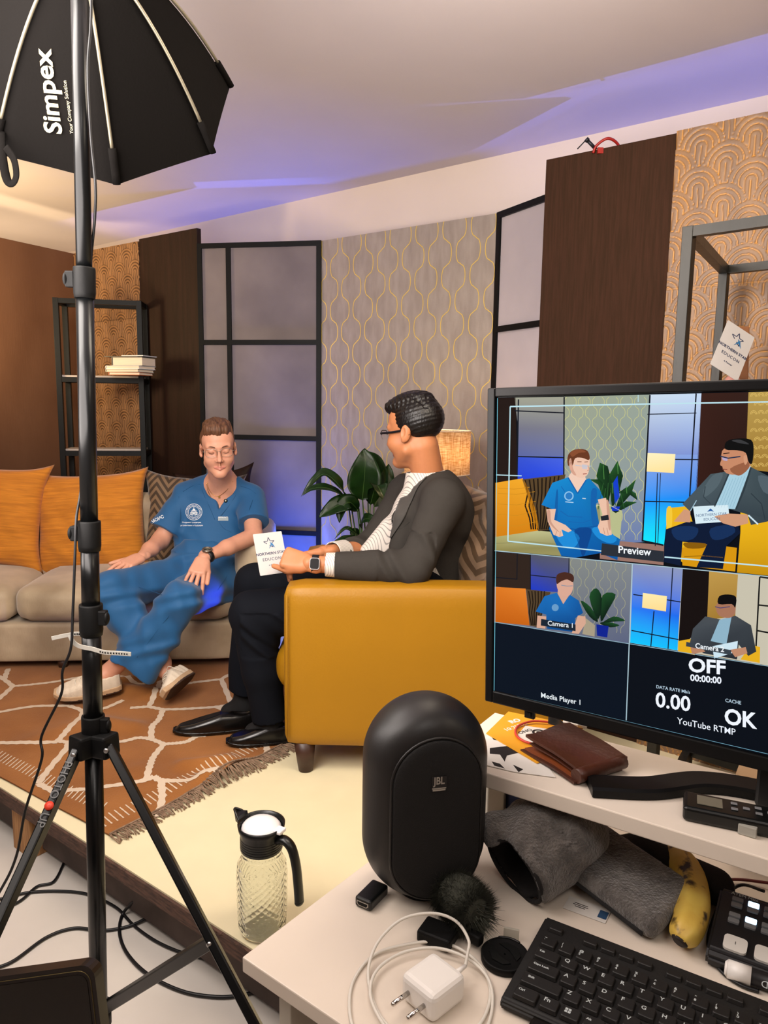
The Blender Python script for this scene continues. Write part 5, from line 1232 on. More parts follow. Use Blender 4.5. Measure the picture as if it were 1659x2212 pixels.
# sneakers
m_knit = mat('cream_knit', '#d8c9b4', .8, bump=.8, bscale=140, bstretch=(1, 1, 3), var=.06, vscale=12); m_sole = mat('beige_sole', '#b99a78', .7, var=.1, vscale=20); m_tread = mat('brown_tread', '#3d2a20', .7, bump=1, bscale=40); m_lace = mat('cream_lace', '#d9cfbd', .8)
def shoe(name, label, heel, toe, up, m1, m2, m3, parent=None, sc=1.0, laces=True, dress=False, cat='shoe'):
    """heel, toe: sole points; up: out of the top"""
    heel = np.array(heel); toe = np.array(toe); f = nrm3(toe-heel); u = np.array(up, float); u = nrm3(u-f*u.dot(f)); s = np.cross(f, u); L_ = np.linalg.norm(toe-heel); q = lambda a, b_, c: heel+f*a*L_+s*b_+u*c
    r = thing(name, label, cat, tuple(heel)); M = np.stack([f, s, u], 1)
    def plan(x, y):                                               # outline distance of the footprint
        t = np.clip(x/L_, 0, 1); hw = .030+.018*np.sin(PI*np.clip((t-.12)/.95, 0, 1))**1.2*(1 if not dress else .75); hw = hw*np.sqrt(np.clip(1-((t-.5)/.52)**(8 if not dress else 6), 0.02, 1)); return np.abs(y)-hw
    for nm, z0, z1, mm, grow in (('sole', 0 if dress else 0, .012 if dress else .030, m2, .004),):
        S = SDF(*bbox([q(-.1, -.06, -.02), q(1.1, .06, .06), q(-.1, .06, .06), q(1.1, -.06, -.02), heel, toe], .03), .003)
        def fn(X, Y, Z):
            x, y, z = X-heel[0], Y-heel[1], Z-heel[2]; a, b_, c = [x*M[0, i]+y*M[1, i]+z*M[2, i] for i in range(3)]
            rock = .010*np.clip((a/L_-.7)/.3, 0, 1)**2*(1.4 if not dress else .6); d = np.maximum(plan(a, b_)-grow, np.maximum(-(c-rock), c-rock-z1+(.008*np.clip(a/L_, 0, 1) if not dress else 0))); return np.maximum(d, np.maximum(-a-.004, a-L_-.004))
        S.func(fn, S.lo, S.lo+S.n*S.h, .002); me = S.mesh(smooth_it=1); so = obj(nm, me, [m2, m3], r, True)
        face_mats(me, lambda c: (((c-heel) @ u) < (.0085 if not dress else .004)).astype(int))
    z = .010 if dress else .024
    S = SDF(*bbox([q(-.1, -.06, 0), q(1.1, .06, .12), q(-.1, .06, .12), q(1.1, -.06, 0)], .03), .003)
    def fn(X, Y, Z):
        x, y, zz = X-heel[0], Y-heel[1], Z-heel[2]; a, b_, c = [x*M[0, i]+y*M[1, i]+zz*M[2, i] for i in range(3)]; t = np.clip(a/L_, -.05, 1.05)
        hgt = z+np.interp(t, [0, .1, .3, .45, .6, .8, .93, 1.0], [.062, .066, .060, .062, .048, .030, .022, .004]).astype(np.float32)*(1.0 if not dress else .95)
        w = plan(a, b_)+np.clip((c-z)/.08, 0, 1)**2*.022; d = np.maximum(w, np.maximum(z-c-.004, c-hgt)); rr = np.sqrt(np.maximum(w+.018, 0)**2+np.maximum(c-hgt+.018, 0)**2)-.018
        return np.maximum(np.maximum(rr, z-c-.004), np.maximum(-a, a-L_))
    S.func(fn, S.lo, S.lo+S.n*S.h, .003); S.ell(q(.20, 0, z+.075), (.048, .026, .032), M, .004, 'sub')
    if not dress: S.disp(lambda X, Y, Z: .0009*np.sin((X-heel[0])*f[0]*260+(Y-heel[1])*f[1]*260+(Z-heel[2])*f[2]*260))
    obj('upper', S.mesh(smooth_it=1), m1, r, True)
    if laces:
        b = BM()
        for t in (.42, .50, .58, .66):
            hz = z+np.interp(t, [.3, .45, .6, .8], [.060, .062, .048, .030])+.002; tube(b, spl([Vector(q(t, -.024, hz-.008)), Vector(q(t+.02, 0, hz+.002)), Vector(q(t, .024, hz-.008))], 4), .0022, 6)
        for sgn in (-1, 1): tube(b, spl([Vector(q(.42, 0, z+.066)), Vector(q(.44, sgn*.03, z+.070)), Vector(q(.50, sgn*.055, z+.045)), Vector(q(.45, sgn*.06, z+.01))], 5), .0016, 6)
        obj('laces', b, m_lace, r, True)
    return r
hlL = anL+[.045, .01, -.075]; shoe('sneaker', 'cream knitted sneaker of the man in scrubs, half behind the tripod pole', hlL, P_(120, 1506, 2.93)+[0, 0, -.004], (0.05, -.25, 1), m_knit, m_sole, m_tread)
shoe('sneaker', 'cream sneaker of the man in scrubs tipped on its side showing the brown tread', P_(418, 1462, 3.02), P_(362, 1506, 2.86), (-.62, .62, .60), m_knit, m_sole, m_tread)
# ================================================================ man in the grey jacket
m_jack = mat('grey_jacket_cloth', '#373431', .9, spec=.15, var=.04, vscale=30, bump=.3, bscale=350); m_navy = mat('navy_trousers', '#0b0e15', .85, spec=.15, bump=.15, bscale=200); m_black = mat('black_sock', '#0b0a0b', .85)
m_shirt = mat('striped_shirt', '#cfc8c0', .7, col2='#8f8a86', fac=lambda x, y, z: ((x+y*.6+z*.15)*120).fract().lt(.22)); m_shoeb = mat('black_shoe_leather', '#0a0807', .26, spec=.5, coat=.1, bump=.25, bscale=25)
hB = P_(896, 932, 2.78); FB = head_axes((-.93, .62, 0), -7, 0)
neB = P_(925, 1035, 2.78); chB = P_(925, 1120, 2.78); peB = P_(905, 1262, 2.76)
nN = P_(958, 1080, 2.60); nE = P_(893, 1228, 2.47); nWr = P_(668, 1218, 2.47)             # near shoulder, elbow, wrist
fS = P_(880, 1062, 2.97); fE = P_(800, 1185, 2.93); fW = P_(700, 1195, 2.66)
hpN = P_(900, 1292, 2.66); hpF = P_(880, 1280, 2.87); kN = P_(548, 1328, 2.62); kF = P_(552, 1262, 2.84); aN = P_(583, 1552, 2.62); aF = P_(528, 1510, 2.82)
Bp = thing('person', 'man in dark grey jacket and navy trousers sitting in the yellow armchair, facing away left', 'person', tuple(peB))
lo, hi = bbox([hB, neB], .16); S = SDF(lo, hi, .0024); head_sdf(S, hB, FB, 1.04, cheek=1.10, jaw=1.12); Tb = lambda p: hB+FB @ np.array(p)
S.cap(Tb((0, -.030, -.06)), neB, .058, .062, .02); S.ell(Tb((0, .045, -.110)), (.03, .03, .02), None, .02); S.mesh(smooth_it=1); parts = [(S.V, S.Q)]
S = SDF(*bbox([neB, chB, peB], .16), .009); S.cap(neB, chB, .06, .10, .02); S.cap(chB, peB, .10, .12, .02); S.mesh(); parts.append((S.V, S.Q))
for wr, el in ((nWr, nE), (fW, fE)): S = SDF(*bbox([wr, el], .06), .004); S.cap(el, wr, .040, .0285, .01, n=(0, 1, .3), fl=.9); S.mesh(); parts.append((S.V, S.Q))
dN = nrm3(P_(602, 1200, 2.50)-nWr); S = SDF(*bbox([nWr, nWr+dN*.15], .1), .0025)
hand_sdf(S, nWr+dN*.005, dN, (.10, -.8, .45), 1, 1.04, curl=(62, 66, 70, 72), curl2=(62, 62, 60, 60), spread=2, thumb=(22, 25)); S.mesh(); parts.append((S.V, S.Q))
dF = nrm3(P_(580, 1222, 2.62)-fW); S = SDF(*bbox([fW, fW+dF*.2], .1), .0025)
hand_sdf(S, fW+dF*.005, dF, (.1, .5, .8), -1, 1.0, curl=(25, 28, 30, 34), curl2=(30, 30, 30, 30), spread=4, thumb=(25, 15)); S.mesh(); parts.append((S.V, S.Q))
me = join_np('body', parts); bodyB = obj('body', me, [m_skinB, m_lipB], Bp, True); face_mats(me, lipmat(hB, FB, 1.04)); brows(hB, FB, m_browB, bodyB, 1.04)
hair('hair', hB, FB, m_hairB, bodyB, [((0, -.018, .045), (.0845, .104, .090), .01), ((0, .035, .098), (.064, .066, .040), .02), ((0, -.01, .118), (.058, .075, .032), .02), ((-.02, .075, .098), (.038, .026, .022), .02)],
     [lambda x, y, z: z-np.where(y > .045, .058, np.where(y > .022, .058-(.045-y)*3.3, np.where(y > .010, -.018, np.where(y > -.022, .012, -.078))))],
     dis=lambda x, y, z: .0014*np.sin(y*330+4*np.sin(x*70))*np.clip((z-.07)*20, 0, 1)+.0006*np.sin(z*420+y*90)+np.where((np.abs(x+.052) < .004) & (z > .075), .003, 0))
m_bframe = mat('black_glasses_frame', '#0c0c12', .3); glasses(hB, FB, bodyB, m_bframe, r=.0017, yb=.121, rim=False, temple=.0030)
# shirt
lo, hi = bbox([neB, chB, peB], .17); lo[0] -= .09; S = SDF(lo, hi, .0045); S.cap(neB+[0, 0, -.03], chB, .085, .135, .03); S.cap(chB, peB, .140, .155, .03)
S.cap(neB+[-.004, .006, -.075], neB+[-.010, .008, .030], .094, .074, .008, cutb=True); S.cap(neB+[-.008, .008, -.02], neB+[-.014, .010, .06], .068, .066, .004, 'sub')
S.cap(P_(845, 1150, 2.80), P_(800, 1192, 2.81), .055, .040, .04, n=(0, 1, 0), fl=.9)
shirt = obj('striped_shirt', S.mesh(smooth_it=1), m_shirt, Bp, True)
# jacket
lo, hi = bbox([nN, nE, nWr, fS, fE, fW, chB, peB], .16); S = SDF(lo, hi, .0048); fd_ = np.array([-.9, .35, 0])
S.cap(neB+[.03, -.01, -.06], chB+[.015, 0, 0], .100, .150, .05); S.cap(chB+[.015, 0, 0], peB+[.01, 0, -.02], .150, .148, .04, cutb=True)
S.cap(neB+[.025, -.03, -.035], nN+[0, .01, -.012], .060, .072, .06); S.cap(neB+[.01, .03, -.03], fS+[0, -.01, -.01], .060, .074, .06)
S.cap(chB+[.045, -.05, .03], chB+[.045, .05, .03], .115, .115, .05)
S.cap(nN, nE, .073, .064, .03); cufN = nWr+(nE-nWr)*.24; S.cap(nE, cufN, .063, .046, .03, cutb=True); cufF = fW+(fE-fW)*.35; S.cap(fS, fE, .070, .058, .03); S.cap(fE, cufF, .058, .046, .03, cutb=True)
# open front: wedge facing left between the lapels
ap = P_(790, 1205, 2.80)
def opening(X, Y, Z):
    t = np.clip((neB[2]-.02-Z)/.42, 0, 1.2); cy = neB[1]+.010-.02*t; half = .044+0*t; return np.maximum(np.abs(Y-cy)-half, np.maximum(X-(neB[0]-.045-.10*t), Z-(neB[2]+.03)))
S.func(opening, (lo[0], neB[1]-.12, peB[2]-.1), (neB[0], neB[1]+.25, neB[2]+.05), .006, 'sub')
S.cap(P_(872, 1120, 2.68), P_(868, 1180, 2.68), .036, .046, .02)
S.cap(neB+[-.012, .010, -.045], Tb((0, -.03, -.03)), .092, .085, .006, 'sub')
S.disp(foldfn(.0042, [(.7, 0, 1, 38, 0), (-.6, .4, 1, 31, 2), (1, 0, -.3, 27, 1)])); S.disp(foldfn(.0065, [(1, 0, .55, 62, .3)]), (nE[0]-.12, nE[1]-.15, nE[2]-.1), (nE[0]+.07, nE[1]+.15, nE[2]+.12))
jack = obj('grey_jacket', S.mesh(smooth_it=1), m_jack, Bp, True)
tJ = surf(jack)
def seam(pts, m, tree=tJ, parent=jack, r=.0016, name='seam', lift=.0):
    H = [on(tree, x, y, lift) for x, y in pts]; H = [h for h in H if h is not None]
    if len(H) > 2: b = BM(); tube(b, spl(H, 4), r, 6, flat=.6); obj(name, b, m, parent, True)
m_jdark = mat('dark_grey_seam', '#2c2a28', .9)
seam([(935, 1003), (915, 1020), (893, 1036), (880, 1052), (872, 1070), (862, 1095), (848, 1125)], m_jack, r=.0034, name='lapel_edge', lift=.001)
seam([(918, 1018), (905, 1032), (897, 1036), (905, 1046)], m_jdark, name='lapel_notch', r=.0014)
seam([(872, 1105), (868, 1118), (862, 1135), (866, 1142), (884, 1128)], m_jdark, name='pocket_edge', r=.0012)
def patch(inner, outer, tree, lift, m, name, parent, nv=8, th=.0035):
    A_, B_ = spl([(x, y, 0) for x, y in inner], 6), spl([(x, y, 0) for x, y in outer], 6); b = BM(); rows = []
    for p, q in zip(A_, B_):
        row = []
        for k in range(nv+1):
            c = p.lerp(q, k/nv); h = on(tree, c.x, c.y, lift); row.append(h)
        rows.append(row)
    V = [[b.verts.new(h) if h is not None else None for h in r] for r in rows]
    for R, Q in zip(V, V[1:]):
        for k in range(nv):
            f = (R[k], R[k+1], Q[k+1], Q[k])
            if all(f) and max((f[i].co-f[i-1].co).length for i in range(4)) < .05: b.faces.new(f).smooth = True
    seen = set(); best = []
    for f0 in b.faces:
        if f0 in seen: continue
        comp = [f0]; seen.add(f0)
        for f in comp:
            for e in f.edges:
                for g_ in e.link_faces:
                    if g_ not in seen: seen.add(g_); comp.append(g_)
        if len(comp) > len(best): best = comp
    bs = set(best); bmesh.ops.delete(b, geom=[f for f in b.faces if f not in bs], context='FACES')
    bmesh.ops.recalc_face_normals(b, faces=b.faces); bmesh.ops.smooth_vert(b, verts=[v for v in b.verts], factor=.5, use_axis_x=True, use_axis_y=True, use_axis_z=True); bmesh.ops.solidify(b, geom=b.faces[:], thickness=th); return obj(name, b, m, parent, True)
m_lapel = mat('grey_lapel_cloth', '#3c3936', .8, bump=.3, bscale=350, sheen=.1)
patch([(920, 1008), (893, 1032), (874, 1062), (861, 1092), (850, 1125), (842, 1160)], [(958, 1000), (930, 1026), (906, 1052), (892, 1082), (870, 1125), (846, 1165)], tJ, .003, m_lapel, 'lapel', jack)
# cuffs
for wr, cu_, el in ((nWr, cufN, nE), (fW, cufF, fE)):
    S = SDF(*bbox([wr, cu_], .07), .003); p0, p1 = cu_+(el-cu_)*.1, wr+(el-wr)*.155; S.cap(p0, p1, .044, .0405, .002, cutb=True, cuta=True); S.cap(p0+(p1-p0)*.4, p1+(p1-p0), .036, .036, .002, 'sub'); obj('shirt_cuff', S.mesh(smooth_it=1), m_shirt, Bp, True)
# trousers
lo, hi = bbox([hpN, hpF, kN, kF, aN, aF], .13); S = SDF(lo, hi, .005)
S.cap(hpN, hpF, .12, .12, .04); S.cap(peB+[0, 0, -.01], peB+[0, 0, -.06], .15, .15, .04); S.cap(hpN, kN, .100, .087, .04); S.cap(hpF, kF, .098, .080, .04)
hmN = kN+(aN-kN)*1.0; hmF = kF+(aF-kF)*.93; S.cap(kN, kN*.45+hmN*.55, .085, .070, .02); S.cap(kN*.45+hmN*.55, hmN, .070, .064, .02, cutb=True); S.cap(kF, hmF, .080, .068, .02, cutb=True)
S.disp(foldfn(.0042, [(1, .1, .5, 30, 0), (.8, 0, -.9, 26, 1)])); S.disp(foldfn(.006, [(.75, 0, 1, 70, .5)]), (kN[0]-.03, lo[1], kN[2]-.14), (kN[0]+.16, hi[1], kN[2]+.02))
tr_ = obj('navy_trousers', S.mesh(smooth_it=1), m_navy, Bp, True)
for an, kn in ((aN, kN), (aF, kF)):
    S = SDF(*bbox([an, an+[-.05, 0, -.06]], .11), .004); S.cap(kn*.25+an*.75, an+[0, 0, -.03], .048, .046, .01); S.cap(an+[0, 0, -.03], an+[-.06, 0, -.055], .044, .036, .02); obj('sock', S.mesh(), m_black, Bp, True)
shoe('dress_shoe', 'polished black slip-on shoe farther from the armchair, on the rug', G(555, 1578, PT+.008)+Vector((0, .03, 0)), G(376, 1583, PT+.010), (0, 0, 1), m_shoeb, m_shoeb, m_shoeb, laces=False, dress=True)
shoe('dress_shoe', 'polished black slip-on shoe nearest the yellow armchair, on the rug', G(648, 1596, PT+.008), G(490, 1607, PT+.010), (0, 0, 1), m_shoeb, m_shoeb, m_shoeb, laces=False, dress=True)
# smart watch, ring, interview card
w2 = nWr+(nE-nWr)*.06; ax2 = nrm3(nE-nWr); n2 = nrm3(np.array([-.05, -.95, .25])); f2 = nrm3(n2-ax2*n2.dot(ax2)); sw = thing('smart_watch', 'black square smart watch on the near wrist of the man in the grey jacket', 'watch', tuple(w2))
band(w2, ax2, .0300, .023, .0022, .98, f2, parent=sw, m=m_strap); wc = w2+f2*.0325; y2 = np.cross(f2, ax2)
Mw = Matrix(((ax2[0], y2[0], f2[0], wc[0]), (ax2[1], y2[1], f2[1], wc[1]), (ax2[2], y2[2], f2[2], wc[2]), (0, 0, 0, 1)))
b = BM(); prism(b, [Vector((x, y, -.005)) for x, y in rrect(.034, .040, .009)], (0, 0, .010)); bmesh.ops.transform(b, matrix=Mw, verts=b.verts[:]); obj('case', b, mat('steel_case', '#6d6a68', .25, metal=.9), sw, True)
b = BM(); prism(b, [Vector((x, y, .005)) for x, y in rrect(.029, .035, .007)], (0, 0, .0012)); bmesh.ops.transform(b, matrix=Mw, verts=b.verts[:]); obj('glass_face', b, mat('black_glass', '#050507', .35, spec=.2), sw, True)
cdir = nrm3(P_(583, 1222, 2.60)-P_(562, 1158, 2.62)); ctr = P_(578, 1196, 2.56); xr = nrm3(np.array([.80, .30, -.18]))
cardM = frame_m(Vector(ctr)+Vector((.012, 0, .002)), W(612, 1152, 2.60)-W(545, 1160, 2.55), W(545, 1160, 2.58)-W(573, 1228, 2.55)); name_card('white interview card with blue star in the hand of the man in the grey jacket', cardM, .105, .150)
# ================================================================ DESK IN THE FOREGROUND
DZ = .86
m_lam = mat('white_laminate', '#dccfc0', .38, spec=.4, var=.02, vscale=6, bump=.04, bscale=120); m_lamd = mat('grey_edge_band', '#b9b2a4', .5, var=.03)
Cd = G(523, 2067, DZ); Cd.z = 0; e1 = G(790, 1865, DZ)-G(523, 2067, DZ); e1.z = 0; e1.normalize(); e2 = Vector((e1.y, -e1.x, 0))
desk = thing('white_desk', 'white laminate desk in the right foreground carrying speaker, keyboard and charger', 'desk', (Cd.x, Cd.y, 0))
def slabq(p, a, la, c, lc, z0, z1, bev=.0015):
    b = BM(); M = Matrix(((a.x, c.x, 0, p.x), (a.y, c.y, 0, p.y), (0, 0, 1, z0), (0, 0, 0, 1))); box(b, (la/2, lc/2, (z1-z0)/2), (la, lc, z1-z0), M, bev=bev); return b
obj('worktop', slabq(Cd, e2, 1.3, e1, .57, DZ-.018, DZ), m_lam, desk, True)
obj('side_panel', slabq(Cd+e2*.035+e1*.02, e2, .018, e1, .50, 0, DZ-.018), m_lamd, desk, True)
obj('front_rail', slabq(Cd+e2*.053+e1*.07, e2, 1.2, e1, .016, DZ-.16, DZ-.018), m_lamd, desk, True)
obj('side_panel', slabq(Cd+e2*1.2+e1*.02, e2, .018, e1, .50, 0, DZ-.018), m_lamd, desk, True)
o = obj('wooden_batten', slabq(Cd+e2*.0+e1*.12, e2, .03, e1, .10, .205, DZ-.02), m_wood); tag(o, 'orange-brown wooden batten standing against the left side of the white desk', 'batten')
# riser board
RZ = 1.0
ra_, rb2 = G(1060, 1672, RZ), G(1659, 1856, RZ); rx = (rb2-ra_); rx.z = 0; rx.normalize(); ry = Vector((-rx.y, rx.x, 0))
dep = (G(1257, 1587, RZ)-ra_).dot(ry); r0 = ra_-rx*.075; r0.z = 0
riser = thing('desk_riser', 'white shelf board raised above the desk under the monitor', 'shelf', (r0.x, r0.y, DZ))
obj('shelf_top', slabq(r0, rx, .85, ry, dep, RZ-.02, RZ), m_lam, riser, True)
for s in (.0, .8): obj('support_panel', slabq(r0+rx*(.01+s)+ry*.10, rx, .018, ry, dep-.11, DZ+.001, RZ-.0205), m_lamd, riser, True)
# ---------------------------------------------------------------- monitor
Rm = Matrix.Rotation(-.6451, 3, 'Z') @ Matrix.Rotation(.0044, 3, 'X') @ Matrix.Rotation(-.0268, 3, 'Y'); MO = CAM+(Vector((.1092, .8095, 1.4698))-CAM)*1.2; MWd, MH = .72, .4225
MM = Matrix.Translation(MO) @ Rm.to_4x4(); mx_, mn, mz = Rm @ Vector((1, 0, 0)), Rm @ Vector((0, -1, 0)), Rm @ Vector((0, 0, 1))
m_bez = mat('black_monitor_bezel', '#070708', .4, spec=.25); m_side = mat('monitor_back', '#121213', .5)
mon = thing('monitor', 'large black monitor at right showing camera previews and stream status', 'monitor', tuple(MO-mz*MH))
def mbox(x0, x1, y0, y1, z0, z1, bev=.001): b = BM(); box(b, ((x0+x1)/2, (y0+y1)/2, -(z0+z1)/2), (x1-x0, y1-y0, z1-z0), MM, bev=bev); return b
b = BM()
sh_ = [(x+MWd/2, z-MH/2) for x, z in rrect(MWd, MH, .006)]; inn = [(.0100, -.0100)]
for (x0, x1, z0, z1) in ((0, .012, 0, MH), (MWd-.012, MWd, 0, MH), (.0115, MWd-.0115, 0, .012), (.0115, MWd-.0115, MH-.0175, MH)): box(b, ((x0+x1)/2, .010, -(z0+z1)/2), (x1-x0, .020, z1-z0), MM, bev=.002)
obj('bezel', b, m_bez, mon, True)
b = BM(); box(b, (MWd/2, .024, -MH/2), (MWd-.01, .020, MH-.01), MM, bev=.004); box(b, (MWd/2, .045, -MH/2), (MWd*.6, .03, MH*.6), MM, bev=.01); obj('back_shell', b, m_side, mon, True)
sP = MO+mn*(-.0035)                                               # screen plane just behind the bezel face
m_scr = mat_attr('lit_screen', .7, .0, emit=1.0); m_scrbk = mat('screen_black', '#05070a', .2)
b = BM(); box(b, (MWd/2, .010, -MH/2), (MWd-.018, .010, MH-.02), MM); obj('panel_glass', b, m_scrbk, mon, True)
SV, SF, SCc = [], [], []
def zpx(x, y): return 1030+x/2.634, 800+y/2.634
def sp(x, y, lay): px, py = zpx(x, y); return PLN(px, py, sP+mn*(.0002+lay*.00012), mn)
XR = 2600
def poly(pts, col, lay, smooth=0, closed=True):
    """flat picture element on the screen; col one colour or one per corner"""
    cs = [lin(c) for c in col] if isinstance(col, list) else None
    if smooth: pts = [(p.x, p.y) for p in spl([(x, y, 0) for x, y in pts], smooth, True)]; 
    i0 = len(SV)
    for k, (x, y) in enumerate(pts): SV.append(sp(x, y, lay)); SCc.append((*(cs[min(k//max(smooth, 1), len(cs)-1)] if cs else lin(col)), 1))
    SF.append(list(range(i0, i0+len(pts))))
def line(pts, w, col, lay):
    for (a, c) in zip(pts, pts[1:]):
        d = math.hypot(c[0]-a[0], c[1]-a[1]) or 1; nx, ny = -(c[1]-a[1])/d*w/2, (c[0]-a[0])/d*w/2
        poly([(a[0]-nx, a[1]-ny), (a[0]+nx, a[1]+ny), (c[0]+nx, c[1]+ny), (c[0]-nx, c[1]-ny)], col, lay)
def slab_text(s, x, y, size, dirv, col, lay, name='screen_lettering', bold=.0, sx=1):
    me = text_mesh(s, 1, 0, bold=bold, sx=sx)
    dl = math.hypot(*dirv); dx, dy = dirv[0]/dl, dirv[1]/dl
    for v in me.vertices: v.co = sp(x+v.co.x*size*dx, y+v.co.x*size*dy-v.co.y*size, lay)
    vcol(me, [(*lin(col), 1)]*len(me.vertices)); return obj(name, me, m_scr, mon, True)
def picture(T, cyan=1.0):
    """the studio set as the wide camera sees it; T maps picture coords (zoomed trace of the preview) to screen ones"""
    def P(pts, col, lay, smooth=0): poly([T(*p) for p in pts], col, lay, smooth)
    return P
LY = dict(bg=0, mid=2, ob=4, man=6, det=8)
Id = lambda x, y: (x, y)
P = picture(Id)
poly([(100, 155), (XR, 95), (XR, 2420), (90, 1838)], '#0a0e14', -1)
P([(118, 158), (222, 155), (230, 620), (108, 640)], '#241812', 0)
P([(215, 155), (497, 151), (497, 330), (235, 330)], ['#a3a391', '#a5a593', '#7f7f8c', '#787888'], 0); P([(235, 330), (497, 330), (497, 490), (230, 490)], ['#787888', '#7f7f8c', '#6a74a8', '#5c68a4'], 0); P([(230, 490), (497, 490), (497, 660), (225, 660)], ['#3a55d0', '#4a66e0', '#2148f0', '#1c3cd8'], 0)
P([(497, 150), (985, 138), (965, 600), (498, 600)], ['#a0a68c', '#9aa698', '#8f9c9e', '#98a09a'], 0); P([(498, 600), (965, 600), (945, 978), (498, 985)], ['#98a09a', '#8f9c9e', '#6c7fb0', '#6a7488'], 0)
P([(985, 138), (1278, 131), (1262, 480), (970, 480)], ['#cfe0f0', '#c9ddf5', '#7f96d8', '#8796cf'], 0); P([(970, 480), (1262, 480), (1250, 720), (955, 740)], ['#8fa6df', '#86a4e4', '#1f8af4', '#2398ff'], 0); P([(955, 740), (1250, 720), (1080, 860), (1065, 995), (940, 975)], ['#2398ff', '#1f8af4', '#16bcff', '#12e6ff', '#12ecff'], 0)
P([(1278, 131), (1546, 124), (1528, 620), (1240, 760)], ['#3b2119', '#35201a', '#2a1611', '#351c16'], 0)
P([(1546, 124), (XR, 96), (XR, 700), (1525, 560)], ['#b99a50', '#b99a50', '#8f6a2c', '#a47c34'], 0)
for r_ in range(9):                                               # arches in the picture
    for c_ in range(16):
        x = 1575+c_*42+(21 if r_ % 2 else 0); y = 150+r_*50-c_*1.5
        for k in (18, 11): line([(x+k*math.cos(a*PI/6), y-k*1.2*math.sin(a*PI/6)) for a in range(7)], 3, '#e0bd68', 1)
for i in range(12):
    pts = []
    for j in range(60): y = 152+j*13.8; pts.append((512+i*40+(14 if i % 2 else -14)*ogee(j/60*7)-(y-150)*.012*i/4, y))
    line(pts, 3, '#c9c887', 1)
for x0, y0, x1, y1, w in ((497, 152, 495, 600, 8), (237, 165, 228, 640, 8), (215, 230, 495, 242, 7), (222, 490, 497, 497, 7), (985, 140, 942, 975, 9), (1248, 132, 1210, 740, 8), (970, 250, 1250, 243, 5), (968, 505, 1262, 508, 6), (955, 745, 1245, 752, 7), (1028, 585, 1015, 1000, 5), (1045, 585, 1030, 990, 4), (945, 970, 1062, 995, 10)): line([(x0, y0), (x1, y1)], w, '#161a24', 2)
P([(820, 972), (1066, 995), (1062, 1108), (700, 1072), (700, 985)], '#9a7468', 1)
P([(105, 940), (345, 912), (560, 930), (720, 990), (480, 1056), (103, 1024)], ['#b3ab6c', '#c2c08c', '#b8b684', '#8f8c62', '#9c9560', '#948a50'], 3)
P([(650, 770), (742, 752), (828, 800), (812, 985), (700, 985)], '#b9bd8c', 4)
P([(105, 640), (262, 614), (348, 912), (105, 948)], ['#f0a324', '#f5ab2a', '#d78412', '#d48010'], 4)
P([(258, 620), (505, 592), (440, 905), (352, 915)], '#5a452a', 4)
for k in range(9): line([(275+k*24, 625-k*3), (290+k*20, 700), (275+k*22, 770), (300+k*16, 840), (310+k*12, 905)], 8, '#1f160d', 5)
for pts in ([(745, 780), (680, 600), (700, 525), (745, 545), (770, 640)], [(770, 780), (750, 600), (800, 515), (832, 600), (800, 740)], [(790, 780), (820, 700), (905, 620), (880, 700), (820, 770)], [(770, 800), (850, 745), (912, 750), (860, 775), (790, 812)], [(740, 790), (690, 650), (640, 620), (700, 620), (760, 700)], [(800, 700), (850, 665), (905, 700), (915, 740), (860, 700)]): P(pts, ['#16301c', '#1e4a22', '#2a5a2a', '#123018', '#0e2414'], 5)
P([(775, 640), (800, 600), (812, 720), (785, 760)], '#143fd0', 6); P([(765, 775), (815, 775), (805, 800), (770, 800)], '#1236c8', 6)
P([(972, 470), (1130, 476), (1122, 584), (966, 576)], ['#fff3c4', '#fff0b8', '#ffe39a', '#ffe7a4'], 5)
# scrubs man in the picture
P([(520, 608), (560, 640), (640, 614), (700, 680), (722, 730), (676, 760), (700, 890), (815, 960), (800, 1080), (700, 1040), (560, 1066), (480, 1055), (410, 900), (455, 800), (368, 765), (430, 640)], ['#168ad0', '#1582c8', '#137cc0', '#1174b8', '#106eb0', '#106eb0', '#0e66a8', '#0e6cb4', '#0a58a4', '#0a58a4', '#0a5ca8', '#0c60ac', '#0e68ae', '#1072bc', '#147ec8', '#168ad0'], 6)
P([(520, 608), (575, 700), (622, 622), (600, 560), (550, 560)], '#f2cdb8', 7)
P([(522, 500), (540, 470), (600, 462), (640, 490), (640, 545), (632, 590), (600, 612), (560, 600), (530, 560)], '#f0c6ae', 8, 3)
P([(518, 540), (520, 480), (560, 450), (620, 452), (640, 480), (638, 510), (600, 498), (560, 500), (545, 540)], '#6b3a22', 9, 3)
line([(560, 540), (600, 545), (652, 545)], 4, '#b8c8d8', 10); P([(598, 535), (628, 538), (628, 562), (600, 560)], '#cfc6cc', 9)
P([(395, 790), (450, 788), (440, 850), (505, 880), (540, 912), (520, 922), (482, 905), (492, 942), (468, 948), (436, 935), (404, 860)], '#edc1a8', 9); P([(688, 735), (735, 725), (755, 830), (768, 935), (740, 942), (702, 925), (688, 890), (715, 820)], '#edc1a8', 9)
P([(704, 830), (748, 822), (752, 850), (708, 856)], '#23262c', 11); poly([(524+27*math.cos(a*PI/10), 715+27*math.sin(a*PI/10)) for a in range(20)], '#8fc4ea', 7); poly([(524+20*math.cos(a*PI/10), 715+20*math.sin(a*PI/10)) for a in range(20)], '#2b7cc4', 8); line([(503, 748), (550, 752)], 5, '#b8d8f0', 8); line([(600, 728), (620, 730)], 5, '#c8d8e0', 8)
line([(520, 610), (573, 700), (622, 624)], 7, '#1362ac', 9); line([(414, 884), (560, 905), (694, 884)], 5, '#0e559e', 8)
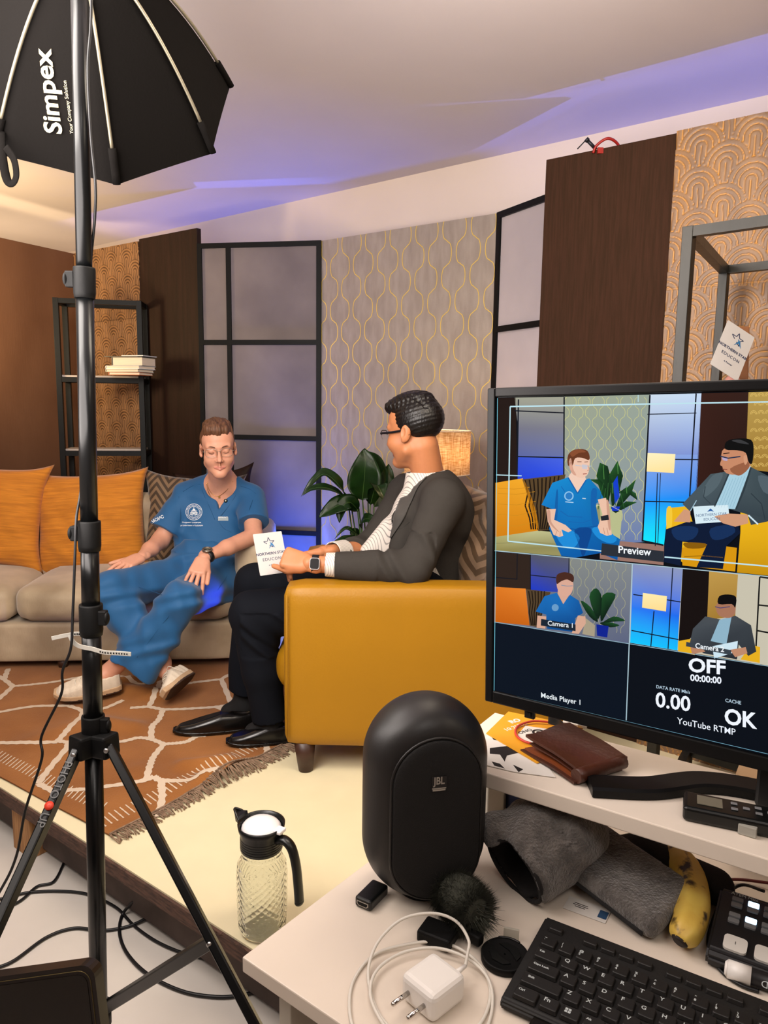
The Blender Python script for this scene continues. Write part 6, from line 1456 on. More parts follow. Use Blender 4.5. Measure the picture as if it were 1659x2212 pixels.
P([(556, 905), (650, 900), (636, 985), (604, 1060), (580, 990)], '#0b468e', 8, 3); P([(445, 912), (540, 912), (585, 955), (550, 1010), (490, 1000)], '#1f8cd8', 8, 3); P([(655, 902), (712, 894), (796, 955), (760, 985), (690, 955)], '#1f8cd8', 8, 3)
P([(650, 690), (684, 680), (678, 780), (690, 880), (655, 872)], '#1362ac', 7, 3); P([(452, 690), (462, 700), (456, 860), (440, 850)], '#1260a8', 7, 3); line([(475, 800), (520, 830), (600, 836)], 5, '#1666b0', 8); line([(520, 860), (600, 868), (650, 850)], 4, '#1666b0', 8); line([(480, 660), (500, 690)], 4, '#1666b0', 8)
P([(524, 520), (536, 500), (548, 560), (566, 596), (548, 592), (530, 562)], '#d8a38c', 9, 3); line([(604, 590), (626, 588)], 5, '#a8584e', 10); line([(612, 522), (632, 520)], 4, '#7a4a38', 10); line([(572, 520), (596, 520)], 4, '#7a4a38', 10); line([(632, 540), (640, 565), (628, 572)], 4, '#d09a84', 10); P([(528, 540), (540, 536), (542, 566), (532, 566)], '#e0a890', 10, 3)
P([(530, 470), (560, 452), (600, 452), (620, 465), (580, 470), (545, 492)], '#8a4e30', 10, 3); P([(400, 800), (418, 800), (425, 865), (470, 920), (440, 900), (408, 860)], '#cf9d86', 10, 3); line([(455, 915), (447, 940)], 3, '#c08c74', 10); line([(475, 915), (472, 945)], 3, '#c08c74', 10)
line([(720, 895), (728, 932)], 3, '#c08c74', 10); line([(740, 895), (748, 936)], 3, '#c08c74', 10); P([(738, 740), (752, 760), (762, 900), (750, 900), (742, 830)], '#cf9d86', 10, 3)
for (xa, ya, xb, yb) in ((120, 700, 330, 690), (118, 760, 335, 745), (116, 820, 340, 800), (114, 880, 344, 860), (122, 670, 300, 665)): line([(xa, ya), ((xa+xb)/2, ya+6), (xb, yb)], 3, '#d08c1c', 5)
P([(270, 625), (330, 780), (352, 900), (336, 880), (300, 760)], '#b87410', 5, 3); line([(110, 985), (300, 975), (460, 990), (640, 1040)], 4, '#8f8a5c', 5); P([(680, 790), (700, 780), (706, 960), (690, 960)], '#98986c', 5, 3); line([(660, 775), (742, 760), (820, 800)], 4, '#d8dcae', 6)
P([(1108, 905), (1180, 885), (1260, 900), (1230, 960), (1140, 965)], '#16305a', 7, 3); P([(1330, 900), (1440, 880), (1470, 920), (1400, 960), (1340, 960)], '#16305a', 7, 3); P([(1180, 980), (1300, 985), (1290, 1010), (1200, 1012)], '#8a5c08', 7, 3)
line([(1433, 590), (1395, 680), (1352, 775)], 9, '#2f3b42', 9); line([(1560, 552), (1520, 680), (1474, 790)], 10, '#2f3b42', 9); line([(1560, 700), (1620, 760), (1640, 850)], 5, '#2c373e', 9); line([(1300, 660), (1290, 720), (1330, 760)], 5, '#364249', 9); line([(1250, 740), (1215, 800)], 5, '#9fc0d0', 10); line([(1545, 824), (1600, 876)], 9, '#cfe4ee', 10)
P([(1340, 600), (1400, 585), (1370, 660), (1300, 720), (1290, 680)], '#56656c', 8, 3); P([(1600, 600), (1680, 620), (1690, 700), (1630, 690)], '#54626a', 8, 3)
for k in range(6): line([(1440+k*17, 600+(5-k)*4), (1375+k*16, 780)], 2, '#86b0c4', 9)
P([(1395, 505), (1384, 535), (1398, 545), (1408, 520)], '#c98a68', 10, 3); line([(1398, 562), (1425, 564)], 5, '#8c4a3c', 11); P([(1518, 490), (1536, 486), (1538, 525), (1524, 536)], '#d49a78', 11, 3); P([(1440, 560), (1540, 520), (1545, 560), (1490, 600)], '#9a6044', 10, 3); line([(1402, 474), (1438, 470)], 5, '#1c1410', 11); P([(1450, 400), (1500, 395), (1550, 420), (1500, 415)], '#3a3a3c', 11, 3)
P([(1080, 790), (1110, 785), (1108, 900), (1082, 930)], '#f6ca3a', 5, 3); line([(1180, 1060), (1290, 1055), (1400, 1065)], 5, '#9c6c08', 6)
for (cx_, cy_, r1, r2) in ((720, 580, 6, 40), (800, 560, 5, 30), (850, 680, 4, 20), (770, 670, 4, 30)): line([(cx_, cy_-r2), (cx_+4, cy_+r2)], 4, '#4f8a44', 7)
for k in range(7): line([(690+k*25, 790-(k % 3)*20), (720+k*14, 640+(k % 2)*30)], 4, '#2c5c2c', 6)
# jacket man in the picture
P([(1500, 800), (1656, 780), (XR, 800), (XR, 1260), (1480, 1150), (1500, 920)], ['#f0b81c', '#f0b81c', '#d89a10', '#b88008', '#c89010', '#e8b018'], 4); P([(1080, 785), (1200, 772), (1230, 870), (1180, 1100), (1075, 1020)], '#ecb61c', 4); P([(1165, 1010), (1300, 985), (1480, 1010), (1470, 1145), (1170, 1110)], '#d8960e', 5)
P([(1075, 905), (1200, 860), (1480, 860), (1500, 925), (1420, 1000), (1400, 1130), (1250, 1120), (1310, 990), (1170, 975), (1160, 1112), (1062, 1090)], '#0d1a34', 6)
P([(1330, 590), (1430, 575), (1560, 550), (1656, 600), (1720, 700), (1700, 850), (1560, 880), (1540, 820), (1440, 790), (1240, 770), (1210, 800), (1170, 760)], ['#48565c', '#4c5a60', '#46545a', '#3c4a50', '#36424a', '#364248', '#3c484e', '#3c484e', '#3a464e', '#46545c', '#46545c', '#48565e'], 7)
P([(1435, 590), (1560, 545), (1470, 790), (1350, 780)], '#a9cfe0', 8)
P([(1395, 460), (1440, 440), (1540, 450), (1560, 510), (1545, 560), (1480, 592), (1420, 585), (1395, 540)], '#c98a68', 9, 3)
P([(1415, 450), (1420, 405), (1480, 388), (1560, 395), (1575, 450), (1566, 530), (1545, 520), (1530, 470), (1480, 455)], '#10100f', 10, 3)
line([(1385, 488), (1430, 500), (1500, 490)], 7, '#2a3550', 11); P([(1395, 490), (1428, 494), (1425, 516), (1398, 512)], '#b9a8c8', 10)
P([(1230, 775), (1430, 765), (1440, 860), (1245, 873)], '#d9edf5', 9); P([(1350, 830), (1430, 815), (1540, 820), (1545, 870), (1470, 890), (1400, 870)], '#d19a78', 10); P([(1120, 860), (1180, 790), (1215, 800), (1215, 865), (1170, 862)], '#d19a78', 9)
slab_text('NORTHERN STAR', 1246, 834, 22, (1, -.07), '#3c5a86', 11); slab_text('EDUCON', 1290, 856, 22, (1, -.07), '#3c5a86', 11); P([(1310, 805), (1330, 785), (1350, 805), (1332, 800)], '#2a5aa0', 11)
# safe-area frame and captions
for a, c, w in (((190, 206), (XR, 162), 8), ((190, 206), (177, 972), 7), ((177, 972), (708, 1028), 7), ((1068, 1062), (XR, 1200), 8), ((110, 595), (255, 600), 6), ((918, 140), (918, 180), 4)): line([a, c], w, '#bfe4ee', 12)
poly([(712, 984), (1064, 1030), (1062, 1092), (706, 1050)], '#2b3038', 12); slab_text('Preview', 803, 1038, 58, (1, .085), '#f4f8fb', 14, bold=.02)
line([(102, 1026), (XR, 1262)], 5, '#a9c4d0', 13)
# lower left picture: camera 1
def T1(x, y): return (103+(x-105)*.69, 1040+(y-160)*.66+(x-105)*.055)
poly([(102, 1032), (885, 1098), (862, 1556), (100, 1432)], '#6f7484', 0)
poly([(102, 1032), (305, 1050), (305, 1252), (102, 1230)], '#31241c', 1); poly([(305, 1050), (525, 1068), (522, 1265), (305, 1252)], ['#54566a', '#5a5c6a', '#3343a0', '#1a3ac8'], 1); poly([(525, 1068), (885, 1098), (862, 1555), (560, 1500)], ['#868a86', '#84898c', '#5c6480', '#6a6f80'], 1)
for i in range(8):
    line([(545+i*42+(11 if i % 2 else -11)*ogee(j/36*4)-j*.3, 1072+i*3+j*11.5) for j in range(36)], 2.5, '#a9a884', 2)
for x0, y0, x1, y1 in ((525, 1068, 522, 1262), (305, 1165, 450, 1180), (305, 1050, 305, 1252), (230, 1042, 228, 1190), (102, 1178, 228, 1188)): line([(x0, y0), (x1, y1)], 5, '#14171f', 2)
poly([(102, 1232), (278, 1242), (300, 1452), (100, 1432)], ['#e07a22', '#e8842a', '#c86414', '#c46010'], 3); poly([(280, 1244), (420, 1262), (345, 1462), (300, 1452)], '#54422c', 3)
for k in range(6): line([(295+k*18, 1256), (305+k*15, 1320), (298+k*14, 1380), (312+k*8, 1450)], 6, '#1f160d', 4)
for pts in ([(690, 1420), (640, 1290), (680, 1240), (712, 1300)], [(705, 1430), (715, 1280), (790, 1275), (750, 1360)], [(690, 1430), (650, 1350), (590, 1310), (640, 1400)], [(710, 1440), (780, 1400), (845, 1425), (770, 1430)], [(700, 1440), (740, 1430), (812, 1450), (760, 1462)]): poly(pts, ['#10281a', '#1e4a26', '#173c20', '#0c2014'], 5, 3)
poly([(680, 1445), (750, 1455), (742, 1520), (684, 1510)], '#0f2490', 5)
poly([(620, 1410), (672, 1450), (670, 1515), (600, 1500)], '#a89c84', 5)
poly([(455, 1265), (490, 1330), (530, 1278), (580, 1310), (605, 1380), (560, 1410), (560, 1490), (400, 1470), (395, 1390), (335, 1372), (385, 1285)], ['#1a6cb8', '#1a6cb8', '#1868b4', '#155ca4', '#12549a', '#12549a', '#0e4a8c', '#104e90', '#1560a8', '#1866b0', '#1a6cb8'], 6)
poly([(462, 1230), (520, 1240), (525, 1280), (492, 1330), (460, 1270)], '#d8a894', 7); poly([(458, 1200), (500, 1175), (545, 1200), (545, 1250), (520, 1285), (480, 1275), (458, 1240)], '#dba994', 8, 3); poly([(455, 1215), (455, 1165), (500, 1148), (548, 1165), (548, 1205), (515, 1190), (480, 1200)], '#4a2a20', 9, 3); line([(480, 1222), (515, 1228), (545, 1226)], 4, '#8890a0', 10)
poly([(345, 1395), (395, 1400), (390, 1470), (340, 1465)], '#d8a890', 7); poly([(575, 1395), (618, 1400), (620, 1440), (580, 1500), (540, 1495)], '#d8a890', 7); poly([(446+20*math.cos(a*PI/10), 1350+20*math.sin(a*PI/10)) for a in range(20)], '#6a9cc8', 8)
poly([(366, 1414), (562, 1446), (562, 1484), (364, 1452)], '#1b2633', 11); slab_text('Camera 1', 402, 1450, 38, (1, .105), '#eef3f7', 14, bold=.012)
line([(885, 1098), (850, 1992)], 6, '#a9c4d0', 13); line([(100, 1432), (XR, 1835)], 4, '#8fb0c0', 12); line([(118, 158), (98, 1840)], 3, '#7fd4e8', 13)
# lower right picture: camera 2
poly([(888, 1100), (XR, 1262), (XR, 1835), (870, 1550)], '#c9c2ae', 0)
poly([(888, 1100), (1172, 1128), (1152, 1400), (880, 1350)], ['#8d96b8', '#8f9abf', '#1f6cf0', '#2c7cf4'], 1); poly([(880, 1350), (1152, 1400), (1142, 1594), (872, 1550)], ['#2c7cf4', '#1f6cf0', '#16c0ff', '#10c8ff'], 1)
for a, c in (((1115, 1122), (1088, 1585)), ((890, 1275), (1160, 1318)), ((880, 1480), (1148, 1532)), ((1008, 1370), (990, 1570))): line([a, c], 6, '#10182c', 2)
poly([(1172, 1128), (1322, 1144), (1310, 1430), (1145, 1595)], '#17100e', 2); poly([(1322, 1144), (1486, 1162), (1470, 1400), (1310, 1420)], ['#c0984c', '#bc9448', '#a07830', '#a47c34'], 2)
poly([(945, 1266), (1082, 1285), (1076, 1372), (940, 1350)], ['#ffedb0', '#ffeaa8', '#ffdd90', '#ffe098'], 4)
for a, c in (((1610, 1175), (1585, 1640)), ((1610, 1175), (1700, 1188)), ((1600, 1335), (1700, 1345)), ((1590, 1480), (1700, 1500))): line([a, c], 9, '#1a1a18', 3)
poly([(1145, 1540), (1220, 1528), (1240, 1620), (1145, 1600)], '#e8b020', 5); poly([(1560, 1560), (1612, 1575), (1610, 1665), (1500, 1645)], '#e8b020', 5)
poly([(1300, 1400), (1400, 1420), (1470, 1395), (1560, 1450), (1590, 1600), (1545, 1625), (1490, 1560), (1480, 1645), (1290, 1610), (1210, 1560), (1230, 1470)], ['#4a4f54', '#4a4f54', '#444a50', '#3a4046', '#30363c', '#30363c', '#363c42', '#262a30', '#30353c', '#3e444a', '#464c52'], 6)
poly([(1380, 1420), (1450, 1400), (1420, 1560), (1330, 1540)], '#8fb4c8', 7); poly([(1365, 1330), (1400, 1305), (1465, 1320), (1470, 1380), (1440, 1408), (1385, 1400), (1362, 1365)], '#a8745a', 8, 3); poly([(1375, 1330), (1380, 1285), (1430, 1275), (1475, 1290), (1470, 1350), (1450, 1330)], '#0e0c0c', 9, 3); line([(1355, 1345), (1385, 1352), (1440, 1345)], 5, '#4a4470', 10)
poly([(1340, 1570), (1485, 1540), (1480, 1600), (1350, 1640)], '#cfe6f2', 8); poly([(1215, 1575), (1255, 1555), (1300, 1600), (1225, 1615)], '#b88468', 8); poly([(1440, 1590), (1530, 1575), (1540, 1610), (1470, 1632)], '#c08a6c', 9)
poly([(1192, 1545), (1448, 1592), (1446, 1620), (1190, 1570)], '#3a424a', 10); slab_text('Camera 2', 1242, 1580, 42, (1, .14), '#eef3f7', 13, bold=.018)
# status field
poly([(100, 1436), (862, 1558), (846, 1990), (92, 1836)], '#0b1420', 0); poly([(868, 1560), (XR, 1842), (XR, 2420), (852, 1994)], '#0b1018', 3)
slab_text('Media Player 1', 363, 1860, 40, (1, .19), '#e6eef2', 4, bold=.015)
slab_text('OFF', 1203, 1712, 108, (1, .08), '#f2f7ff', 5, bold=.03, sx=1.12); slab_text('00:00:00', 1214, 1765, 52, (1, .10), '#eef4ff', 5, bold=.03)
slab_text('DATA RATE Mb/s', 1020, 1808, 26, (1, .17), '#b8cfe0', 5, bold=.015); slab_text('0.00', 1016, 1912, 118, (1, .14), '#f2f7ff', 5, bold=.02)
slab_text('CACHE', 1413, 1886, 28, (1, .17), '#b8cfe0', 5, bold=.015); slab_text('OK', 1408, 2008, 122, (1, .16), '#f2f7ff', 5, bold=.03)
slab_text('YouTube RTMP', 1140, 2010, 52, (1, .20), '#eef4ff', 5, bold=.006); line([(98, 1838), (XR, 2400)], 4, '#7fb8d0', 13)
me = bpy.data.meshes.new('screen'); me.from_pydata([tuple(v) for v in SV], [], SF); me.update(); vcol(me, SCc); obj('screen_picture', me, m_scr, mon, True)
# clip everything of the screen to the visible panel area is not needed: the bezel frames it
for o in list(mon.children):
    if o.data.materials and o.data.materials[0] == m_scr:         # nothing may stick out past the right edge of the screen
        inv = MM.inverted()
        for v in o.data.vertices:
            q = inv @ v.co
            q.x = min(max(q.x, .0118), MWd-.0118); q.z = max(min(q.z, -.0118), -(MH-.0170)); v.co = MM @ q
# monitor stand: column, arc foot on the riser
mc = MO+mx_*(MWd*.5)-mn*.06
b = BM(); p = Vector((mc.x, mc.y, RZ+.002)); bar(b, p, Vector((mc.x, mc.y, 1.30)), .05, .03, up=mx_, bev=.004); obj('stand_column', b, m_side, mon, True)
arc = spl([G(1272, 1707, RZ), G(1400, 1712, RZ), G(1520, 1700, RZ), G(1659, 1722, RZ), G(1800, 1770, RZ)], 10); b = BM(); rows = []
wid = [.019]*len(arc)
for i, p in enumerate(arc):
    t = (arc[min(i+1, len(arc)-1)]-arc[max(i-1, 0)]).normalized(); s = Vector((-t.y, t.x, 0)); rows.append([b.verts.new(p+s*a*wid[i]+Vector((0, 0, z))) for a, z in ((-1, .0015), (-1, .010), (-.8, .0125), (.8, .0125), (1, .010), (1, .0015))])
for A_, B_ in zip(rows, rows[1:]):
    for k in range(6): b.faces.new((A_[k], A_[(k+1) % 6], B_[(k+1) % 6], B_[k]))
b.faces.new(rows[0][::-1]); b.faces.new(rows[-1]); obj('stand_foot', b, m_bez, mon, True, smooth=30)
# ---------------------------------------------------------------- speaker
m_spk = mat('black_satin_shell', '#1c1a19', .42, spec=.45, bump=.05, bscale=400); m_grl = mat('black_speaker_cloth', '#0e0c0b', .85, bump=.5, bscale=900)
sc_ = G(916, 1944, DZ); sx_, sy_ = W(916, 1720, .845).x, .845
spk = thing('studio_speaker', 'egg-shaped black desktop speaker on the desk left of the monitor', 'speaker', (sx_, sy_, DZ), math.radians(13))
S = SDF((-.1, -.1, -.01), (.1, .1, .27), .0024); S.cap((0, 0, .074), (0, 0, .1735), .0755, .0755, .001, n=(0, 1, 0), fl=.92)
S.func(lambda X, Y, Z: -(Y+.050)+0*X+0*Z, (-.1, -.1, 0), (.1, .1, .27), .022, 'sub') if False else S.func(lambda X, Y, Z: (Y+.052)+0*X+0*Z, (-.11, -.11, -.02), (.11, -.0, .28), .020, 'sub')
S.func(lambda X, Y, Z: Z-.002+0*X+0*Y, (-.11, -.11, -.02), (.11, .11, .03), .004, 'sub')
obj('shell', S.mesh(smooth_it=2), m_spk, spk)
def stad(r, hz, n=20): return [(r*math.cos(a), hz+r*math.sin(a)) for a in np.linspace(0, PI, n)]+[(r*math.cos(a), -hz+r*math.sin(a)) for a in np.linspace(PI, 2*PI, n)]
cz = .118
b = BM(); rings = []
for k, (rr, y) in enumerate(((.0520, -.048), (.0520, -.0535), (.0505, -.0552), (.042, -.0562), (.028, -.0570), (.012, -.0575))): rings.append([b.verts.new((x, y, cz+z)) for x, z in stad(rr, .045)])
for A_, B_ in zip(rings, rings[1:]):
    for k in range(len(A_)): f = b.faces.new((A_[k-1], A_[k], B_[k], B_[k-1])); f.smooth = True
b.faces.new(rings[-1]); obj('grille', b, m_grl, spk)
b = BM(); tube(b, [(x, -.0515, cz+z) for x, z in stad(.0540, .045)], .0016, 8, closed=True); obj('grille_rim', b, m_spk, spk)
m_badge = mat('silver_badge', '#a9a49c', .35, metal=.7)
b = BM(); box(b, (0, -.0583, cz+.048), (.0175, .001, .0165), bev=.0003); obj('badge_plate', b, mat('badge_black', '#121011', .4), spk)
me = text_mesh('JBL', .0125, .0002, align='CENTER', bold=.0002, sx=.78); me.transform(Matrix.Translation((0, -.0590, cz+.0475)) @ Matrix.Rotation(PI/2, 4, 'X')); obj('lettering', me, m_badge, spk)
b = BM(); box(b, (0, -.0590, cz+.0425), (.0165, .0006, .0012)); box(b, (0, -.0590, cz+.0405), (.0150, .0006, .0018)); obj('badge_bar', b, m_badge, spk)
b = BM(); lathe(b, [(.001, 0), (.030, 0), (.030, .004), (.001, .006)], 32, capb=True); obj('base_pad', b, mat('rubber_pad', '#0d0d0e', .8), spk)
# ---------------------------------------------------------------- small things on the desk (all at their measured spot on the worktop)
dz = lambda x, y, z=0: G(x, y, DZ+.0005+z)
def angle(p, q): return math.atan2(q.y-p.y, q.x-p.x)
def smooth_box(w, d, h, bev=.003): b = BM(); box(b, (0, 0, h/2), (w, d, h), bev=bev, seg=3); return b
p = dz(803, 1944); t = thing('video_adapter', 'small black video cable adapter lying by the foot of the speaker', 'adapter', p, angle(dz(790, 1955), dz(829, 1915)))
obj('body', smooth_box(.040, .023, .013), m_bplast, t); b = BM(); prism(b, [Vector((-.0202, y, z+.0065)) for y, z in ((-.008, .003), (.008, .003), (.008, -.0005), (.0055, -.003), (-.0055, -.003), (-.008, -.0005))], (-.0004, 0, 0)); obj('port', b, m_badge, t)
b = BM(); prism(b, [Vector((-.0204, y, z+.0065)) for y, z in ((-.0068, .002), (.0068, .002), (.0068, -.0003), (.0048, -.002), (-.0048, -.002), (-.0068, -.0003))], (-.0004, 0, 0)); obj('port_opening', b, m_collar, t)
# fluffy windscreen
m_fur = mat('dark_grey_fur', '#45463c', .95, col2='#33342c', vscale=90)
p = dz(992, 2005); t = thing('furry_windscreen', 'dark fluffy microphone windscreen between the speaker and the charger cable', 'windscreen', p+Vector((0, 0, .0)), .0)
ca, cb_ = Vector((-.014, .030, .030)), Vector((.018, -.014, .028)); b = BM(); tube(b, spl([ca, (ca+cb_)/2+Vector((0, 0, .003)), cb_], 6), [.008, .016, .020, .023, .024, .025, .026, .026, .025, .024, .022, .018, .010], 16)
core = obj('core', b, m_fur, t); b = BM(); r3 = random.Random(5)
for k in range(9000):
    s = r3.random(); c = ca.lerp(cb_, s); d = Vector((r3.gauss(0, 1), r3.gauss(0, 1), r3.gauss(0, 1))).normalized(); ax_ = (cb_-ca).normalized(); rad = .0235+.004*math.sin(PI*s)
    if 0 < s < 1 and r3.random() < .8: d = (d-ax_*d.dot(ax_)).normalized()
    root_ = c+d*rad*.75; 
    if root_.z < .003: continue
    tip = root_+d*(.009+.004*r3.random())+(cb_-ca).normalized()*.005+Vector((r3.gauss(0, .002), r3.gauss(0, .002), r3.gauss(0, .002))); tip.z = max(tip.z, .002); s_ = d.cross(ax_).normalized()*.0005
    b.faces.new([b.verts.new(root_-s_), b.verts.new(root_+s_), b.verts.new(tip)])
tag(obj('fur', b, m_fur, t), kind='stuff')
b = BM(); box(b, (-.013, -.030, .008), (.040, .030, .014), Matrix.Rotation(-.5, 4, 'Z'), bev=.003); box(b, (.030, -.014, .012), (.018, .012, .012), Matrix.Rotation(-.7, 4, 'Z'), bev=.003); obj('clip_base', b, m_collar, t)
# charger
m_apw = mat('white_charger_plastic', '#e9e4de', .3, spec=.5); m_pin = mat('polished_pin', '#cfcac4', .12, metal=1); m_wc = mat('white_cable', '#d9d3c8', .45)
cp0 = dz(868, 2148); cp1 = dz(1000, 2085); ang = angle(dz(872, 2170), dz(1000, 2075))
p = dz(935, 2160); t = thing('usb_charger', 'white two-pin phone charger lying on the desk in its coiled cable', 'charger', p, ang)
t.scale = (1.12,)*3; p_scale = 1
obj('body', smooth_box(.043, .041, .027, .006), m_apw, t)
for s in (-1, 1):
    b = BM(); cyl(b, (-.021, s*.0095, .0135), (-.040, s*.0095, .0135), .0021, n=14); sphere(b, (-.040, s*.0095, .0135), (.0022, .0021, .0021)); obj('pin', b, m_pin, t)
b = BM(); box(b, (.0245, -.003, .0135), (.008, .013, .007), bev=.0022); cyl(b, (.026, -.003, .0135), (.040, -.003, .0135), .0028, .0017, n=12); obj('plug', b, m_apw, t)
pl = Matrix.LocRotScale(t.location, t.rotation_euler, t.scale) @ Vector((.040, -.003, .0135))
cpts = [pl]+[G(x, y, DZ+z) for x, y, z in ((1010, 2060, .016), (1012, 2030, .022), (985, 1990, .030), (935, 1973, .034), (870, 1985, .028), (820, 2030, .016), (797, 2085, .006), (800, 2140, .0022), (825, 2200, .0022), (880, 2250, .0022), (960, 2260, .0022), (1030, 2220, .0022), (1058, 2160, .0022), (1050, 2105, .0024), (1010, 2060, .0050), (950, 2035, .0060), (880, 2040, .0050), (810, 2062, .0024), (765, 2115, .0022), (755, 2180, .0022), (775, 2240, .0022), (850, 2290, .0022), (960, 2300, .0022), (1040, 2240, .0022), (1064, 2170, .0022), (1052, 2110, .0060), (1005, 2068, .0092), (940, 2048, .0092), (870, 2058, .0070), (815, 2095, .0060), (800, 2150, .0060), (830, 2215, .006), (870, 2245, .006))]
b = BM(); tube(b, spl(cpts, 8), .0017, 8); tag(obj('charging_cable', b, m_wc), 'thin white charging cable coiled in loops around the charger on the desk', 'cable')
# lens cap
p = dz(1090, 2074); t = thing('lens_cap', 'round black lens cap lying at the left end of the keyboard', 'lens cap', p, .5)
b = BM(); lathe(b, [(.001, 0), (.024, 0), (.0255, .001), (.0255, .0075), (.0245, .0085), (.0225, .0075), (.001, .0072)], 48); obj('cap', b, m_collar, t)
b = BM(); 
for s in (-1, 1): prism(b, [Vector((s*x, y, .0074)) for x, y in ((.004, -.015), (.012, -.012), (.017, 0), (.012, .012), (.004, .015), (.007, 0))], (0, 0, .0012))
tube(b, [(.0245*math.cos(a), .0245*math.sin(a), .008) for a in np.linspace(.2, 1.2, 8)], .0014, 6); obj('release_tab', b, m_bplast, t)
m_clear = mat('frosted_clear_plastic', '#d8d4c8', .35, trans=.55, ior=1.2)
p = dz(1104, 2030); o = obj('plastic_clip', (lambda b: (box(b, (0, 0, .007), (.017, .003, .014), bev=.0006), b)[1])(BM()), m_clear); o.location = p; o.rotation_euler = (0, 0, -.3); tag(o, 'small clear plastic clip standing behind the lens cap', 'clip')
p = G(1614, 1803, RZ+.0005); o = obj('plastic_clip', (lambda b: (box(b, (0, 0, .0055), (.018, .008, .011), bev=.0008), b)[1])(BM()), m_clear); o.location = p; o.rotation_euler = (0, 0, -.6); tag(o, 'small clear plastic clip leaning on the handheld recorder', 'clip')
# ---------------------------------------------------------------- keyboard
m_kb = mat('black_keyboard_case', '#141312', .55, bump=.1, bscale=300); m_key = mat('black_keycap', '#171514', .5, bump=.08, bscale=400); m_leg = mat('white_legend', '#b9c0c0', .6); m_led = mat('blue_led', '#5aa0e0', .5)
KZ = DZ+.018
k0 = G(1181, 1976, KZ); k1 = G(1659, 2158, KZ); kx = (k1-k0); kx.z = 0; kx.normalize(); ky = Vector((kx.y, -kx.x, 0)); kd_ = (G(1083, 2156, KZ-.004)-k0).dot(ky)
kb = thing('keyboard', 'black full-size keyboard at the bottom right edge of the picture', 'keyboard', (k0.x, k0.y, DZ), math.atan2(kx.y, kx.x))
KW, KD = .445, kd_
b = BM(); prism(b, [Vector((0, y, z)) for y, z in ((0, .002), (-KD, .002), (-KD, .009), (-KD+.004, .0125), (-.004, .018), (0, .015))], (KW, 0, 0)); bmesh.ops.bevel(b, geom=b.edges[:], offset=.0018, segments=2, affect='EDGES'); obj('case', b, m_kb, kb)
for x in (.03, KW-.03): b = BM(); box(b, (x, -.012, .001), (.03, .01, .002)); obj('foot', b, m_collar, kb)
pit = (KD-.016)/6.15; tilt = math.atan2(.0055, KD); pw = .0190
rows_ = [(0, [('Esc', 1, .0), ('F1', 1, 1), ('F2', 1, 0), ('F3', 1, 0), ('F4', 1, 0), ('F5', 1, .5), ('F6', 1, 0), ('F7', 1, 0), ('F8', 1, 0), ('F9', 1, .5), ('F10', 1, 0)]),
 (1, [('~\n`', 1, 0)]+[(s, 1, 0) for s in ('!\n1', '@\n2', '#\n3', '$\n4', '%\n5', '^\n6', '&\n7', '*\n8', '(\n9', ')\n0', '_\n-', '+\n=')]),
 (2, [('Tab', 1.5, 0)]+[(s, 1, 0) for s in 'QWERTYUIOP']), (3, [('Caps Lock', 1.8, 0)]+[(s, 1, 0) for s in 'ASDFGHJKL;']),
 (4, [('Shift', 2.3, 0)]+[(s, 1, 0) for s in 'ZXCVBNM,.']), (5, [('Ctrl', 1.4, 0), ('Fn', 1.1, 0), ('▦', 1.1, 0), ('Alt', 1.2, 0), ('', 5.6, 0)])]
for ri, keys in rows_:
    x = .008; yc = -(.010+pit*(ri+.5)+(.003 if ri else 0)); zt = .018-.0055*(-yc/KD)
    for (lab, w, gap) in keys:
        x += gap*pw; xc = x+w*pw/2; x += w*pw
        wp = kb.matrix_basis @ Vector((xc, yc, zt)); d = wp-CAM; sx2 = 829.5+FPX*d.dot(cr)/d.dot(cf); sy2 = 1106-FPX*d.dot(cu)/d.dot(cf)
        if sx2 > 1700 or sy2 > 2250: continue
        kw, kdp, kh = w*pw-.0028, pit*(.62 if ri == 0 else 1)-.003, .0042
        b = BM(); A_ = [b.verts.new((xc+px, yc+py, zt+.0003)) for px, py in rrect(kw, kdp, .0016, 3)]; B_ = [b.verts.new((xc+px, yc+py+.0004, zt+kh-.0006)) for px, py in rrect(kw-.0016, kdp-.0016, .0020, 3)]; C_ = [b.verts.new((xc+px, yc+py+.0004, zt+kh)) for px, py in rrect(kw-.003, kdp-.003, .0018, 3)]
        for R_, Q_ in ((A_, B_), (B_, C_)):
            for k in range(len(R_)): b.faces.new((R_[k-1], R_[k], Q_[k], Q_[k-1]))
        b.faces.new(C_)
        if lab:
            many = len(lab) > 2 and '\n' not in lab; size = .0038 if many else (.0044 if '\n' in lab else .0068)
            if lab == '▦':
                for ax_, ay_ in ((-1, -1), (1, -1), (1, 1), (-1, 1)):
                    vs = [b.verts.new((xc-.003+ax_*.0016+px, yc+.001+ay_*.0016+py, zt+kh+.0002)) for px, py in ((-.0013, -.0013), (.0013, -.0013), (.0013, .0013), (-.0013, .0013))]; b.faces.new(vs).material_index = 1
            elif ri == 0 and lab != 'Esc' or ri == 0:
                me = text_mesh(lab, .0032, 0, bold=.0001); me.transform(Matrix.Translation((xc-kw*.3, yc+kdp/2+.0010, zt+.0004-.0))); n0 = len(b.faces); b.from_mesh(me); b.faces.ensure_lookup_table()
                for f in b.faces[n0:]: f.material_index = 1
            else:
                me = text_mesh(lab, size, 0, bold=.00012); me.transform(Matrix.Translation((xc-kw*.36, yc+(.0022 if '\n' in lab else .0008), zt+kh+.0002))); n0 = len(b.faces); b.from_mesh(me); b.faces.ensure_lookup_table()
                for f in b.faces[n0:]: f.material_index = 1
        me = bpy.data.meshes.new('key'); b.to_mesh(me); b.free(); obj('key', me, [m_key, m_leg], kb)
